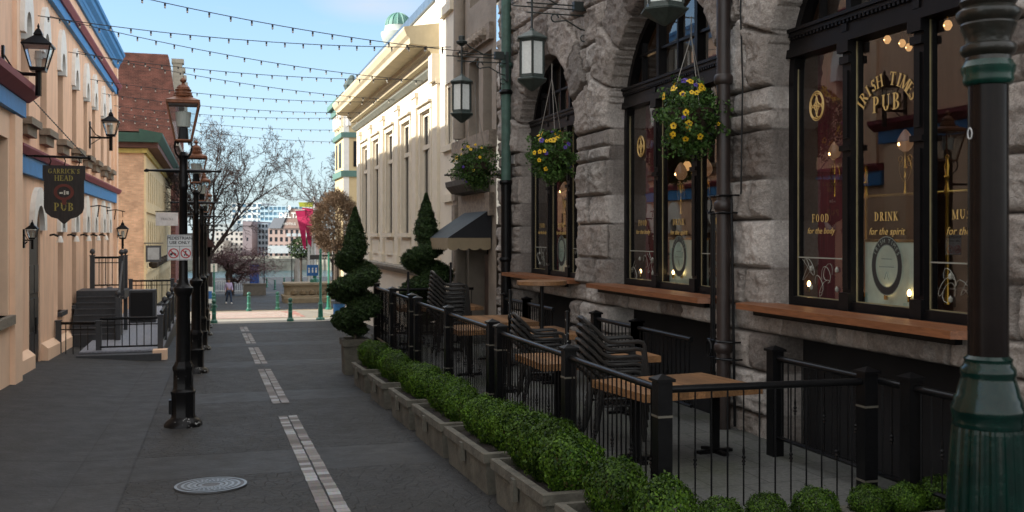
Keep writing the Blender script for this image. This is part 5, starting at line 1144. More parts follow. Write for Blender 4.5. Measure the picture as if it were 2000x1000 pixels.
m.tube([(6.15, Yq+.2, 2.8), (6.15, Yq+.2, .1)], .028, 8); m.tube([(6.15, Yq+.14, 2.75), (6.15, Yq+.14, .1)], .012, 6); m.tube([(6.2, Yq-.2, 2.95), (6.25, Yq-.2, .1)], .018, 6); m.build('straps', black, t)
# loose cables on the wall
t = tag(MB().tube([(6.3, 22.0, 6.5), (6.32, 21.9, 5.5), (6.3, 21.6, 4.4), (6.32, 21.75, 3.5), (6.3, 21.5, 2.9), (6.33, 21.75, 2.3), (6.33, 21.7, 1.2)], .012, 5).build('wall_cable', black), 'thin black cable drooping down the stone beside the green drainpipe', 'cable')
t = tag(MB().tube([(6.26, Yq-.3, 8), (6.3, Yq-.34, 6.5), (6.27, Yq-.3, 5.3), (6.3, Yq-.3, 4.4), (6.3, Yq-.26, 3.0)], .011, 5).build('wall_cable', black), 'thin black cable running down beside the large black drainpipe', 'cable')
# ------------------------------------------------------------------ hanging hexagonal lanterns
def hex_lantern(Y, xp, ytop, ybot, wpx, ywall, label):
    c = onY(xp, (ytop+ybot)/2, Y); d = c.dot(FW); k = d/1944.4; zt_ = onD(xp, ytop, d).z; zb = onD(xp, ybot, d).z; r = wpx*k/2; h = zt_-zb
    t = thing('hanging_lantern', (c.x, c.y, zb), label, 'hanging lantern', 'hexagonal lanterns on the pub wall')
    z = lambda f: h*f
    m = MB(); m.lathe([(.02, z(0)), (.06, z(.02)), (r*.98, z(.17)), (r, z(.19)), (r*.8, z(.21)), (r*.78, z(.27)), (r*.7, z(.27))], 6, rot=.25); m.build('bottom_cap', verd, t, world=False)
    m = MB(); m.lathe([(r*.74, z(.80)), (r*.8, z(.82)), (r*1.0, z(.85)), (r, z(.87)), (r*.6, z(.94)), (.05, z(1.0)), (.03, z(1.04))], 6, rot=.25); m.build('roof', verd, t, world=False)
    m = MB(); N = 6
    for q in range(6):
        a = .25+2*pi*q/6; m.tube([(r*.77*math.cos(a), r*.77*math.sin(a), z(.25)), (r*.77*math.cos(a), r*.77*math.sin(a), z(.82))], .022, 4)
    m.build('frame', M('lantern_iron', srgb('26302E'), .5), t, world=False)
    m = MB(); m.lathe([(r*.74, z(.26)), (r*.74, z(.82))], 6, rot=.25); m.build('glass', M('rippled_lantern_glass', srgb('D6DAD6'), .3, var=.1, scale=25, bump=.4, bscale=60), t, world=False)
    m = MB(); L = ywall-c.x; zr = h*1.0+.42
    m.tube([(0, 0, h), (0, 0, zr+.3)], .02, 6); m.lathe([(.02, 0), (.12, .06), (.13, .1), (.07, .13), (.07, .22), (.02, .24)], 8, (0, 0, zr+.22))
    for dz in (0, .07, -.1): m.tube([(-.35, 0, zr+dz) if dz == 0 else (-.1, 0, zr+dz), (L, 0, zr+dz)], .013, 5)
    m.tube([(.0, 0, zr+.36), (.2, 0, zr+.2), (.5, 0, zr+.06)], .014, 5); m.box((L*.72, -.06, zr-.02), (L*.72+.2, .06, zr+.14))
    m.tube([(L*.4+.07*math.cos(a), 0, zr-.17+.07*math.sin(a)) for a in [k2*.6 for k2 in range(10)]]+[(L*.6, 0, zr-.2), (L*.85, 0, zr-.34), (L-.05, 0, zr-.36)], .014, 5)
    m.box((L-.03, -.03, zr-.5), (L+.03, .03, zr+.15)); m.tube([(L-.1+.06*math.cos(a), 0, zr-.5+.06*math.sin(a)) for a in [k2*.6 for k2 in range(10)]], .012, 5)
    m.build('bracket', M('lantern_bracket_iron', srgb('1E2624'), .5), t, world=False); return t
hex_lantern(Yp-.15, 902, 148, 240, 50, 6.2, 'hexagonal lantern with frosted panes hanging from a scrolled bracket at the green drainpipe')
hex_lantern(16.68, 1039, 60, 178, 66, 6.45, 'hexagonal lantern with frosted panes on a scrolled bracket between the farther two pub windows')
hex_lantern(11.15, 1298, -105, 50, 100, 6.45, 'large hexagonal lantern at the top of the photo, above the nearest flower basket')
# ------------------------------------------------------------------ patio floor
def slab_mat():
    m = bpy.data.materials.new('patio_slabs'); m.use_nodes = True; n = m.node_tree.nodes; l = m.node_tree.links; p = n['Principled BSDF']; p.inputs['Roughness'].default_value = .7
    t = n.new('ShaderNodeTexCoord'); b = n.new('ShaderNodeTexBrick'); b.offset = .5; b.inputs['Scale'].default_value = 1; b.inputs['Brick Width'].default_value = .62; b.inputs['Row Height'].default_value = .62; b.inputs['Mortar Size'].default_value = .008
    b.inputs['Color1'].default_value = (.075, .077, .072, 1); b.inputs['Color2'].default_value = (.10, .10, .094, 1); b.inputs['Mortar'].default_value = (.03, .03, .028, 1); l.new(t.outputs['Object'], b.inputs['Vector'])
    a = n.new('ShaderNodeTexNoise'); a.inputs['Scale'].default_value = .8; a.inputs['Detail'].default_value = 6; l.new(t.outputs['Object'], a.inputs['Vector'])
    r = n.new('ShaderNodeValToRGB'); r.color_ramp.elements[0].position = .48; r.color_ramp.elements[1].position = .7; r.color_ramp.elements[1].color = (.6, .6, .6, 1); r.color_ramp.elements[0].color = (0, 0, 0, 1); l.new(a.outputs['Fac'], r.inputs['Fac'])
    x = n.new('ShaderNodeMixRGB'); x.inputs['Color2'].default_value = (.05, .06, .026, 1); l.new(r.outputs[0], x.inputs['Fac']); l.new(b.outputs['Color'], x.inputs['Color1'])
    a2 = n.new('ShaderNodeTexNoise'); a2.inputs['Scale'].default_value = 30; a2.inputs['Detail'].default_value = 8; l.new(t.outputs['Object'], a2.inputs['Vector'])
    mr = n.new('ShaderNodeMapRange'); mr.inputs['From Min'].default_value = .3; mr.inputs['From Max'].default_value = .7; mr.inputs['To Min'].default_value = .7; mr.inputs['To Max'].default_value = 1.3; l.new(a2.outputs['Fac'], mr.inputs['Value'])
    s_ = n.new('ShaderNodeVectorMath'); s_.operation = 'SCALE'; l.new(x.outputs[0], s_.inputs[0]); l.new(mr.outputs[0], s_.inputs['Scale']); l.new(s_.outputs[0], p.inputs['Base Color'])
    bn = n.new('ShaderNodeBump'); bn.inputs['Strength'].default_value = .4; bn.inputs['Distance'].default_value = .01; l.new(a2.outputs['Fac'], bn.inputs['Height']); l.new(bn.outputs['Normal'], p.inputs['Normal']); return m
XF = 3.8
m = MB(); m.add([(3.86, 4.0, .07), (6.55, 4.0, .07), (6.55, 25.3, -.02), (3.86, 25.3, -.02), (3.86, 4.0, -1.5), (3.86, 25.3, -1.5), (6.55, 25.3, -1.5), (6.55, 4, -1.5)], [(0, 1, 2, 3), (0, 3, 5, 4), (3, 2, 6, 5), (1, 0, 4, 7)])
struct('patio_floor', m, slab_mat(), 'grey stone slab patio between the railing and the pub')
def pf(y): return .07-.09*(y-4)/21.3
# ------------------------------------------------------------------ patio fences
capm = black; bandm = M('silver_band', srgb('6E6A60'), .4, metal=.5)
baluster = None
def fence_panel(a, b, ztop, zbot, label, posts=(0, 1), name='patio_fence', group='black patio fence panels', zc=None, sp=.112, floor=None, feature=4):
    t = thing(name, (a[0], a[1], zbot), label, 'fence', group)
    zc = ztop+.12
    for i in posts:
        x, y = (a, b)[i]; m = MB(); q = .068; zb = floor if floor is not None else min(ground(x, y), zbot)-.02
        m.box((x-q, y-q, zb), (x+q, y+q, zc-.045)); m.add([(x-q-.022, y-q-.022, zc-.045), (x+q+.022, y-q-.022, zc-.045), (x+q+.022, y+q+.022, zc-.045), (x-q-.022, y+q+.022, zc-.045), (x-q-.022, y-q-.022, zc-.02), (x+q+.022, y-q-.022, zc-.02), (x+q+.022, y+q+.022, zc-.02), (x-q-.022, y+q+.022, zc-.02), (x, y, zc+.02)], [(3, 2, 1, 0), (0, 1, 5, 4), (1, 2, 6, 5), (2, 3, 7, 6), (3, 0, 4, 7), (4, 5, 8), (5, 6, 8), (6, 7, 8), (7, 4, 8)])
        p = m.build('post', black, t)
        if floor is None:
            m = MB(); m.box((x-q-.004, y-q-.004, zc-.36), (x+q+.004, y+q+.004, zc-.34)); m.box((x-q-.004, y-q-.004, zc-1.05), (x+q+.004, y+q+.004, zc-1.03)); o = m.build('band', bandm, p); o.location = (0, 0, 0)
    A = Vector((a[0], a[1], 0)); B = Vector((b[0], b[1], 0)); d = (B-A).normalized(); L = (B-A).length; s = A+d*.07; e = B-d*.07
    m = MB(); m.tube([(s.x, s.y, ztop), (e.x, e.y, ztop)], .034, 10); m.build('top_rail', black, t, True)
    m = MB(); m.tube([(s.x, s.y, zbot), (e.x, e.y, zbot)], .024, 6); m.build('bottom_rail', black, t)
    n = int(L/sp); m = MB()
    for k in range(1, n):
        p = A+d*(L*k/n)
        if k % feature == 2:
            zm = zbot+(ztop-zbot)*.42; m2 = MB(); m2.lathe([(.008, zbot), (.008, zm-.06), (.016, zm-.05), (.010, zm-.035), (.022, zm-.02), (.010, zm), (.022, zm+.02), (.010, zm+.035), (.014, zm+.07), (.008, zm+.12), (.008, ztop)], 6, (p.x, p.y, 0)); m2.build('turned_baluster', black, t)
        else: m.tube([(p.x, p.y, zbot), (p.x, p.y, ztop)], .0095, 4, cap=False)
    m.build('bars', black, t); return t
ypx = [8.04, 10.45, 13.2, 13.62, 16.35, 19.0, 19.55, 21.8, 24.1]
names = ['first patio fence panel along the lane, nearest the camera', 'second patio fence panel along the lane from the near corner', 'third', 'third patio fence panel along the lane from the near corner', 'fourth patio fence panel along the lane', 'fifth', 'fifth patio fence panel along the lane', 'last patio fence panel along the lane, beside the farthest spiral topiary']
for i in range(8):
    if i in (2, 5): continue
    a, b = (XF, ypx[i]), (XF, ypx[i+1])
    fence_panel(a, b, 1.13+.012*i, -.05+.008*i, names[i], posts=(0, 1) if i in (1, 4, 7) else (0,))
fence_panel((XF, 8.04), (5.85, 7.95), 1.13, .0, 'patio fence panel across the near end, in front of the nearest table', posts=(1,), sp=.155, feature=3)
fence_panel((XF, 24.1), (6.3, 24.1), 1.15, .1, 'patio fence panel across the far end by the entrance awning', posts=())
for i, ((a, b), lb) in enumerate(zip(WN, ('nearest', 'middle', 'farthest'))):
    y0, y1 = (4.2, 9.75) if i == 0 else ((a-.05, 15.15) if i == 1 else (a+.0, 20.4))
    ym = (7.5 if i == 0 else (y0+y1)/2+.1)
    for k, (p, q) in enumerate(((ym, y1), (y0, ym))):
        fence_panel((5.98, p), (5.98, q), 1.13, .26, 'black iron railing guarding the basement opening under the %s pub window, %s half' % (lb, ('farther', 'nearer')[k]), posts=(0, 1) if k == 0 else (0,) if i == 0 else (1,), name='basement_railing', group='basement railings along the pub wall', floor=.02, sp=.13)
    m = MB(); 
# ------------------------------------------------------------------ tables
def table(name, corners, z, label, rnd=None, floor=None):
    cx = sum(c[0] for c in corners)/4; cy = sum(c[1] for c in corners)/4; fl = pf(cy)
    t = thing('patio_table', (cx, cy, fl), label, 'table', 'wooden patio tables')
    (x0, y0), (x1, y1) = (min(c[0] for c in corners), min(c[1] for c in corners)), (max(c[0] for c in corners), max(c[1] for c in corners))
    m = MB(); n = max(4, int((y1-y0)/.095)); w_ = (y1-y0)/n; 
    n = max(4, int((x1-x0)/.1)); w_ = (x1-x0)/n
    for k in range(n): m.box((x0+k*w_+.001, y0, z-.085), (x0+(k+1)*w_-.001, y1, z+random.uniform(-.001, .001)))
    m.build('top', woody, t)
    for y in ((y0+.3, y1-.3) if y1-y0 > 1.3 else ((y0+y1)/2,)):
        for x in ((x0+.22, x1-.22) if x1-x0 > 1.2 else ((x0+x1)/2,)):
            m = MB(); m.box((x-.04, y-.04, fl+.03), (x+.04, y+.04, z-.1)); m.box((x-.22, y-.035, fl), (x+.22, y+.035, fl+.035)); m.box((x-.035, y-.22, fl), (x+.035, y+.22, fl+.034)); m.box((x-.2, y-.2, z-.1), (x+.2, y+.2, z-.086)); m.build('pedestal', black, t)
    return t
woody = bpy.data.materials.new('oiled_table_wood_y'); woody.use_nodes = True; wood_mat(woody, srgb('65452C'), srgb('8C6844'), .5, (16, 1.5, 16))
def tb(p1, p2, z, label, w=None, d=None):
    a = onZ(*p1, z); b = onZ(*p2, z); return table('t', [(a.x, a.y), (b.x, a.y), (b.x, b.y), (a.x, b.y)], z, label)
TZ = .86
def tbl(x0, x1, y0, y1, label, z=TZ): return table('t', [(x0, y0), (x1, y0), (x1, y1), (x0, y1)], z, label)
c1 = onZ(1270, 778, TZ); c2 = onZ(1170, 742, TZ); c3 = onZ(1510, 745, TZ)
near_t = tbl(4.16, 5.64, 9.45, 10.6, 'large square wooden patio table nearest the camera, behind the corner fence post')
tbl(3.98, 4.8, 11.9, 13.1, 'wooden patio table pushed against the fence between the two nearer chair stacks')
tbl(5.05, 5.8, 12.3, 13.2, 'small wooden table behind the nearest chair stack, by the railing')
tbl(5.0, 5.88, 15.35, 16.9, 'wooden patio table right of the middle chair stack')
tbl(4.72, 5.88, 17.8, 19.5, 'long wooden patio table in front of the farthest chair stack')
tbl(4.0, 4.68, 16.5, 17.6, 'wooden patio table against the fence, this side of the farthest chair stack')
tbl(5.0, 5.9, 21.9, 23.1, 'wooden patio table in the far corner under the awning')
tbl(4.0, 4.6, 21.9, 23.1, 'wooden patio table in the far corner beside the second spiral topiary')
near_t.rotation_euler.z = R(7)
c = onY(1060, 553, 14.9)
t = thing('bar_table', (5.4, 16.2, pf(16)), 'tall round wooden bar table on a single black pole under the farthest window ledge', 'bar table')
zt_ = onD(1060, 548, Vector((5.4, 16.2, 0)).dot(FW)).z
m = MB(); m.lathe([(.42, zt_-.07-pf(16)), (.43, zt_-.065-pf(16)), (.43, zt_-.005-pf(16)), (.425, zt_-pf(16))], 28); m.build('top', woody, t, world=False)
m = MB(); m.lathe([(.28, 0), (.28, .03), (.05, .06), (.035, .1), (.035, zt_-.1-pf(16))], 14); m.build('pedestal', black, t, True, world=False)
# closed parasol poles
for x, y, h, lb in ((4.25, 11.75, 1.5, 'bare parasol pole with worn paint standing by the nearest chair stack'), (4.5, 15.1, 1.6, 'bare dark parasol pole standing beside the middle table'), (4.9, 20.9, 1.9, 'short dark parasol pole next to the farthest chair stack'), (4.05, 21.3, 1.7, 'short dark parasol pole at the far end of the patio')):
    t = thing('parasol_pole', (x, y, pf(y)), lb, 'pole', 'bare parasol poles on the patio')
    m = MB(); m.lathe([(.2, 0), (.2, .05), (.04, .08), (.027, .1), (.027, h*.7), (.034, h*.7+.01), (.034, h*.7+.06), (.027, h*.7+.07), (.027, h), (.0, h+.01)], 12); m.build('pole', blackp, t, True, world=False)
# ------------------------------------------------------------------ stacking armchairs
grm = M('chair_metal', (.022, .021, .020), .3, spec=.35, var=.25, scale=12, bump=.05)
def make_chair(loc, label, rz):
    t = thing('armchair', loc, label, 'armchair', 'stacked black metal armchairs')
    m = MB()
    # chair faces +x; back at -x. two side rails curl from the back top down into the arms and front legs
    for s in (-1, 1):
        y = s*.26
        m.tube([(-.44, s*.14, .93), (-.43, s*.21, .91), (-.40, y, .87), (-.32, y, .80), (-.24, y, .71), (-.16, y, .665), (-.05, y, .655), (.18, y, .665), (.24, y, .65), (.26, y, .6), (.29, y, .3), (.32, y, 0)], .026, 7, flat=1.0)
    m.tube([(-.44, .14, .93), (-.45, 0, .94), (-.44, -.14, .93)], .024, 7); m.build('frame', grm, t, True, world=False)
    m = MB()
    for k in range(6):
        z = .50+.068*k; x = -.18-.25*((k/5.6)**1.5); m.tube([(x+.04, -.22, z), (x, -.12, z+.005), (x-.012, 0, z+.008), (x, .12, z+.005), (x+.04, .22, z)], .011, 5, flat=1)
    for y in (-.17, .17, -.06, .06): m.tube([(-.17, y, .44), (-.20, y, .6), (-.32, y, .80), (-.445, y, .93)], .011, 5)
    m.build('backrest', grm, t, world=False)
    m = MB(); 
    for k in range(9): m.box((-.19+k*.05, -.235, .435), (-.155+k*.05, .235, .447))
    m.tube([(-.2, -.25, .43), (.24, -.25, .43), (.26, -.2, .43), (.26, .2, .43), (.24, .25, .43), (-.2, .25, .43)], .013, 6); m.build('seat', grm, t, world=False)
    for s in (-1, 1):
        m = MB(); m.tube([(-.2, s*.25, .45), (-.25, s*.26, .2), (-.32, s*.27, 0)], [.02, .026, .018], 6); m.build('leg', grm, t, world=False)
    return t
ch0 = None
def stack(x, y, n, rz, where, dz=.075):
    global ch0
    z = pf(y)+.0
    for k in range(n):
        pos = 'bottom chair' if k == 0 else ('top chair' if k == n-1 else ('%s chair from the bottom' % ('', 'second', 'third', 'fourth', 'fifth', 'sixth', 'seventh', 'eighth', 'ninth')[k]))
        lb = '%s of the black chair stack %s' % (pos, where)
        loc = (x+k*.010*math.cos(rz), y+k*.01*math.sin(rz), z+k*dz)
        if ch0 is None: ch0 = make_chair(loc, lb, rz); ch0.rotation_euler.z = rz
        else: dup(ch0, loc, lb, rz)
stack(4.62, 11.15, 7, R(-8), 'nearest the camera', .088)
stack(4.72, 14.2, 5, R(-8), 'in the middle of the patio', .088)
stack(4.72, 20.3, 10, R(-4), 'at the far patio end', .088)
# ------------------------------------------------------------------ concrete planters with clipped box bushes
plm = M('weathered_planter', srgb('504D44'), .9, var=.4, scale=5, bump=.5, bscale=25)
soil = M('soil', (.018, .013, .01), .95, bump=.8, bscale=40)
def leaf_mat(name, c1, c2, tr=.25, rough=.5):
    m = bpy.data.materials.new(name); m.use_nodes = True; n = m.node_tree.nodes; l = m.node_tree.links; p = n['Principled BSDF']; p.inputs['Roughness'].default_value = rough; p.inputs['Specular IOR Level'].default_value = .2
    g = n.new('ShaderNodeNewGeometry'); r = n.new('ShaderNodeValToRGB'); r.color_ramp.elements[0].color = (*c1, 1); r.color_ramp.elements[1].color = (*c2, 1); l.new(g.outputs['Random Per Island'], r.inputs['Fac'])
    t = n.new('ShaderNodeTexCoord'); a = n.new('ShaderNodeTexNoise'); a.inputs['Scale'].default_value = 4; l.new(t.outputs['Object'], a.inputs['Vector'])
    mr = n.new('ShaderNodeMapRange'); mr.inputs['From Min'].default_value = .35; mr.inputs['From Max'].default_value = .65; mr.inputs['To Min'].default_value = .65; mr.inputs['To Max'].default_value = 1.35; l.new(a.outputs['Fac'], mr.inputs['Value'])
    oi = n.new('ShaderNodeObjectInfo'); om_ = n.new('ShaderNodeMapRange'); om_.inputs['To Min'].default_value = .75; om_.inputs['To Max'].default_value = 1.3; l.new(oi.outputs['Random'], om_.inputs['Value']); mm = n.new('ShaderNodeMath'); mm.operation = 'MULTIPLY'; l.new(mr.outputs[0], mm.inputs[0]); l.new(om_.outputs[0], mm.inputs[1])
    s_ = n.new('ShaderNodeVectorMath'); s_.operation = 'SCALE'; l.new(r.outputs[0], s_.inputs[0]); l.new(mm.outputs[0], s_.inputs['Scale']); l.new(s_.outputs[0], p.inputs['Base Color'])
    d = n.new('ShaderNodeBsdfTranslucent'); l.new(s_.outputs[0], d.inputs['Color']); x = n.new('ShaderNodeMixShader'); x.inputs[0].default_value = tr; l.new(p.outputs[0], x.inputs[1]); l.new(d.outputs[0], x.inputs[2]); l.new(x.outputs[0], n['Material Output'].inputs['Surface']); return m
boxl = leaf_mat('box_leaf', (.006, .026, .003), (.078, .145, .013))
def blob_points(n, rad, rng, lump=.12, inner=.55, ph=0):
    d = rng.normal(0, 1, (n, 3)); d /= np.linalg.norm(d, axis=1)[:, None]
    bump = 1+lump*(np.sin(d[:, 0]*5+ph)*np.cos(d[:, 1]*6+ph*2)+.7*np.sin(d[:, 2]*9+d[:, 0]*7+ph))+.05*rng.normal(0, 1, n)
    r = (inner+(1-inner)*rng.rand(n)**.35)*bump
    return d*r[:, None]*np.array(rad), d
bush_meshes = []
for v in range(3):
    rng = np.random.RandomState(20+v); P_, N_ = blob_points(6200, (.32, .32, .29), rng, .065, .78, v*2.1); P_[:, :2] *= np.clip(1+P_[:, 2:3]*.35, .8, 1.05)
    me = leaves_mesh('foliage', P_, N_, .034, rng, .6, .42); me.materials.append(boxl); bush_meshes.append(me)
stem_meshes = []
for v in range(2):
    m = MB(); rr = random.Random(v)
    for k in range(9):
        a = rr.random()*6.28; m.tube([(.03*math.cos(a), .03*math.sin(a), -.32), (.1*math.cos(a), .1*math.sin(a), -.12), (.2*math.cos(a+.3), .2*math.sin(a+.3), .08)], [.009, .007, .004], 4)
    me = bpy.data.meshes.new('stems'); me.from_pydata(m.v, [], m.f); me.materials.append(M('box_stems', srgb('7A6848'), .9)); stem_meshes.append(me)
bn_ = 0
def bush(x, y, z, s, label, zs=1.0):
    global bn_
    t = thing('box_bush', (x, y, z), label, 'box bush', 'clipped box bushes in the concrete planters'); t.scale = (s, s, s*zs); t.rotation_euler.z = bn_*1.7
    o = bpy.data.objects.new('foliage', bush_meshes[bn_ % 3]); COL.objects.link(o); o.parent = t
    o = bpy.data.objects.new('stems', stem_meshes[bn_ % 2]); COL.objects.link(o); o.parent = t; bn_ += 1; return t
def planter(x0, x1, y0, y1, h, label, along='Y', tall=False):
    zs = [ground(x, y) for x in (x0, x1) for y in (y0, y1)]; z0 = sum(zs)/4 if not tall else min(zs)
    cx, cy = (x0+x1)/2, (y0+y1)/2
    t = thing('planter_box', (cx, cy, z0), label, 'planter', 'weathered concrete planters along the fence')
    L, W = (y1-y0)/2, (x1-x0)/2
    sl = -SL if not tall else 0
    def Z(y, z): return z+sl*y
    m = MB(); v = []
    rimh = .11 if not tall else .16; e = .022
    def ring(w, l, z): return [(-w, -l, Z(-l, z)), (w, -l, Z(-l, z)), (w, l, Z(l, z)), (-w, l, Z(l, z))]
    rings = [ring(W-.035, L-.035, 0), ring(W-.012, L-.012, h-rimh), ring(W+e, L+e, h-rimh+.006), ring(W+e, L+e, h-.008), ring(W+e-.01, L+e-.01, h), ring(W-.055, L-.055, h), ring(W-.06, L-.06, h-.07)]
    for r in rings: v += r
    f = [(0, 3, 2, 1)]
    for k in range(len(rings)-1): f += [(k*4+i, k*4+(i+1) % 4, (k+1)*4+(i+1) % 4, (k+1)*4+i) for i in range(4)]
    m.add(v, f); m.build('box', plm, t, world=False)
    m = MB(); k = (len(rings)-1)*4; m.quad(*rings[-1]); m.build('soil', soil, t, world=False)
    if not tall:
        for yy_ in ((0,) if along == 'Y' else ()):
            m = MB(); m.box((-W-e-.03, yy_-.05, h-.25), (-W+.0, yy_+.05, h-.035)); m.build('lug', plm, t, world=False)
    return t, z0+h
XP = 2.85
spans = [(19.4, 21.0, 3, 'the farthest low planter, next to the tall topiary planter'), (17.1, 18.7, 3, 'the second planter from the far end of the row'), (14.8, 16.4, 3, 'the third planter from the far end of the row'), (12.5, 14.4, 3, 'the fourth planter from the far end of the row'), (10.35, 12.25, 3, 'the fifth planter from the far end, with the drooping cable'), (8.35, 10.05, 3, 'the planter just before the near fence corner'), (6.35, 8.0, 2, 'the planter at the near fence corner')]
for i, (y0, y1, nb, lb) in enumerate(spans):
    t, zt_ = planter(XP-.04, XP+.58, y0, y1, .46, 'low weathered concrete planter: '+lb)
    for k in range(nb):
        y = y0+(y1-y0)*(k+.5)/nb + random.uniform(-.03, .03); s = (.94 if i == 5 else .80)+random.uniform(-.05, .07) 
        bush(XP+.34+random.uniform(-.03, .03), y, zt_+.22*s-SL*(y-(y0+y1)/2), s, '%s box bush in %s' % (('nearest', 'middle', 'farthest')[k] if nb == 3 else ('nearer', 'farther')[k], lb), 1.14+random.uniform(-.06, .12))
for i, (x0, x1) in enumerate(((3.75, 5.05), (5.2, 6.3))):
    t, zt_ = planter(x0, x1, 7.05, 7.5, .36, 'low concrete planter across the near end of the patio, %s' % ('left of the two', 'right of the two')[i], along='X')
    for k in range(3):
        bush(x0+(x1-x0)*(k+.5)/3, 7.28+random.uniform(-.03, .03), zt_+.06, .56+random.uniform(-.05, .07), '%s small box bush in the %s planter across the near end of the patio' % (('left', 'middle', 'right')[k], ('left', 'right')[i]))
# ------------------------------------------------------------------ spiral topiaries
topl = leaf_mat('topiary_leaf', (.010, .024, .008), (.050, .085, .026), .1)
def topiary(base, h, tiers, label, seed):
    """tiers: (height fraction, radius, side offset)"""
    t = thing('spiral_topiary', base, label, 'topiary', 'spiral clipped conifers')
    rng = np.random.RandomState(seed); Ps = []; Ns = []; k0 = h/3.2
    N = 150; prof = np.interp
    for i in range(N):
        f = i/(N-1); ang = f*2*pi*2.55+seed; z = h*(.07+.60*f); R_ = prof(f, [0, .15, .5, .8, 1], [.16, .26, .33, .27, .13])*k0; blob = prof(f, [0, .2, .6, 1], [.24, .335, .33, .26])*k0
        c = np.array([R_*math.cos(ang)*.9, R_*math.sin(ang)*.9, z]); n = int(430*(blob/.2)**2)
        P_, N_ = blob_points(n, (blob*1.05, blob*1.05, blob*.62), rng, .14, .7, i); Ps.append(P_+c); Ns.append(N_)
    n = 3500; zz_ = rng.rand(n); a_ = rng.rand(n)*2*pi; Ps.append(np.stack([.10*k0*np.cos(a_), .10*k0*np.sin(a_), h*(.08+.62*zz_)], 1)); Ns.append(np.stack([np.cos(a_), np.sin(a_), zz_*0], 1))
    # cone on top: rows of ragged tufts
    n = 15000; u = rng.rand(n)**.75; a_ = rng.rand(n)*2*pi; lump = 1+.10*np.sin(a_*5+u*17)+.08*np.sin(u*34+a_*2)+.09*rng.normal(0, 1, n)
    rc = prof(u, [0, .08, .3, .7, 1], [.10, .26, .27, .13, .015])*k0*lump*(.75+.25*rng.rand(n)); Ps.append(np.stack([rc*np.cos(a_), rc*np.sin(a_), h*(.62+.38*u)], 1)); Ns.append(np.stack([np.cos(a_), np.sin(a_), .4+0*u], 1))
    P = np.concatenate(Ps); Nn = np.concatenate(Ns); me = leaves_mesh('foliage', P, Nn, .06, rng, .34, .95); me.materials.append(topl); o = bpy.data.objects.new('foliage', me); COL.objects.link(o); o.parent = t
    m = MB(); m.tube([(0, 0, -.1), (.02, 0, h*.3), (-.02, .01, h*.6), (0, 0, h*.85)], [.04, .035, .03, .015], 8); m.build('trunk', bark, t, world=False); return t
p = onG(706, 748); print('topiary1', p)
ty = 23.1; tx = 3.15
pl_, zt_ = planter(tx-.3, tx+.3, ty-.32, ty+.32, .82, 'tall tapered concrete planter holding the nearer spiral topiary at the end of the fence', tall=True)
dd = Vector((tx, ty, 0)).dot(FW); top = 2.5+(458-405)*dd/1944
topiary((tx, ty, zt_-.05), top-zt_+.05, None, 'dark green spiral topiary at the end of the patio fence, the nearer one', 1)
tx, ty = 5.2, 24.9
pl_, zt_ = planter(tx-.3, tx+.3, ty-.32, ty+.32, 1.0, 'tall concrete planter holding the farther spiral topiary by the awning', tall=True)
dd = Vector((tx, ty, 0)).dot(FW); top = 2.5+(458-378)*dd/1944
topiary((tx, ty, zt_-.05), top-zt_+.05, None, 'dark green spiral topiary in front of the cream building, left of the black awning', 4)
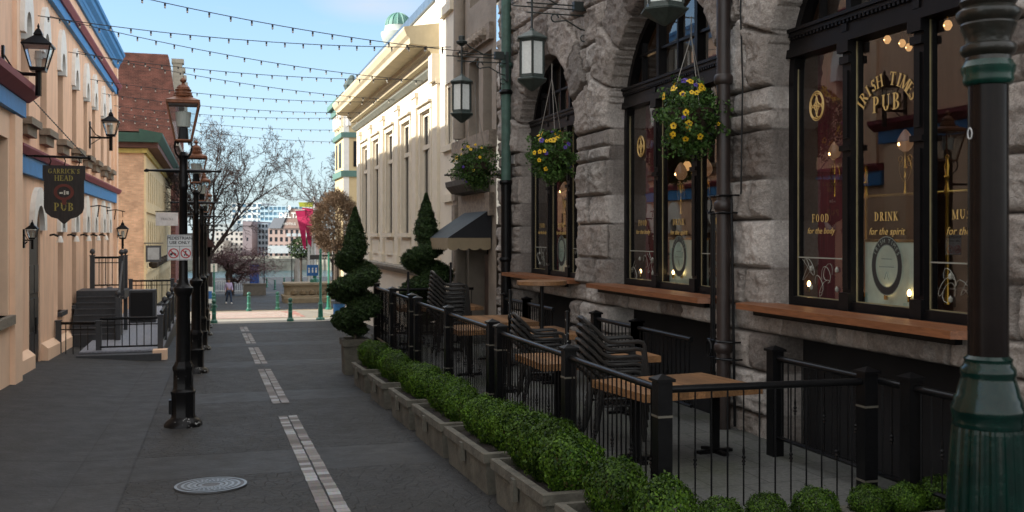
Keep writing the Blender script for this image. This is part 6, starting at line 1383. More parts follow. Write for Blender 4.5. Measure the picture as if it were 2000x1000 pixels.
# ------------------------------------------------------------------ hanging flower baskets
fol = leaf_mat('basket_leaf', (.02, .05, .012), (.08, .15, .035), .25)
yel = M('yellow_pansy', (.78, .50, .015), .6, var=.15, scale=40); pur = M('purple_pansy', (.07, .04, .26), .6, var=.3, scale=40); dkc = M('pansy_centre', (.05, .012, .008), .7)
def basket(c, r, h, hook, label, seed, ny=26, npu=8):
    t = thing('flower_basket', c, label, 'hanging basket', 'hanging flower baskets with pansies'); rng = np.random.RandomState(seed)
    P_, N_ = blob_points(5200, (r, r, h), rng, .34, .5, seed); P_[:, 2] -= .12*h*(np.abs(P_[:, 0])+np.abs(P_[:, 1]))/r
    P2, N2 = blob_points(900, (r*.6, r*.6, h*.6), rng, .3, .5, seed+1); P2[:, 2] -= h*.8; P2[:, 0] += r*.3*np.sin(seed*3);  P_ = np.concatenate([P_, P2]); N_ = np.concatenate([N_, N2])
    me = leaves_mesh('foliage', P_, N_, .05, rng, .6, .9); me.materials.append(fol); o = bpy.data.objects.new('foliage', me); COL.objects.link(o); o.parent = t
    def flowers(n, mat, nm):
        m = MB(); mc = MB()
        for _ in range(n):
            d = rng.normal(0, 1, 3); d[2] = d[2]*.8+.1; d[0] = -abs(d[0])*.9 if rng.rand() < .6 else d[0]; d[1] = -abs(d[1]) if rng.rand() < .65 else d[1]; d /= np.linalg.norm(d)
            if rng.rand() < .35: d[2] = abs(d[2])+.5; d /= np.linalg.norm(d)
            p = d*np.array([r, r, h])*1.04; f = Vector(d+rng.normal(0, .25, 3)); f.z = f.z*.5; f.normalize(); a = f.cross(Vector((0, 0, 1))).normalized(); b = a.cross(f).normalized(); p = Vector(p)+f*.02; s = .024*(.65+.8*rng.rand())
            for k in range(5):
                t0 = pi/2+2*pi*k/5; q = p+(a*math.cos(t0)+b*math.sin(t0))*s*.8
                m.add([q+(a*math.cos(t)+b*math.sin(t))*s*.72+f*(.004*(k % 2)) for t in [j*pi/3 for j in range(6)]], [tuple(range(6))])
            mc.add([p+f*.010+(a*math.cos(t)+b*math.sin(t))*s*.42 for t in [j*pi/3 for j in range(6)]], [tuple(range(6))])
        m.build(nm, mat, t, world=False); mc.build('flower_centres', dkc, t, world=False)
    flowers(ny, yel, 'yellow_flowers'); flowers(npu, pur, 'purple_flowers')
    m = MB(); m.lathe([(.02, -h*.8), (r*.45, -h*.65), (r*.7, -.1), (r*.74, .05)], 14); m.build('basket', M('coir_basket', srgb('33281C'), .95, bump=.8), t, world=False)
    m = MB()
    for k in range(3): a = k*2.1+.4; m.tube([(r*.72*math.cos(a), r*.72*math.sin(a), .05), (0, 0, hook)], .006, 4)
    m.tube([(0, 0, hook), (0, 0, hook+.25)], .008, 4); m.build('chains', M('galvanised_chain', srgb('8A8A86'), .4, metal=.6), t, world=False); return t
def bk(x, y, Y, rpx, hpx, hook, label, seed, **k):
    c = onY(x, y, Y); d = c.dot(FW)/1944.4; return basket(c, rpx*d, hpx*d, hook, label, seed, **k)
bk(1350, 222, 11.6, 62, 62, 1.0, 'hanging flower basket in front of the middle pub window, with many yellow pansies on top', 1, ny=34, npu=7)
bk(1078, 300, 16.2, 44, 42, 1.3, 'hanging flower basket with purple pansies on its left, in front of the farthest pub window', 2, ny=22, npu=14)
bk(928, 322, 21.7, 40, 37, 1.6, 'flower basket by the balcony ledge above the awning, left of the green drainpipe', 3, ny=14, npu=8)
m = MB(); p = onY(868, 342, 21.9); q = onY(990, 342, 21.9); m.tube([p, q], .02, 5); tag(m.build('iron_rod', black), 'thin black iron rod sticking out below the farthest flower basket', 'iron rod')
# ------------------------------------------------------------------ big green lamp post in the right foreground
NX = onD(1930, 500, 4.5); NX = Vector((NX.x, NX.y, ground(NX.x, NX.y))); q = 4.5/1944.4
zf = lambda y: 2.5+(458-y)*q - NX.z
lpst = thing('lamp_post', NX, 'large green and black cast iron lamp post standing close in the right foreground', 'lamp post')
r = lambda w: w*q*.83
m = MB(); Nn = 96; prof = [(r(128), 0), (r(128), .12), (r(120), .16), (r(112), .5), (r(100), zf(1060)), (r(93), zf(1000)), (r(86), zf(900)), (r(81), zf(840)), (r(80), zf(832))]
vs = []
for R0, z in prof:
    for k in range(Nn): a = 2*pi*k/Nn; fl = 1-.045*(k % 4 in (0, 1)) if z > .13 else 1; vs.append((R0*fl*math.cos(a), R0*fl*math.sin(a), z))
m.add(vs, [(i*Nn+k, i*Nn+(k+1) % Nn, (i+1)*Nn+(k+1) % Nn, (i+1)*Nn+k) for i in range(len(prof)-1) for k in range(Nn)]); m.build('fluted_base', dgreen, lpst, world=False)
m = MB(); m.lathe([(r(78), zf(832)), (r(80), zf(822)), (r(78), zf(816)), (r(82), zf(806)), (r(83), zf(795)), (r(76), zf(785)), (r(76), zf(778)), (r(70), zf(770)), (r(66), zf(755)), (r(61), zf(742)), (r(59), zf(735)), (r(62), zf(728)), (r(60), zf(718)), (r(54), zf(712)), (r(52), zf(706)), (r(54), zf(700)), (r(46), zf(694))], 48); m.build('collar', dgreen, lpst, True, world=False)
m = MB(); m.lathe([(r(45), zf(700)), (r(44), zf(160))], 40); m.build('shaft', brown, lpst, True, world=False)
m = MB(); m.lathe([(r(46), zf(168)), (r(52), zf(165)), (r(56), zf(157)), (r(54), zf(150)), (r(58), zf(142)), (r(60), zf(132)), (r(54), zf(124)), (r(52), zf(120))], 48); m.build('green_ring', green if False else M('bright_green_enamel', (.003, .030, .021), .25, var=.4, scale=9, spec=.4), lpst, True, world=False)
m = MB(); m.lathe([(r(50), zf(122)), (r(50), zf(112)), (r(58), zf(106)), (r(62), zf(98)), (r(60), zf(90)), (r(49), zf(85)), (r(50), zf(76)), (r(58), zf(60)), (r(62), zf(50)), (r(60), zf(46)), (r(66), zf(40)), (r(71), zf(31)), (r(70), zf(24)), (r(62), zf(18)), (r(56), zf(14)), (r(64), zf(4)), (r(60), zf(-4)), (r(50), zf(-30)), (r(40), zf(-60)), (r(38), zf(-260))], 48)
cap_m = M('corroded_green_iron', (.003, .008, .006), .28, var=.5, scale=6, bump=.3, bscale=18, col2=(.022, .016, .012), spec=.4); m.build('capital', cap_m, lpst, True, world=False)
m = MB()
for z in (820, 800, 765, 730): m.lathe([(0, -.01), (.012, 0), (0, .01)], 6, (-r(60)*.9, -r(40), zf(z)))
m = MB(); cp = NX + Vector((0, 0, 0))
for k in range(11): a = 2*pi*k/10; 
m.tube([Vector((-.102*math.cos(.15+.08*math.cos(a)), -.102*math.cos(.15)*.0-.0, 0)) + Vector((0, -.012*math.cos(a), zf(262)+.025*math.sin(a))) for a in [k*.628 for k in range(11)]], .003, 4); m.build('chalk_mark', M('chalk', (.5, .5, .5), .8), lpst, world=False)
# ------------------------------------------------------------------ festoon strings over the lane
wire = M('festoon_cable', (.02, .02, .022), .6); bulbm = M('clear_bulb', srgb('B8B4A8'), .15, var=.05, spec=.8); sock = M('bulb_socket', (.015, .015, .015), .6)
bulb_me = None
order = ['nearest', 'second', 'third', 'fourth', 'fifth', 'sixth', 'seventh', 'eighth', 'ninth', 'farthest']
yst = [(22.4, 24.3, 9.9, 9.0, 44), (26.0, 26.2, 8.9, 7.9, 80), (27.8, 29.9, 9.4, 7.6, 116), (31.2, 32.4, 8.9, 7.7, 144), (33.2, 34.8, 8.6, 7.5, 164), (36.5, 38.2, 8.5, 7.6, 190), (40.5, 42.2, 8.6, 7.5, 213), (45.0, 44.9, 8.6, 7.4, 228), (46.5, 49.5, 8.7, 7.9, 247), (46.6, 53.5, 8.6, 8.4, 265)]
m = MB(); m.lathe([(.022, -.0), (.022, -.07)], 6); sk = bpy.data.meshes.new('socket'); sk.from_pydata(m.v, [], m.f); sk.materials.append(sock)
m = MB(); m.lathe([(.016, -.07), (.024, -.09), (.02, -.11), (.004, -.122)], 7); bk_ = bpy.data.meshes.new('bulb'); bk_.from_pydata(m.v, [], m.f); bk_.materials.append(bulbm)
for i, (ya, yb, za, zb, ymid) in enumerate(yst):
    mid = Vector(((XL+XC_)/2, (ya+yb)/2, 0)); dmid = mid.dot(FW); zt_ = 2.5+(458-ymid)*dmid/1944.4; sag = .22; tilt = .45 if i in (0, 2, 4) else .08
    A = Vector((XL+.1, ya, zt_+sag+tilt)); B = Vector((XC_-.1, yb, zt_+sag-tilt))
    t = thing('string_lights', A, '%s string of small festoon bulbs sagging across the lane%s' % (order[i], ', counted from the camera' if 0 < i < 9 else ''), 'string lights', 'festoon strings across the lane')
    f = lambda u: A.lerp(B, u)-Vector((0, 0, sag*4*u*(1-u)))-A
    m = MB(); m.tube([f(k/24) for k in range(25)], .010, 4); m.build('cable', wire, t, world=False)
    n = 22
    for k in range(n):
        u = (k+.5)/n; o = bpy.data.objects.new('socket', sk); COL.objects.link(o); o.parent = t; o.location = f(u); o2 = bpy.data.objects.new('bulb', bk_); COL.objects.link(o2); o2.parent = o; s = 1.0; o.scale = (s, s, s)
# ------------------------------------------------------------------ bollards
bm = M('green_bollard_paint', srgb('1C5C4C'), .4, var=.2, scale=9, coat=.3)
def bollard(loc, label):
    t = thing('bollard', loc, label, 'bollard', 'green ball topped bollards')
    m = MB(); m.lathe([(.15, -.05), (.15, .10), (.12, .13), (.10, .16), (.10, .22)], 14); m.build('foot', bm, t, True, world=False)
    m = MB(); m.lathe([(.095, .2), (.085, .72), (.11, .75), (.11, .79), (.075, .82), (.06, .86)], 14)
    m.build('shaft', bm, t, True, world=False)
    m = MB(); m.lathe([(.05, .84), (.09, .88), (.105, .94), (.09, 1.0), (.04, 1.04), (.0, 1.05)], 14); m.build('ball', bm, t, True, world=False)
    m = MB(); m.lathe([(.096, .40), (.10, .43), (.094, .46)], 14); m.build('band', M('bollard_band', srgb('4E8A7A'), .4), t, True, world=False); return t
b0 = None
for (x, y, lb) in ((418, 632, 'green bollard nearest the row of street lamps, in front of the brick crosswalk'), (567, 628, 'green bollard in front of the right end of the brick crosswalk'), (417, 608, 'green bollard behind the leftmost one, beyond the crosswalk'), (486, 608, 'green bollard behind the middle of the crosswalk'), (542, 606, 'green bollard behind the right part of the crosswalk'), (537, 556, 'small distant green bollard by the low tree'), (521, 549, 'distant green bollard left of the stone planter, near the water'), (555, 548, 'distant green bollard near the water, right of the low tree'), (573, 552, 'distant green bollard beside the round stone planter'), (583, 553, 'distant green bollard just right of another beside the stone planter'), (590, 553, 'rightmost distant green bollard behind the stone planter')):
    g = onG(x, y); loc = (g.x, g.y, ground(g.x, g.y)+.02)
    if y < 570: g = onZ(x, y+10, -3.3); loc = (g.x, g.y, ground(g.x, g.y))
    if b0 is None: b0 = bollard(loc, lb)
    else: dup(b0, loc, lb)
# ------------------------------------------------------------------ green sign posts
def signpost(x, yb, ytop, label, extra):
    g = onG(x, yb); d = g.dot(FW); k = d/1944.4; h = (yb-ytop)*k; t = thing('sign_post', (g.x, g.y, ground(g.x, g.y)), label, 'sign post')
    m = MB(); m.lathe([(.2, 0), (.2, .08), (.12, .14), (.1, .7), (.13, .74), (.09, .8), (.06, .9), (.055, h-.2), (.08, h-.18), (.05, h-.12), (.06, h-.05), (0, h)], 12); m.build('pole', green, t, True, world=False); extra(t, h, k); return t
def ex1(t, h, k):
    m = MB(); m.bx((-.36, 0, h-1.0), (.5, .04, .5)); m.build('blue_panel', M('blue_sign_face', srgb('2466A8'), .5), t, world=False)
    m = MB()
    for j in range(3): m.bx((-.52+j*.16, -.024, h-.92), (.06, .008, .07)); m.bx((-.52+j*.16, -.024, h-1.04), (.07, .008, .14))
    m.build('white_symbols', white, t, world=False)
def ex2(t, h, k):
    m = MB(); m.bx((-.1, 0, h-.35), (1.9, .04, .26)); m.build('street_name_plate', M('dark_plate', (.02, .02, .022), .5), t, world=False)
    o = text_mesh('lettering', 'Langley', .2, lambda u, v, w_: (u-.1, -.026-w_, h-.35+v), white, t); o.location = (0, 0, 0)
signpost(626, 625, 485, 'tall green post carrying a small blue sign with white figures', ex1)
signpost(642, 605, 490, 'green post carrying a dark street name plate', ex2)
t = signpost(418, 600, 515, 'short post with a small blank white notice by the row of lamps', lambda t, h, k: MB().bx((0, -.03, h-.25), (.38, .02, .5)).build('notice', white, t, world=False))
# litter bin half hidden by the topiary
g = onG(662, 626); t = thing('litter_bin', (g.x, g.y, ground(g.x, g.y)), 'blue litter bin with a grey hood half hidden behind the nearer topiary', 'litter bin')
m = MB(); m.lathe([(.2, 0), (.24, .1), (.27, .75), (.26, .78)], 14); m.build('body', M('blue_bin', srgb('3A78B0'), .5), t, True, world=False)
m = MB(); m.lathe([(.30, .78), (.36, .9), (.28, 1.12), (.1, 1.25), (0, 1.27)], 14); m.build('hood', M('grey_hood', srgb('7C8288'), .6), t, True, world=False)
g = onG(408, 592); t = thing('sandwich_board', (g.x, g.y, ground(g.x, g.y)), 'white sandwich board with a blue shape beside the lamps, beyond the crossing', 'sandwich board')
m = MB(); m.prism([(-.25, 0), (-.2, 0), (.02, 1.1), (-.03, 1.1)], 'X', -.35, .35); m.prism([(.2, 0), (.25, 0), (.03, 1.1), (-.02, 1.1)], 'X', -.35, .35); m.build('boards', white, t, world=False)
m = MB(); m.prism([(-.18, .3), (-.08, .8), (-.1, .82), (-.2, .3)], 'X', -.2, .2); m.build('blue_mark', M('blue_sign_face', srgb('2466A8')), t, world=False)
# ------------------------------------------------------------------ pedestrian
def skin(name, pts, edges, rad, mat, parent, sub=2):
    me = bpy.data.meshes.new(name); me.from_pydata(pts, edges, []); o = bpy.data.objects.new('tmp', me); COL.objects.link(o)
    sk_ = o.modifiers.new('s', 'SKIN'); 
    for i, r in enumerate(rad):
        v = me.skin_vertices[0].data[i]; v.radius = r if isinstance(r, tuple) else (r, r)
    me.skin_vertices[0].data[0].use_root = True; o.modifiers.new('d', 'SUBSURF').levels = sub; o.modifiers['d'].render_levels = sub
    dg = bpy.context.evaluated_depsgraph_get(); nm = bpy.data.meshes.new_from_object(o.evaluated_get(dg)); bpy.data.objects.remove(o); nm.name = name
    nm.materials.clear(); return link(name, nm, mat, parent, True, False)
g = onG(447, 594); H = 50*g.dot(FW)/1944.4/1.75
per = thing('person', (g.x, g.y, ground(g.x, g.y)), 'person in a pale lavender top and blue jeans walking toward the camera past the crosswalk', 'person'); per.scale = (H,)*3; per.rotation_euler.z = R(12)
skinm = M('skin', srgb('A87C64'), .6, var=.05)
# facing -y; left leg forward
J = dict(pel=(0, 0, .95), sp=(0, .01, 1.12), ch=(0, .0, 1.32), nk=(0, 0, 1.46), hd0=(0, -.01, 1.54), hd1=(0, -.02, 1.64), hd2=(0, -.01, 1.73), shl=(.17, 0, 1.40), ell=(.23, .06, 1.14), wrl=(.22, -.06, .93), hal=(.215, -.10, .86), shr=(-.17, 0, 1.40), elr=(-.23, .08, 1.14), wrr=(-.21, .0, .92), har=(-.2, -.03, .85), hil=(.09, 0, .9), knl=(.11, -.12, .5), anl=(.12, -.2, .1), tol=(.13, -.36, .04), hir=(-.09, 0, .9), knr=(-.11, .02, .5), anr=(-.13, .24, .14), tor=(-.14, .13, .04))
K = list(J); ix = {k: i for i, k in enumerate(K)}
E = [('pel', 'sp'), ('sp', 'ch'), ('ch', 'nk'), ('nk', 'hd0'), ('hd0', 'hd1'), ('hd1', 'hd2'), ('ch', 'shl'), ('shl', 'ell'), ('ell', 'wrl'), ('wrl', 'hal'), ('ch', 'shr'), ('shr', 'elr'), ('elr', 'wrr'), ('wrr', 'har'), ('pel', 'hil'), ('hil', 'knl'), ('knl', 'anl'), ('anl', 'tol'), ('pel', 'hir'), ('hir', 'knr'), ('knr', 'anr'), ('anr', 'tor')]
rd = dict(pel=.12, sp=.12, ch=.125, nk=.055, hd0=.07, hd1=.085, hd2=.06, shl=.06, ell=.042, wrl=.03, hal=.035, shr=.06, elr=.042, wrr=.03, har=.035, hil=.085, knl=.058, anl=.038, tol=.03, hir=.085, knr=.058, anr=.038, tor=.03)
skin('body', [J[k] for k in K], [(ix[a], ix[b]) for a, b in E], [rd[k] for k in K], skinm, per)
def sub(ks, es, r, name, mat):
    ii = {k: i for i, k in enumerate(ks)}; skin(name, [J[k] for k in ks], [(ii[a], ii[b]) for a, b in es], r, mat, per)
sub(['pel', 'sp', 'ch', 'nk', 'shl', 'ell', 'wrl', 'shr', 'elr', 'wrr'], [('pel', 'sp'), ('sp', 'ch'), ('ch', 'nk'), ('ch', 'shl'), ('shl', 'ell'), ('ell', 'wrl'), ('ch', 'shr'), ('shr', 'elr'), ('elr', 'wrr')], [(.16, .13), (.15, .13), (.17, .14), .07, .08, .06, .045, .08, .06, .045], 'lavender_top', M('lavender_cloth', srgb('B4A6C8'), .9, var=.06, bump=.3))
sub(['pel', 'hil', 'knl', 'anl', 'hir', 'knr', 'anr'], [('pel', 'hil'), ('hil', 'knl'), ('knl', 'anl'), ('pel', 'hir'), ('hir', 'knr'), ('knr', 'anr')], [(.13, .12), .10, .075, .055, .10, .075, .055], 'jeans', M('denim', srgb('2E3E56'), .9, var=.15))
sub(['anl', 'tol'], [('anl', 'tol')], [.055, .045], 'shoe', white); sub(['anr', 'tor'], [('anr', 'tor')], [.055, .045], 'shoe', white)
m = MB(); m.lathe([(.082, 0), (.1, .05), (.09, .11), (.04, .15), (0, .155)], 14, (0, .005, 1.63)); m.build('cap', M('dark_cap', (.02, .02, .022), .8), per, True, world=False)
m = MB(); m.box((-.035, -.115, 1.63), (-.015, -.105, 1.645)); m.box((.015, -.115, 1.63), (.035, -.105, 1.645)); m.box((-.022, -.11, 1.57), (.022, -.1, 1.578)); m.prism([(-.105, 1.6), (-.135, 1.6), (-.105, 1.64)], 'X', -.012, .012); m.build('face_features', M('features', srgb('4A2E24'), .7), per, world=False)
# ------------------------------------------------------------------ trees
def bare_tree(loc, h, label, seed, mat=bark2, wide=.75, trunk_r=.25, fork=.22, n0=7, lean=0):
    """trunk forks low into sweeping limbs; every limb carries branches, every branch twigs"""
    rr = random.Random(seed); t = thing('bare_tree', loc, label, 'bare tree'); mt = MB(); mc = MB()
    def limb(p, d, L, r, lv):
        n = {0: 9, 1: 7, 2: 5, 3: 4}[lv]; pts = [p]; q = p.copy(); dd = d.normalized(); tw = {0: .16, 1: .24, 2: .3, 3: .3}[lv]
        for k in range(n):
            dd = (dd+Vector((rr.gauss(0, tw), rr.gauss(0, tw), rr.gauss(0, tw)+.05*(1 if lv < 2 else .4)))).normalized(); q = q+dd*L/n; pts.append(q.copy())
        (mt if lv == 0 else mc).tube(pts, [max(.012, r*(1-.8*k/n)) for k in range(n+1)], 6 if lv < 2 else 3, cap=False)
        if lv == 3: return
        m_ = {0: 10, 1: 10, 2: 7}[lv]
        for j in range(m_):
            u = .25+.75*(j+rr.random())/m_; k = min(n-1, int(u*n)); s = pts[k].lerp(pts[k+1], u*n-k if u*n-k < 1 else 1); ax = (pts[k+1]-pts[k]).normalized()
            sd = ax.cross(Vector((rr.gauss(0, 1), rr.gauss(0, 1), rr.gauss(0, 1)))).normalized()
            limb(s, ax*.75+sd*.85+Vector((0, 0, .12)), L*(1-.45*u)*rr.uniform(.38, .55)*(1.1 if lv == 0 else 1), max(.014, r*(1-.75*u)*.6), lv+1)
    mt.tube([(0, 0, -.3), (.05, 0, h*fork*.5), (0, .05, h*fork)], [trunk_r*1.2, trunk_r, trunk_r*.9], 9, cap=False)
    for k in range(n0):
        a = 2*pi*k/n0+rr.uniform(-.3, .3); w = wide*rr.uniform(.55, 1.1); limb(Vector((0, 0, h*fork*rr.uniform(.75, 1))), Vector((math.cos(a)*w+lean, math.sin(a)*w, 1)), h*(1-fork)*rr.uniform(.8, .98), trunk_r*.5, 0)
    mt.build('trunk', mat, t, world=False); mc.build('crown', mat, t, world=False); return t
p = onD(408, 560, 80); bare_tree((p.x, p.y, ground(p.x, p.y)), 14.2, 'large bare tree with fine twigs rising behind the row of street lamps', 12, wide=.27, lean=.03, n0=9)
p = onD(652, 520, 72); bare_tree((p.x, p.y, ground(p.x, p.y)), 12.5, 'bare twiggy tree behind the corner tower and the round clipped tree', 5, wide=.24, trunk_r=.16, n0=5)
p = onD(448, 573, 86); tcol = M('dark_blossom_twigs', srgb('4A3230'), .95, var=.4, scale=5)
g = thing('gnarled_tree', (p.x, p.y, ground(p.x, p.y)), 'low gnarled tree with a wide flat crown of dark reddish twigs by the water', 'tree')
rr = random.Random(4); m = MB(); m.tube([(0, 0, -.2), (.1, 0, .8), (-.05, 0, 1.7), (.1, 0, 2.3)], [.42, .32, .3, .26], 8); limbs = []
for (dx, dz, dy) in ((-1.3, 3.2, 0), (1.6, 1.9, .3), (2.8, 2.3, -.3), (.6, 3.4, .4), (-.4, 3.7, -.4), (2.2, 3.4, .2)):
    P_ = [Vector((.05, 0, 2.1 if dx != 1.6 else 1.5))]
    for k in range(1, 7): f = k/6; P_.append(Vector((dx*f+rr.gauss(0, .14), dy*f*2+rr.gauss(0, .2), P_[0].z+(dz-P_[0].z)*f+rr.gauss(0, .12)-.5*math.sin(f*pi)*(.6 if dx > 1 else 0))))
    m.tube(P_, [.2-.024*k for k in range(7)], 6); limbs += P_[3:]
m.build('trunk', bark2, g, world=False); m = MB()
for k in range(900):
    b = rr.choice(limbs); c = Vector((b.x*1.12+rr.gauss(0, .55), b.y+rr.gauss(0, .8), b.z+rr.gauss(.15, .3))); d = Vector((rr.gauss(0, .5), rr.gauss(0, .5), rr.gauss(-.1, .35))); m.tube([c, c+d*.5+Vector((0, 0, .08)), c+d], [.02, .014, .008], 3, cap=False)
m.build('twigs', tcol, g, world=False)
rng = np.random.RandomState(3); L_ = np.array([[v.x*1.1, v.y, v.z] for v in limbs]); pp = L_[rng.randint(0, len(L_), 7000)]+rng.normal(0, 1, (7000, 3))*np.array([.55, .7, .3])+np.array([0, 0, .15]); me = leaves_mesh('buds', pp, rng.normal(0, 1, pp.shape), .085, rng, .7, 1); me.materials.append(leaf_mat('bud', srgb('4A3434'), srgb('9A7A80'), .1)); o = bpy.data.objects.new('blossom', me); COL.objects.link(o); o.parent = g
# round clipped bare tree
p = onD(657, 436, 50); gz = ground(p.x, p.y); g = thing('clipped_tree', (p.x, p.y, gz), 'rounded clipped tree of dense brown bare twigs in front of the corner tower', 'tree'); hz = p.z-gz; k_ = 50/1944.4
rr = random.Random(8); m = MB(); m.tube([(0, 0, -.1), (0, 0, hz-.9)], [.16, .12], 8); m.build('trunk', bark, g, world=False); m = MB()
R1, R2 = 46*k_, 66*k_
for k in range(5200):
    th = rr.random()*2*pi; cz = rr.uniform(-.9, 1); s_ = math.sqrt(1-cz*cz); rad = rr.uniform(.72, 1.0); w_ = 1.12-.30*max(cz, 0)
    c = Vector((R1*s_*math.cos(th)*rad*w_, R1*s_*math.sin(th)*rad*w_, hz+R2*cz*rad)); n = Vector((s_*math.cos(th), s_*math.sin(th), cz*.7+.2)); d = (n+Vector((rr.gauss(0, .5), rr.gauss(0, .5), rr.gauss(0, .5)))).normalized()*rr.uniform(.2, .45)
    m.tube([c-d*.5, c+d*.5], [.014, .008], 3, cap=False)
m.build('twigs', M('brown_twigs', srgb('6C5844'), .95, var=.35, scale=3), g, world=False)
p = onD(588, 455, 95); g = thing('round_evergreen', (p.x, p.y, ground(p.x, p.y)), 'small dark evergreen tree seen left of the banners', 'tree')
rng = np.random.RandomState(9); P_, N_ = blob_points(1500, (1.1, 1.1, 1.0), rng, .15, .5); me = leaves_mesh('foliage', P_+np.array([0, 0, 4.2]), N_, .2, rng); me.materials.append(topl); o = bpy.data.objects.new('crown', me); COL.objects.link(o); o.parent = g
MB().tube([(0, 0, 0), (0, 0, 3.6)], .12, 6).build('trunk', bark, g, world=False)
# ------------------------------------------------------------------ flag poles and banners
mag = M('magenta_banner', srgb('B01450'), .7, var=.08, scale=1); lim = M('lime_banner', srgb('9AA030'), .7); wpole = M('white_pole', srgb('C8C8C4'), .5)
def bpt(x, y, d=78): return onD(x, y, d)
for i, (x, quads, lb) in enumerate(((609, [((590, 405), (612, 407), (608, 482), (602, 476))], 'tall white pole with a magenta banner lettered down its length'), (603, [((577, 411), (596, 410), (598, 488), (593, 485))], 'white pole with a slanting magenta banner, left of the lettered one'), (614, [((617, 395), (638, 397), (637, 406), (617, 406))], 'tallest white pole with a magenta and lime banner on its right side'))):
    b = bpt(x, 560); t = thing('banner_pole', (b.x, b.y, ground(b.x, b.y)), lb, 'banner pole', 'banner poles by the plaza'); top = bpt(x, (395, 400, 383)[i])
    m = MB(); m.tube([(b.x, b.y, ground(b.x, b.y)), (top.x, top.y, top.z)], .10, 8); m.build('pole', wpole, t)
    for q in quads:
        P_ = [bpt(*c, 77.8) for c in q]; m = MB(); N = 6
        for k in range(N):
            f, e = k/N, (k+1)/N; a0, b0_, a1, b1 = P_[0].lerp(P_[3], f), P_[1].lerp(P_[2], f), P_[0].lerp(P_[3], e), P_[1].lerp(P_[2], e); wv = .08*math.sin(k*1.5); w2 = .08*math.sin((k+1)*1.5); D = Vector((0, 1, 0)); th = Vector((0, .02, 0))
            m.add([a0+D*wv, b0_+D*wv*.5, b1+D*w2*.5, a1+D*w2, a0+D*wv+th, b0_+D*wv*.5+th, b1+D*w2*.5+th, a1+D*w2+th], [(0, 1, 2, 3), (7, 6, 5, 4), (0, 3, 7, 4), (1, 5, 6, 2)])
        m.build('banner', mag, t)
        m = MB(); m.tube([P_[0], P_[1]], .03, 5); m.build('banner_arm', wpole, t)
    if i == 0:
        c = bpt(604, 440, 77.6); text_mesh('lettering', 'BASTION', .55, lambda u, v, w_: (c.x-v, c.y-.08-w_, c.z+u+.0), M('dark_magenta', srgb('5E0A2C')), t)
    if i == 2:
        P_ = [bpt(*c, 77.8) for c in ((619, 407), (631, 407), (627, 440), (619, 436))]; m = MB(); m.add([*P_, *[p+Vector((0, .02, 0)) for p in P_]], [(0, 1, 2, 3), (7, 6, 5, 4)]); m.build('lime_banner', lim, t)
        P_ = [bpt(*c, 77.9) for c in ((583, 395), (611, 395), (611, 404), (585, 404))]; m = MB(); m.add([*P_, *[p+Vector((0, .02, 0)) for p in P_]], [(0, 1, 2, 3), (7, 6, 5, 4)]); m.build('lime_banner', lim, t)
# ------------------------------------------------------------------ stone planter / fountain
g = onG(605, 592); stn = M('brown_planter_stone', srgb('8A7C66'), .9, var=.2, scale=3); t = thing('fountain_planter', (g.x, g.y+2, ground(g.x, g.y)), 'two tiered round edged stone fountain basin beyond the crosswalk on the right', 'fountain')
gx, gy, gz = g.x+.3, g.y+2.2, ground(g.x, g.y)
def rrect(cx, cy, w, d, r=.5, n=5): return [(cx+sx*(w-r)+r*math.cos(a0+pi/2*k/n), cy+sy*(d-r)+r*math.sin(a0+pi/2*k/n)) for sx, sy, a0 in ((1, 1, 0), (-1, 1, pi/2), (-1, -1, pi), (1, -1, 3*pi/2)) for k in range(n+1)]
m = MB(); m.prism(rrect(gx, gy, 1.9, 1.7), 'Z', gz-.3, gz+.3); m.prism(rrect(gx, gy+.3, 1.95, 1.5), 'Z', gz+.3, gz+.42); m.prism(rrect(gx, gy+.6, 1.75, 1.1), 'Z', gz+.42, gz+1.1); m.prism(rrect(gx, gy+.6, 1.85, 1.2), 'Z', gz+1.1, gz+1.25); m.build('basin', stn, t)
m = MB(); 
for k in range(5): m.lathe([(.05, 0), (.25, .1), (.2, .3), (.02, .4)], 8, (gx-1.2+k*.6, gy-.62, gz+.42))
m.build('plants', M('dry_plants', srgb('6A5A44'), .9), t)
m = MB(); m.lathe([(.35, 0), (.3, .2), (.12, .3), (.14, .6), (.25, .7), (.1, 1.0), (0, 1.1)], 10, (gx+.3, gy+.6, gz+1.25)); m.build('statue', bm, t)
g = onD(593, 560, 100); t = thing('stone_arch_sculpture', (g.x, g.y, ground(g.x, g.y)), 'pale stone hook shaped sculpture near the water', 'sculpture')
m = MB(); m.tube([(-.6, 0, -.2), (-.7, 0, 2.2), (-.5, 0, 3.2), (.2, 0, 3.4), (.6, 0, 3.1), (.5, 0, 2.6)], .28, 8); m.build('stone', M('pale_sculpture_stone', srgb('9A948C'), .8), t, world=False)
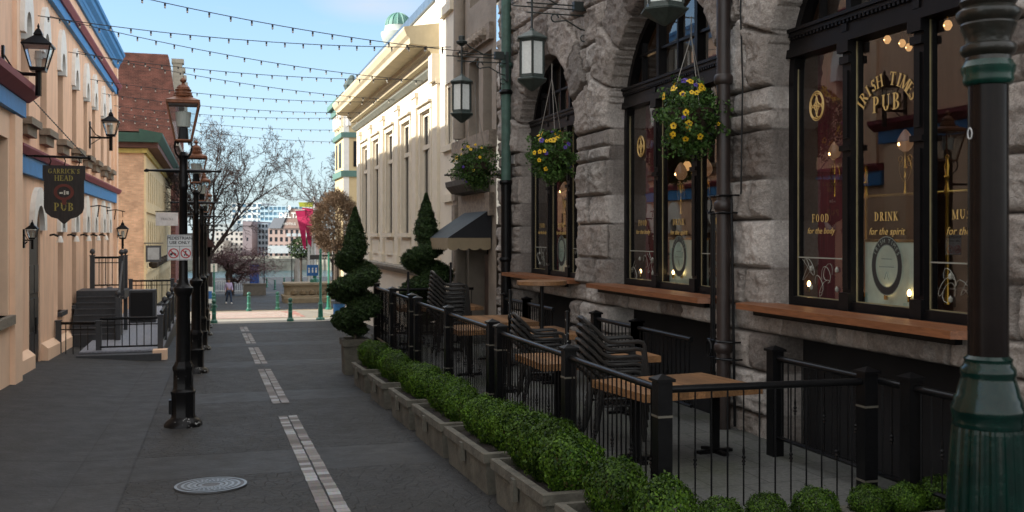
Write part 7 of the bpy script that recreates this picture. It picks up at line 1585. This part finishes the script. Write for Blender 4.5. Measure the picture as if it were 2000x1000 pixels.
# low wall, plaza rail, kiosk etc
for (x0, x1, y_, D, h, c_, lb) in ((475, 520, 572, 84, .9, '6A6258', 'low dark stone wall right of the gnarled tree'), (640, 700, 560, 84, 1.1, '80766A', 'low pale wall behind the sign posts')):
    a, b = onD(x0, y_, D), onD(x1, y_, D); m = MB(); z = ground(a.x, a.y); m.box((a.x, a.y, z-.1), (b.x, a.y+.5, z+h)); m.box((a.x-.05, a.y-.05, z+h), (b.x+.05, a.y+.55, z+h+.1)); tag(m.build('low_wall', M('low_wall_'+c_, srgb(c_), .9)), lb, 'low wall')
a, b = onD(398, 560, 95), onD(478, 560, 95); t = thing('plaza_railing', (a.x, a.y, ground(a.x, a.y)), 'thin pale metal railing behind the gnarled tree', 'railing'); m = MB(); z = ground(a.x, a.y)
m.tube([(a.x, a.y, z+1.1), (b.x, b.y, z+1.1)], .03, 4); m.tube([(a.x, a.y, z+.15), (b.x, b.y, z+.15)], .03, 4); m.build('rails', wpole, t); m = MB()
for k in range(24): p = a.lerp(b, k/23); m.tube([(p.x, p.y, z), (p.x, p.y, z+1.1)], .02, 4)
m.build('bars', wpole, t)
p = onD(497, 545, 100); t = thing('information_panel', (p.x, p.y, ground(p.x, p.y)), 'upright blue information panel by the water', 'panel'); m = MB(); m.bx((0, 0, 1.3), (.9, .15, 2.6)); m.build('panel', M('deep_blue_panel', srgb('2A4A8A'), .5), t, world=False)
m = MB(); m.bx((0, 0, 2.65), (1.0, .2, .1)); m.build('cap', greyp, t, world=False)
p = onD(402, 470, 72); t = thing('kiosk', (p.x-.6, p.y, ground(p.x, p.y)), 'dark brown kiosk with a sloping roof half hidden behind the lamps', 'kiosk'); z = p.z-ground(p.x, p.y)
m = MB(); m.box((-1.2, 0, 0), (-.9, .3, 4)); m.box((.6, 0, 0), (.9, .3, 4)); m.box((-1.2, 0, 3.2), (1.0, 2, 4.0)); m.build('frame', M('kiosk_brown', srgb('2E2220'), .7), t, world=False)
m = MB(); m.prism([(-1.6, 3.9), (1.3, 3.9), (.6, 4.9), (-1.2, 4.9)], 'Y', -.3, 2.3); m.build('roof', M('kiosk_roof', srgb('3A201C'), .8), t, world=False)
for x, y, D, lb in ((570, 500, 105, 'distant black globe lamp standing at the water'), (651, 515, 90, 'distant globe lamp behind the sign posts'), (516, 520, 100, 'thin distant lamp post right of the gnarled tree')):
    p = onD(x, y, D); gz = ground(p.x, p.y); t = thing('globe_street_lamp', (p.x, p.y, gz), lb, 'street lamp'); h = p.z-gz+1
    m = MB(); m.lathe([(.14, 0), (.1, .3), (.05, .5), (.05, h)], 8); m.tube([(-.35, 0, h-.2), (.35, 0, h-.2)], .03, 4); m.build('pole', black, t, world=False)
    m = MB(); 
    for dx, dz in ((-.35, 0), (.35, 0), (0, .35)): m.lathe([(.02, -.15), (.14, -.05), (.15, .05), (.03, .17)], 8, (dx, 0, h+dz))
    m.build('globes', frost, t, world=False)
# ------------------------------------------------------------------ far bank
def far_block(x0, x1, y0, D, h_base, col, label, rows, cols, depth=20, name='far_building', win=(.5, .5), wm=None, extra=None, wcol='2E3A44', cat='building'):
    a, b = onD(x0, y0, D), onD(x1, y0, D); zt = a.z; z0 = -3.6; t = thing(name, ((a.x+b.x)/2, a.y, z0), label, cat)
    d = (b-a); L = math.hypot(d.x, d.y); ux = Vector((d.x/L, d.y/L, 0)); nn_ = Vector((-ux.y, ux.x, 0)); nn_ = nn_ if nn_.y > 0 else -nn_
    P = lambda u, z, w: tuple(Vector((a.x, a.y, 0))+ux*u+nn_*w+Vector((0, 0, z)))
    ops = []; hh = (zt-z0)/rows; ww = L/cols
    for r_ in range(rows):
        for c_ in range(cols): ops.append((c_*ww+ww*(1-win[0])/2, c_*ww+ww*(1+win[0])/2, z0+r_*hh+hh*(1-win[1])/2, z0+r_*hh+hh*(1+win[1])/2, False))
    m = MB(); back = []; wall_open(m, 0, L, z0, zt, ops, P, .4, back)
    for u in (0, L): m.quad(P(u, z0, 0), P(u, z0, depth), P(u, zt, depth), P(u, zt, 0))
    m.build('wall', M('far_wall_'+col, srgb(col), .85, var=.06, scale=.3), t)
    m = MB(); m.quad(P(0, zt, 0), P(L, zt, 0), P(L, zt, depth), P(0, zt, depth)); m.build('roof', M('far_roof', srgb('6A6E72'), .9), t)
    wmx = M('far_glass_'+wcol, srgb(wcol), .15, var=.4, scale=.15)
    for q in back: mm = MB(); mm.quad(*[P(u, z, .38) for u, z in q]); mm.build('window', wmx, t)
    return t, P, L, z0, zt, ux, nn_
far_block(392, 436, 470, 262, 0, 'A8A49C', 'pale low apartment block at the far left of the opposite bank', 4, 6)
far_block(400, 456, 437, 300, 0, '9EA6A8', 'grey white apartment block rising behind the pale low one', 7, 6)
far_block(420, 476, 452, 268, 0, 'B4B0AA', 'white apartment block with small square windows left of the narrow grey tower', 5, 6)
far_block(474, 492, 432, 266, 0, '7E7478', 'narrow mauve grey tower block with hardly any windows', 1, 1, win=(.2, .1))
far_block(490, 524, 436, 272, 0, '8A98A4', 'blue grey glazed block between the narrow tower and the brick hotel', 6, 5, win=(.7, .6))
far_block(452, 512, 396, 340, 0, 'C4CACC', 'tall white block with glass balconies at the back of the opposite bank', 9, 6, win=(.7, .55), wcol='5E86A0')
far_block(508, 600, 402, 335, 0, 'A8C0CC', 'long pale blue glass apartment block behind the brick hotel', 9, 11, win=(.8, .6), wcol='6E9AB4')
t, P, L, z0, zt, ux, nn_ = far_block(524, 616, 446, 260, 0, 'A8928A', 'pinkish brick hotel with a steep gable and white lettering on the opposite bank', 4, 9, name='hotel_across_water', win=(.55, .6))
k_ = 260/1944.4; g0, g1 = (553-524)*k_, (603-524)*k_; gz = 2.5+(458-408)*k_
m = MB(); a_ = [P(g0, zt, -.3), P(g1, zt, -.3), P((g0+g1)/2+3.2, gz, -.3), P((g0+g1)/2-1.2, gz, -.3)]; b_ = [P(g0, zt, 14), P(g1, zt, 14), P((g0+g1)/2+3.2, gz, 14), P((g0+g1)/2-1.2, gz, 14)]
m.add(a_+b_, [(0, 1, 2, 3), (7, 6, 5, 4), (1, 2, 6, 5)]); m.build('gable', M('gable_brick', srgb('8E766C'), .85), t)
m = MB(); m.add([P(g0-.5, zt, -.5), P((g0+g1)/2-1.4, gz+.3, -.5), P((g0+g1)/2-1.4, gz+.3, 14), P(g0-.5, zt, 14)], [(0, 1, 2, 3)]); m.add([P(0, zt, -.3), P(g0, zt, -.3), P(g0, zt+2.8, 6), P(0, zt+2.8, 6)], [(0, 1, 2, 3)]); m.build('slate_roof', M('far_slate', srgb('565A60'), .8), t)
c = P((566-524)*k_, 2.5+(458-421)*k_, -.4); cc = Vector(c); text_mesh('lettering', 'DELTA', 1.9, lambda u, v, w_: cc+ux*u+Vector((0, 0, v))-nn_*w_, white, t, bold=.05)
text_mesh('lettering', 'HOTELS', .9, lambda u, v, w_: cc+ux*u+Vector((0, 0, v-2.2))-nn_*w_, white, t)
m = MB(); cc2 = cc+Vector((0, 0, 2.6)); m.add([cc2+ux*.45*math.cos(k*.6)-nn_*.1+Vector((0, 0, -.6+.65*math.sin(k*.6))) for k in range(10)], [tuple(range(10))]); m.build('emblem', white, t)
m = MB(); 
for k in range(4): u = (560-524+k*11)*k_; m.add([P(u, z0+5.6, -.2), P(u+.9*1.2, z0+5.6, -.2), P(u+1.1, z0+6.4, -.2), P(u, z0+6.4, -.2)], [(0, 1, 2, 3)])
m.add([P(0, z0+1.2, -.6), P(L, z0+1.2, -.6), P(L, z0+3.2, -.6), P(0, z0+3.2, -.6)], [(0, 1, 2, 3)]); m.build('terrace_band', M('far_pale', srgb('A8B0B4'), .7), t)
# low hedge and sea wall of the far bank
m = MB(); a, b = onD(380, 525, 256), onD(760, 525, 256)
rngb = random.Random(2)
for k in range(90):
    x = a.x+(b.x-a.x)*k/90; y = a.y+(b.y-a.y)*k/90; m.lathe([(2.0, -6.8), (1.9, -5), (1.2+rngb.random()*.5, -3.6+rngb.random()*.6), (.1, -3.0)], 6, (x, y, 0), rot=rngb.random())
struct('shore_rocks', m, M('shore_rock', srgb('7C7A70'), .95, var=.4, scale=.6), 'rocky embankment on the far side of the water')
# fallen specks of blossom on the lane
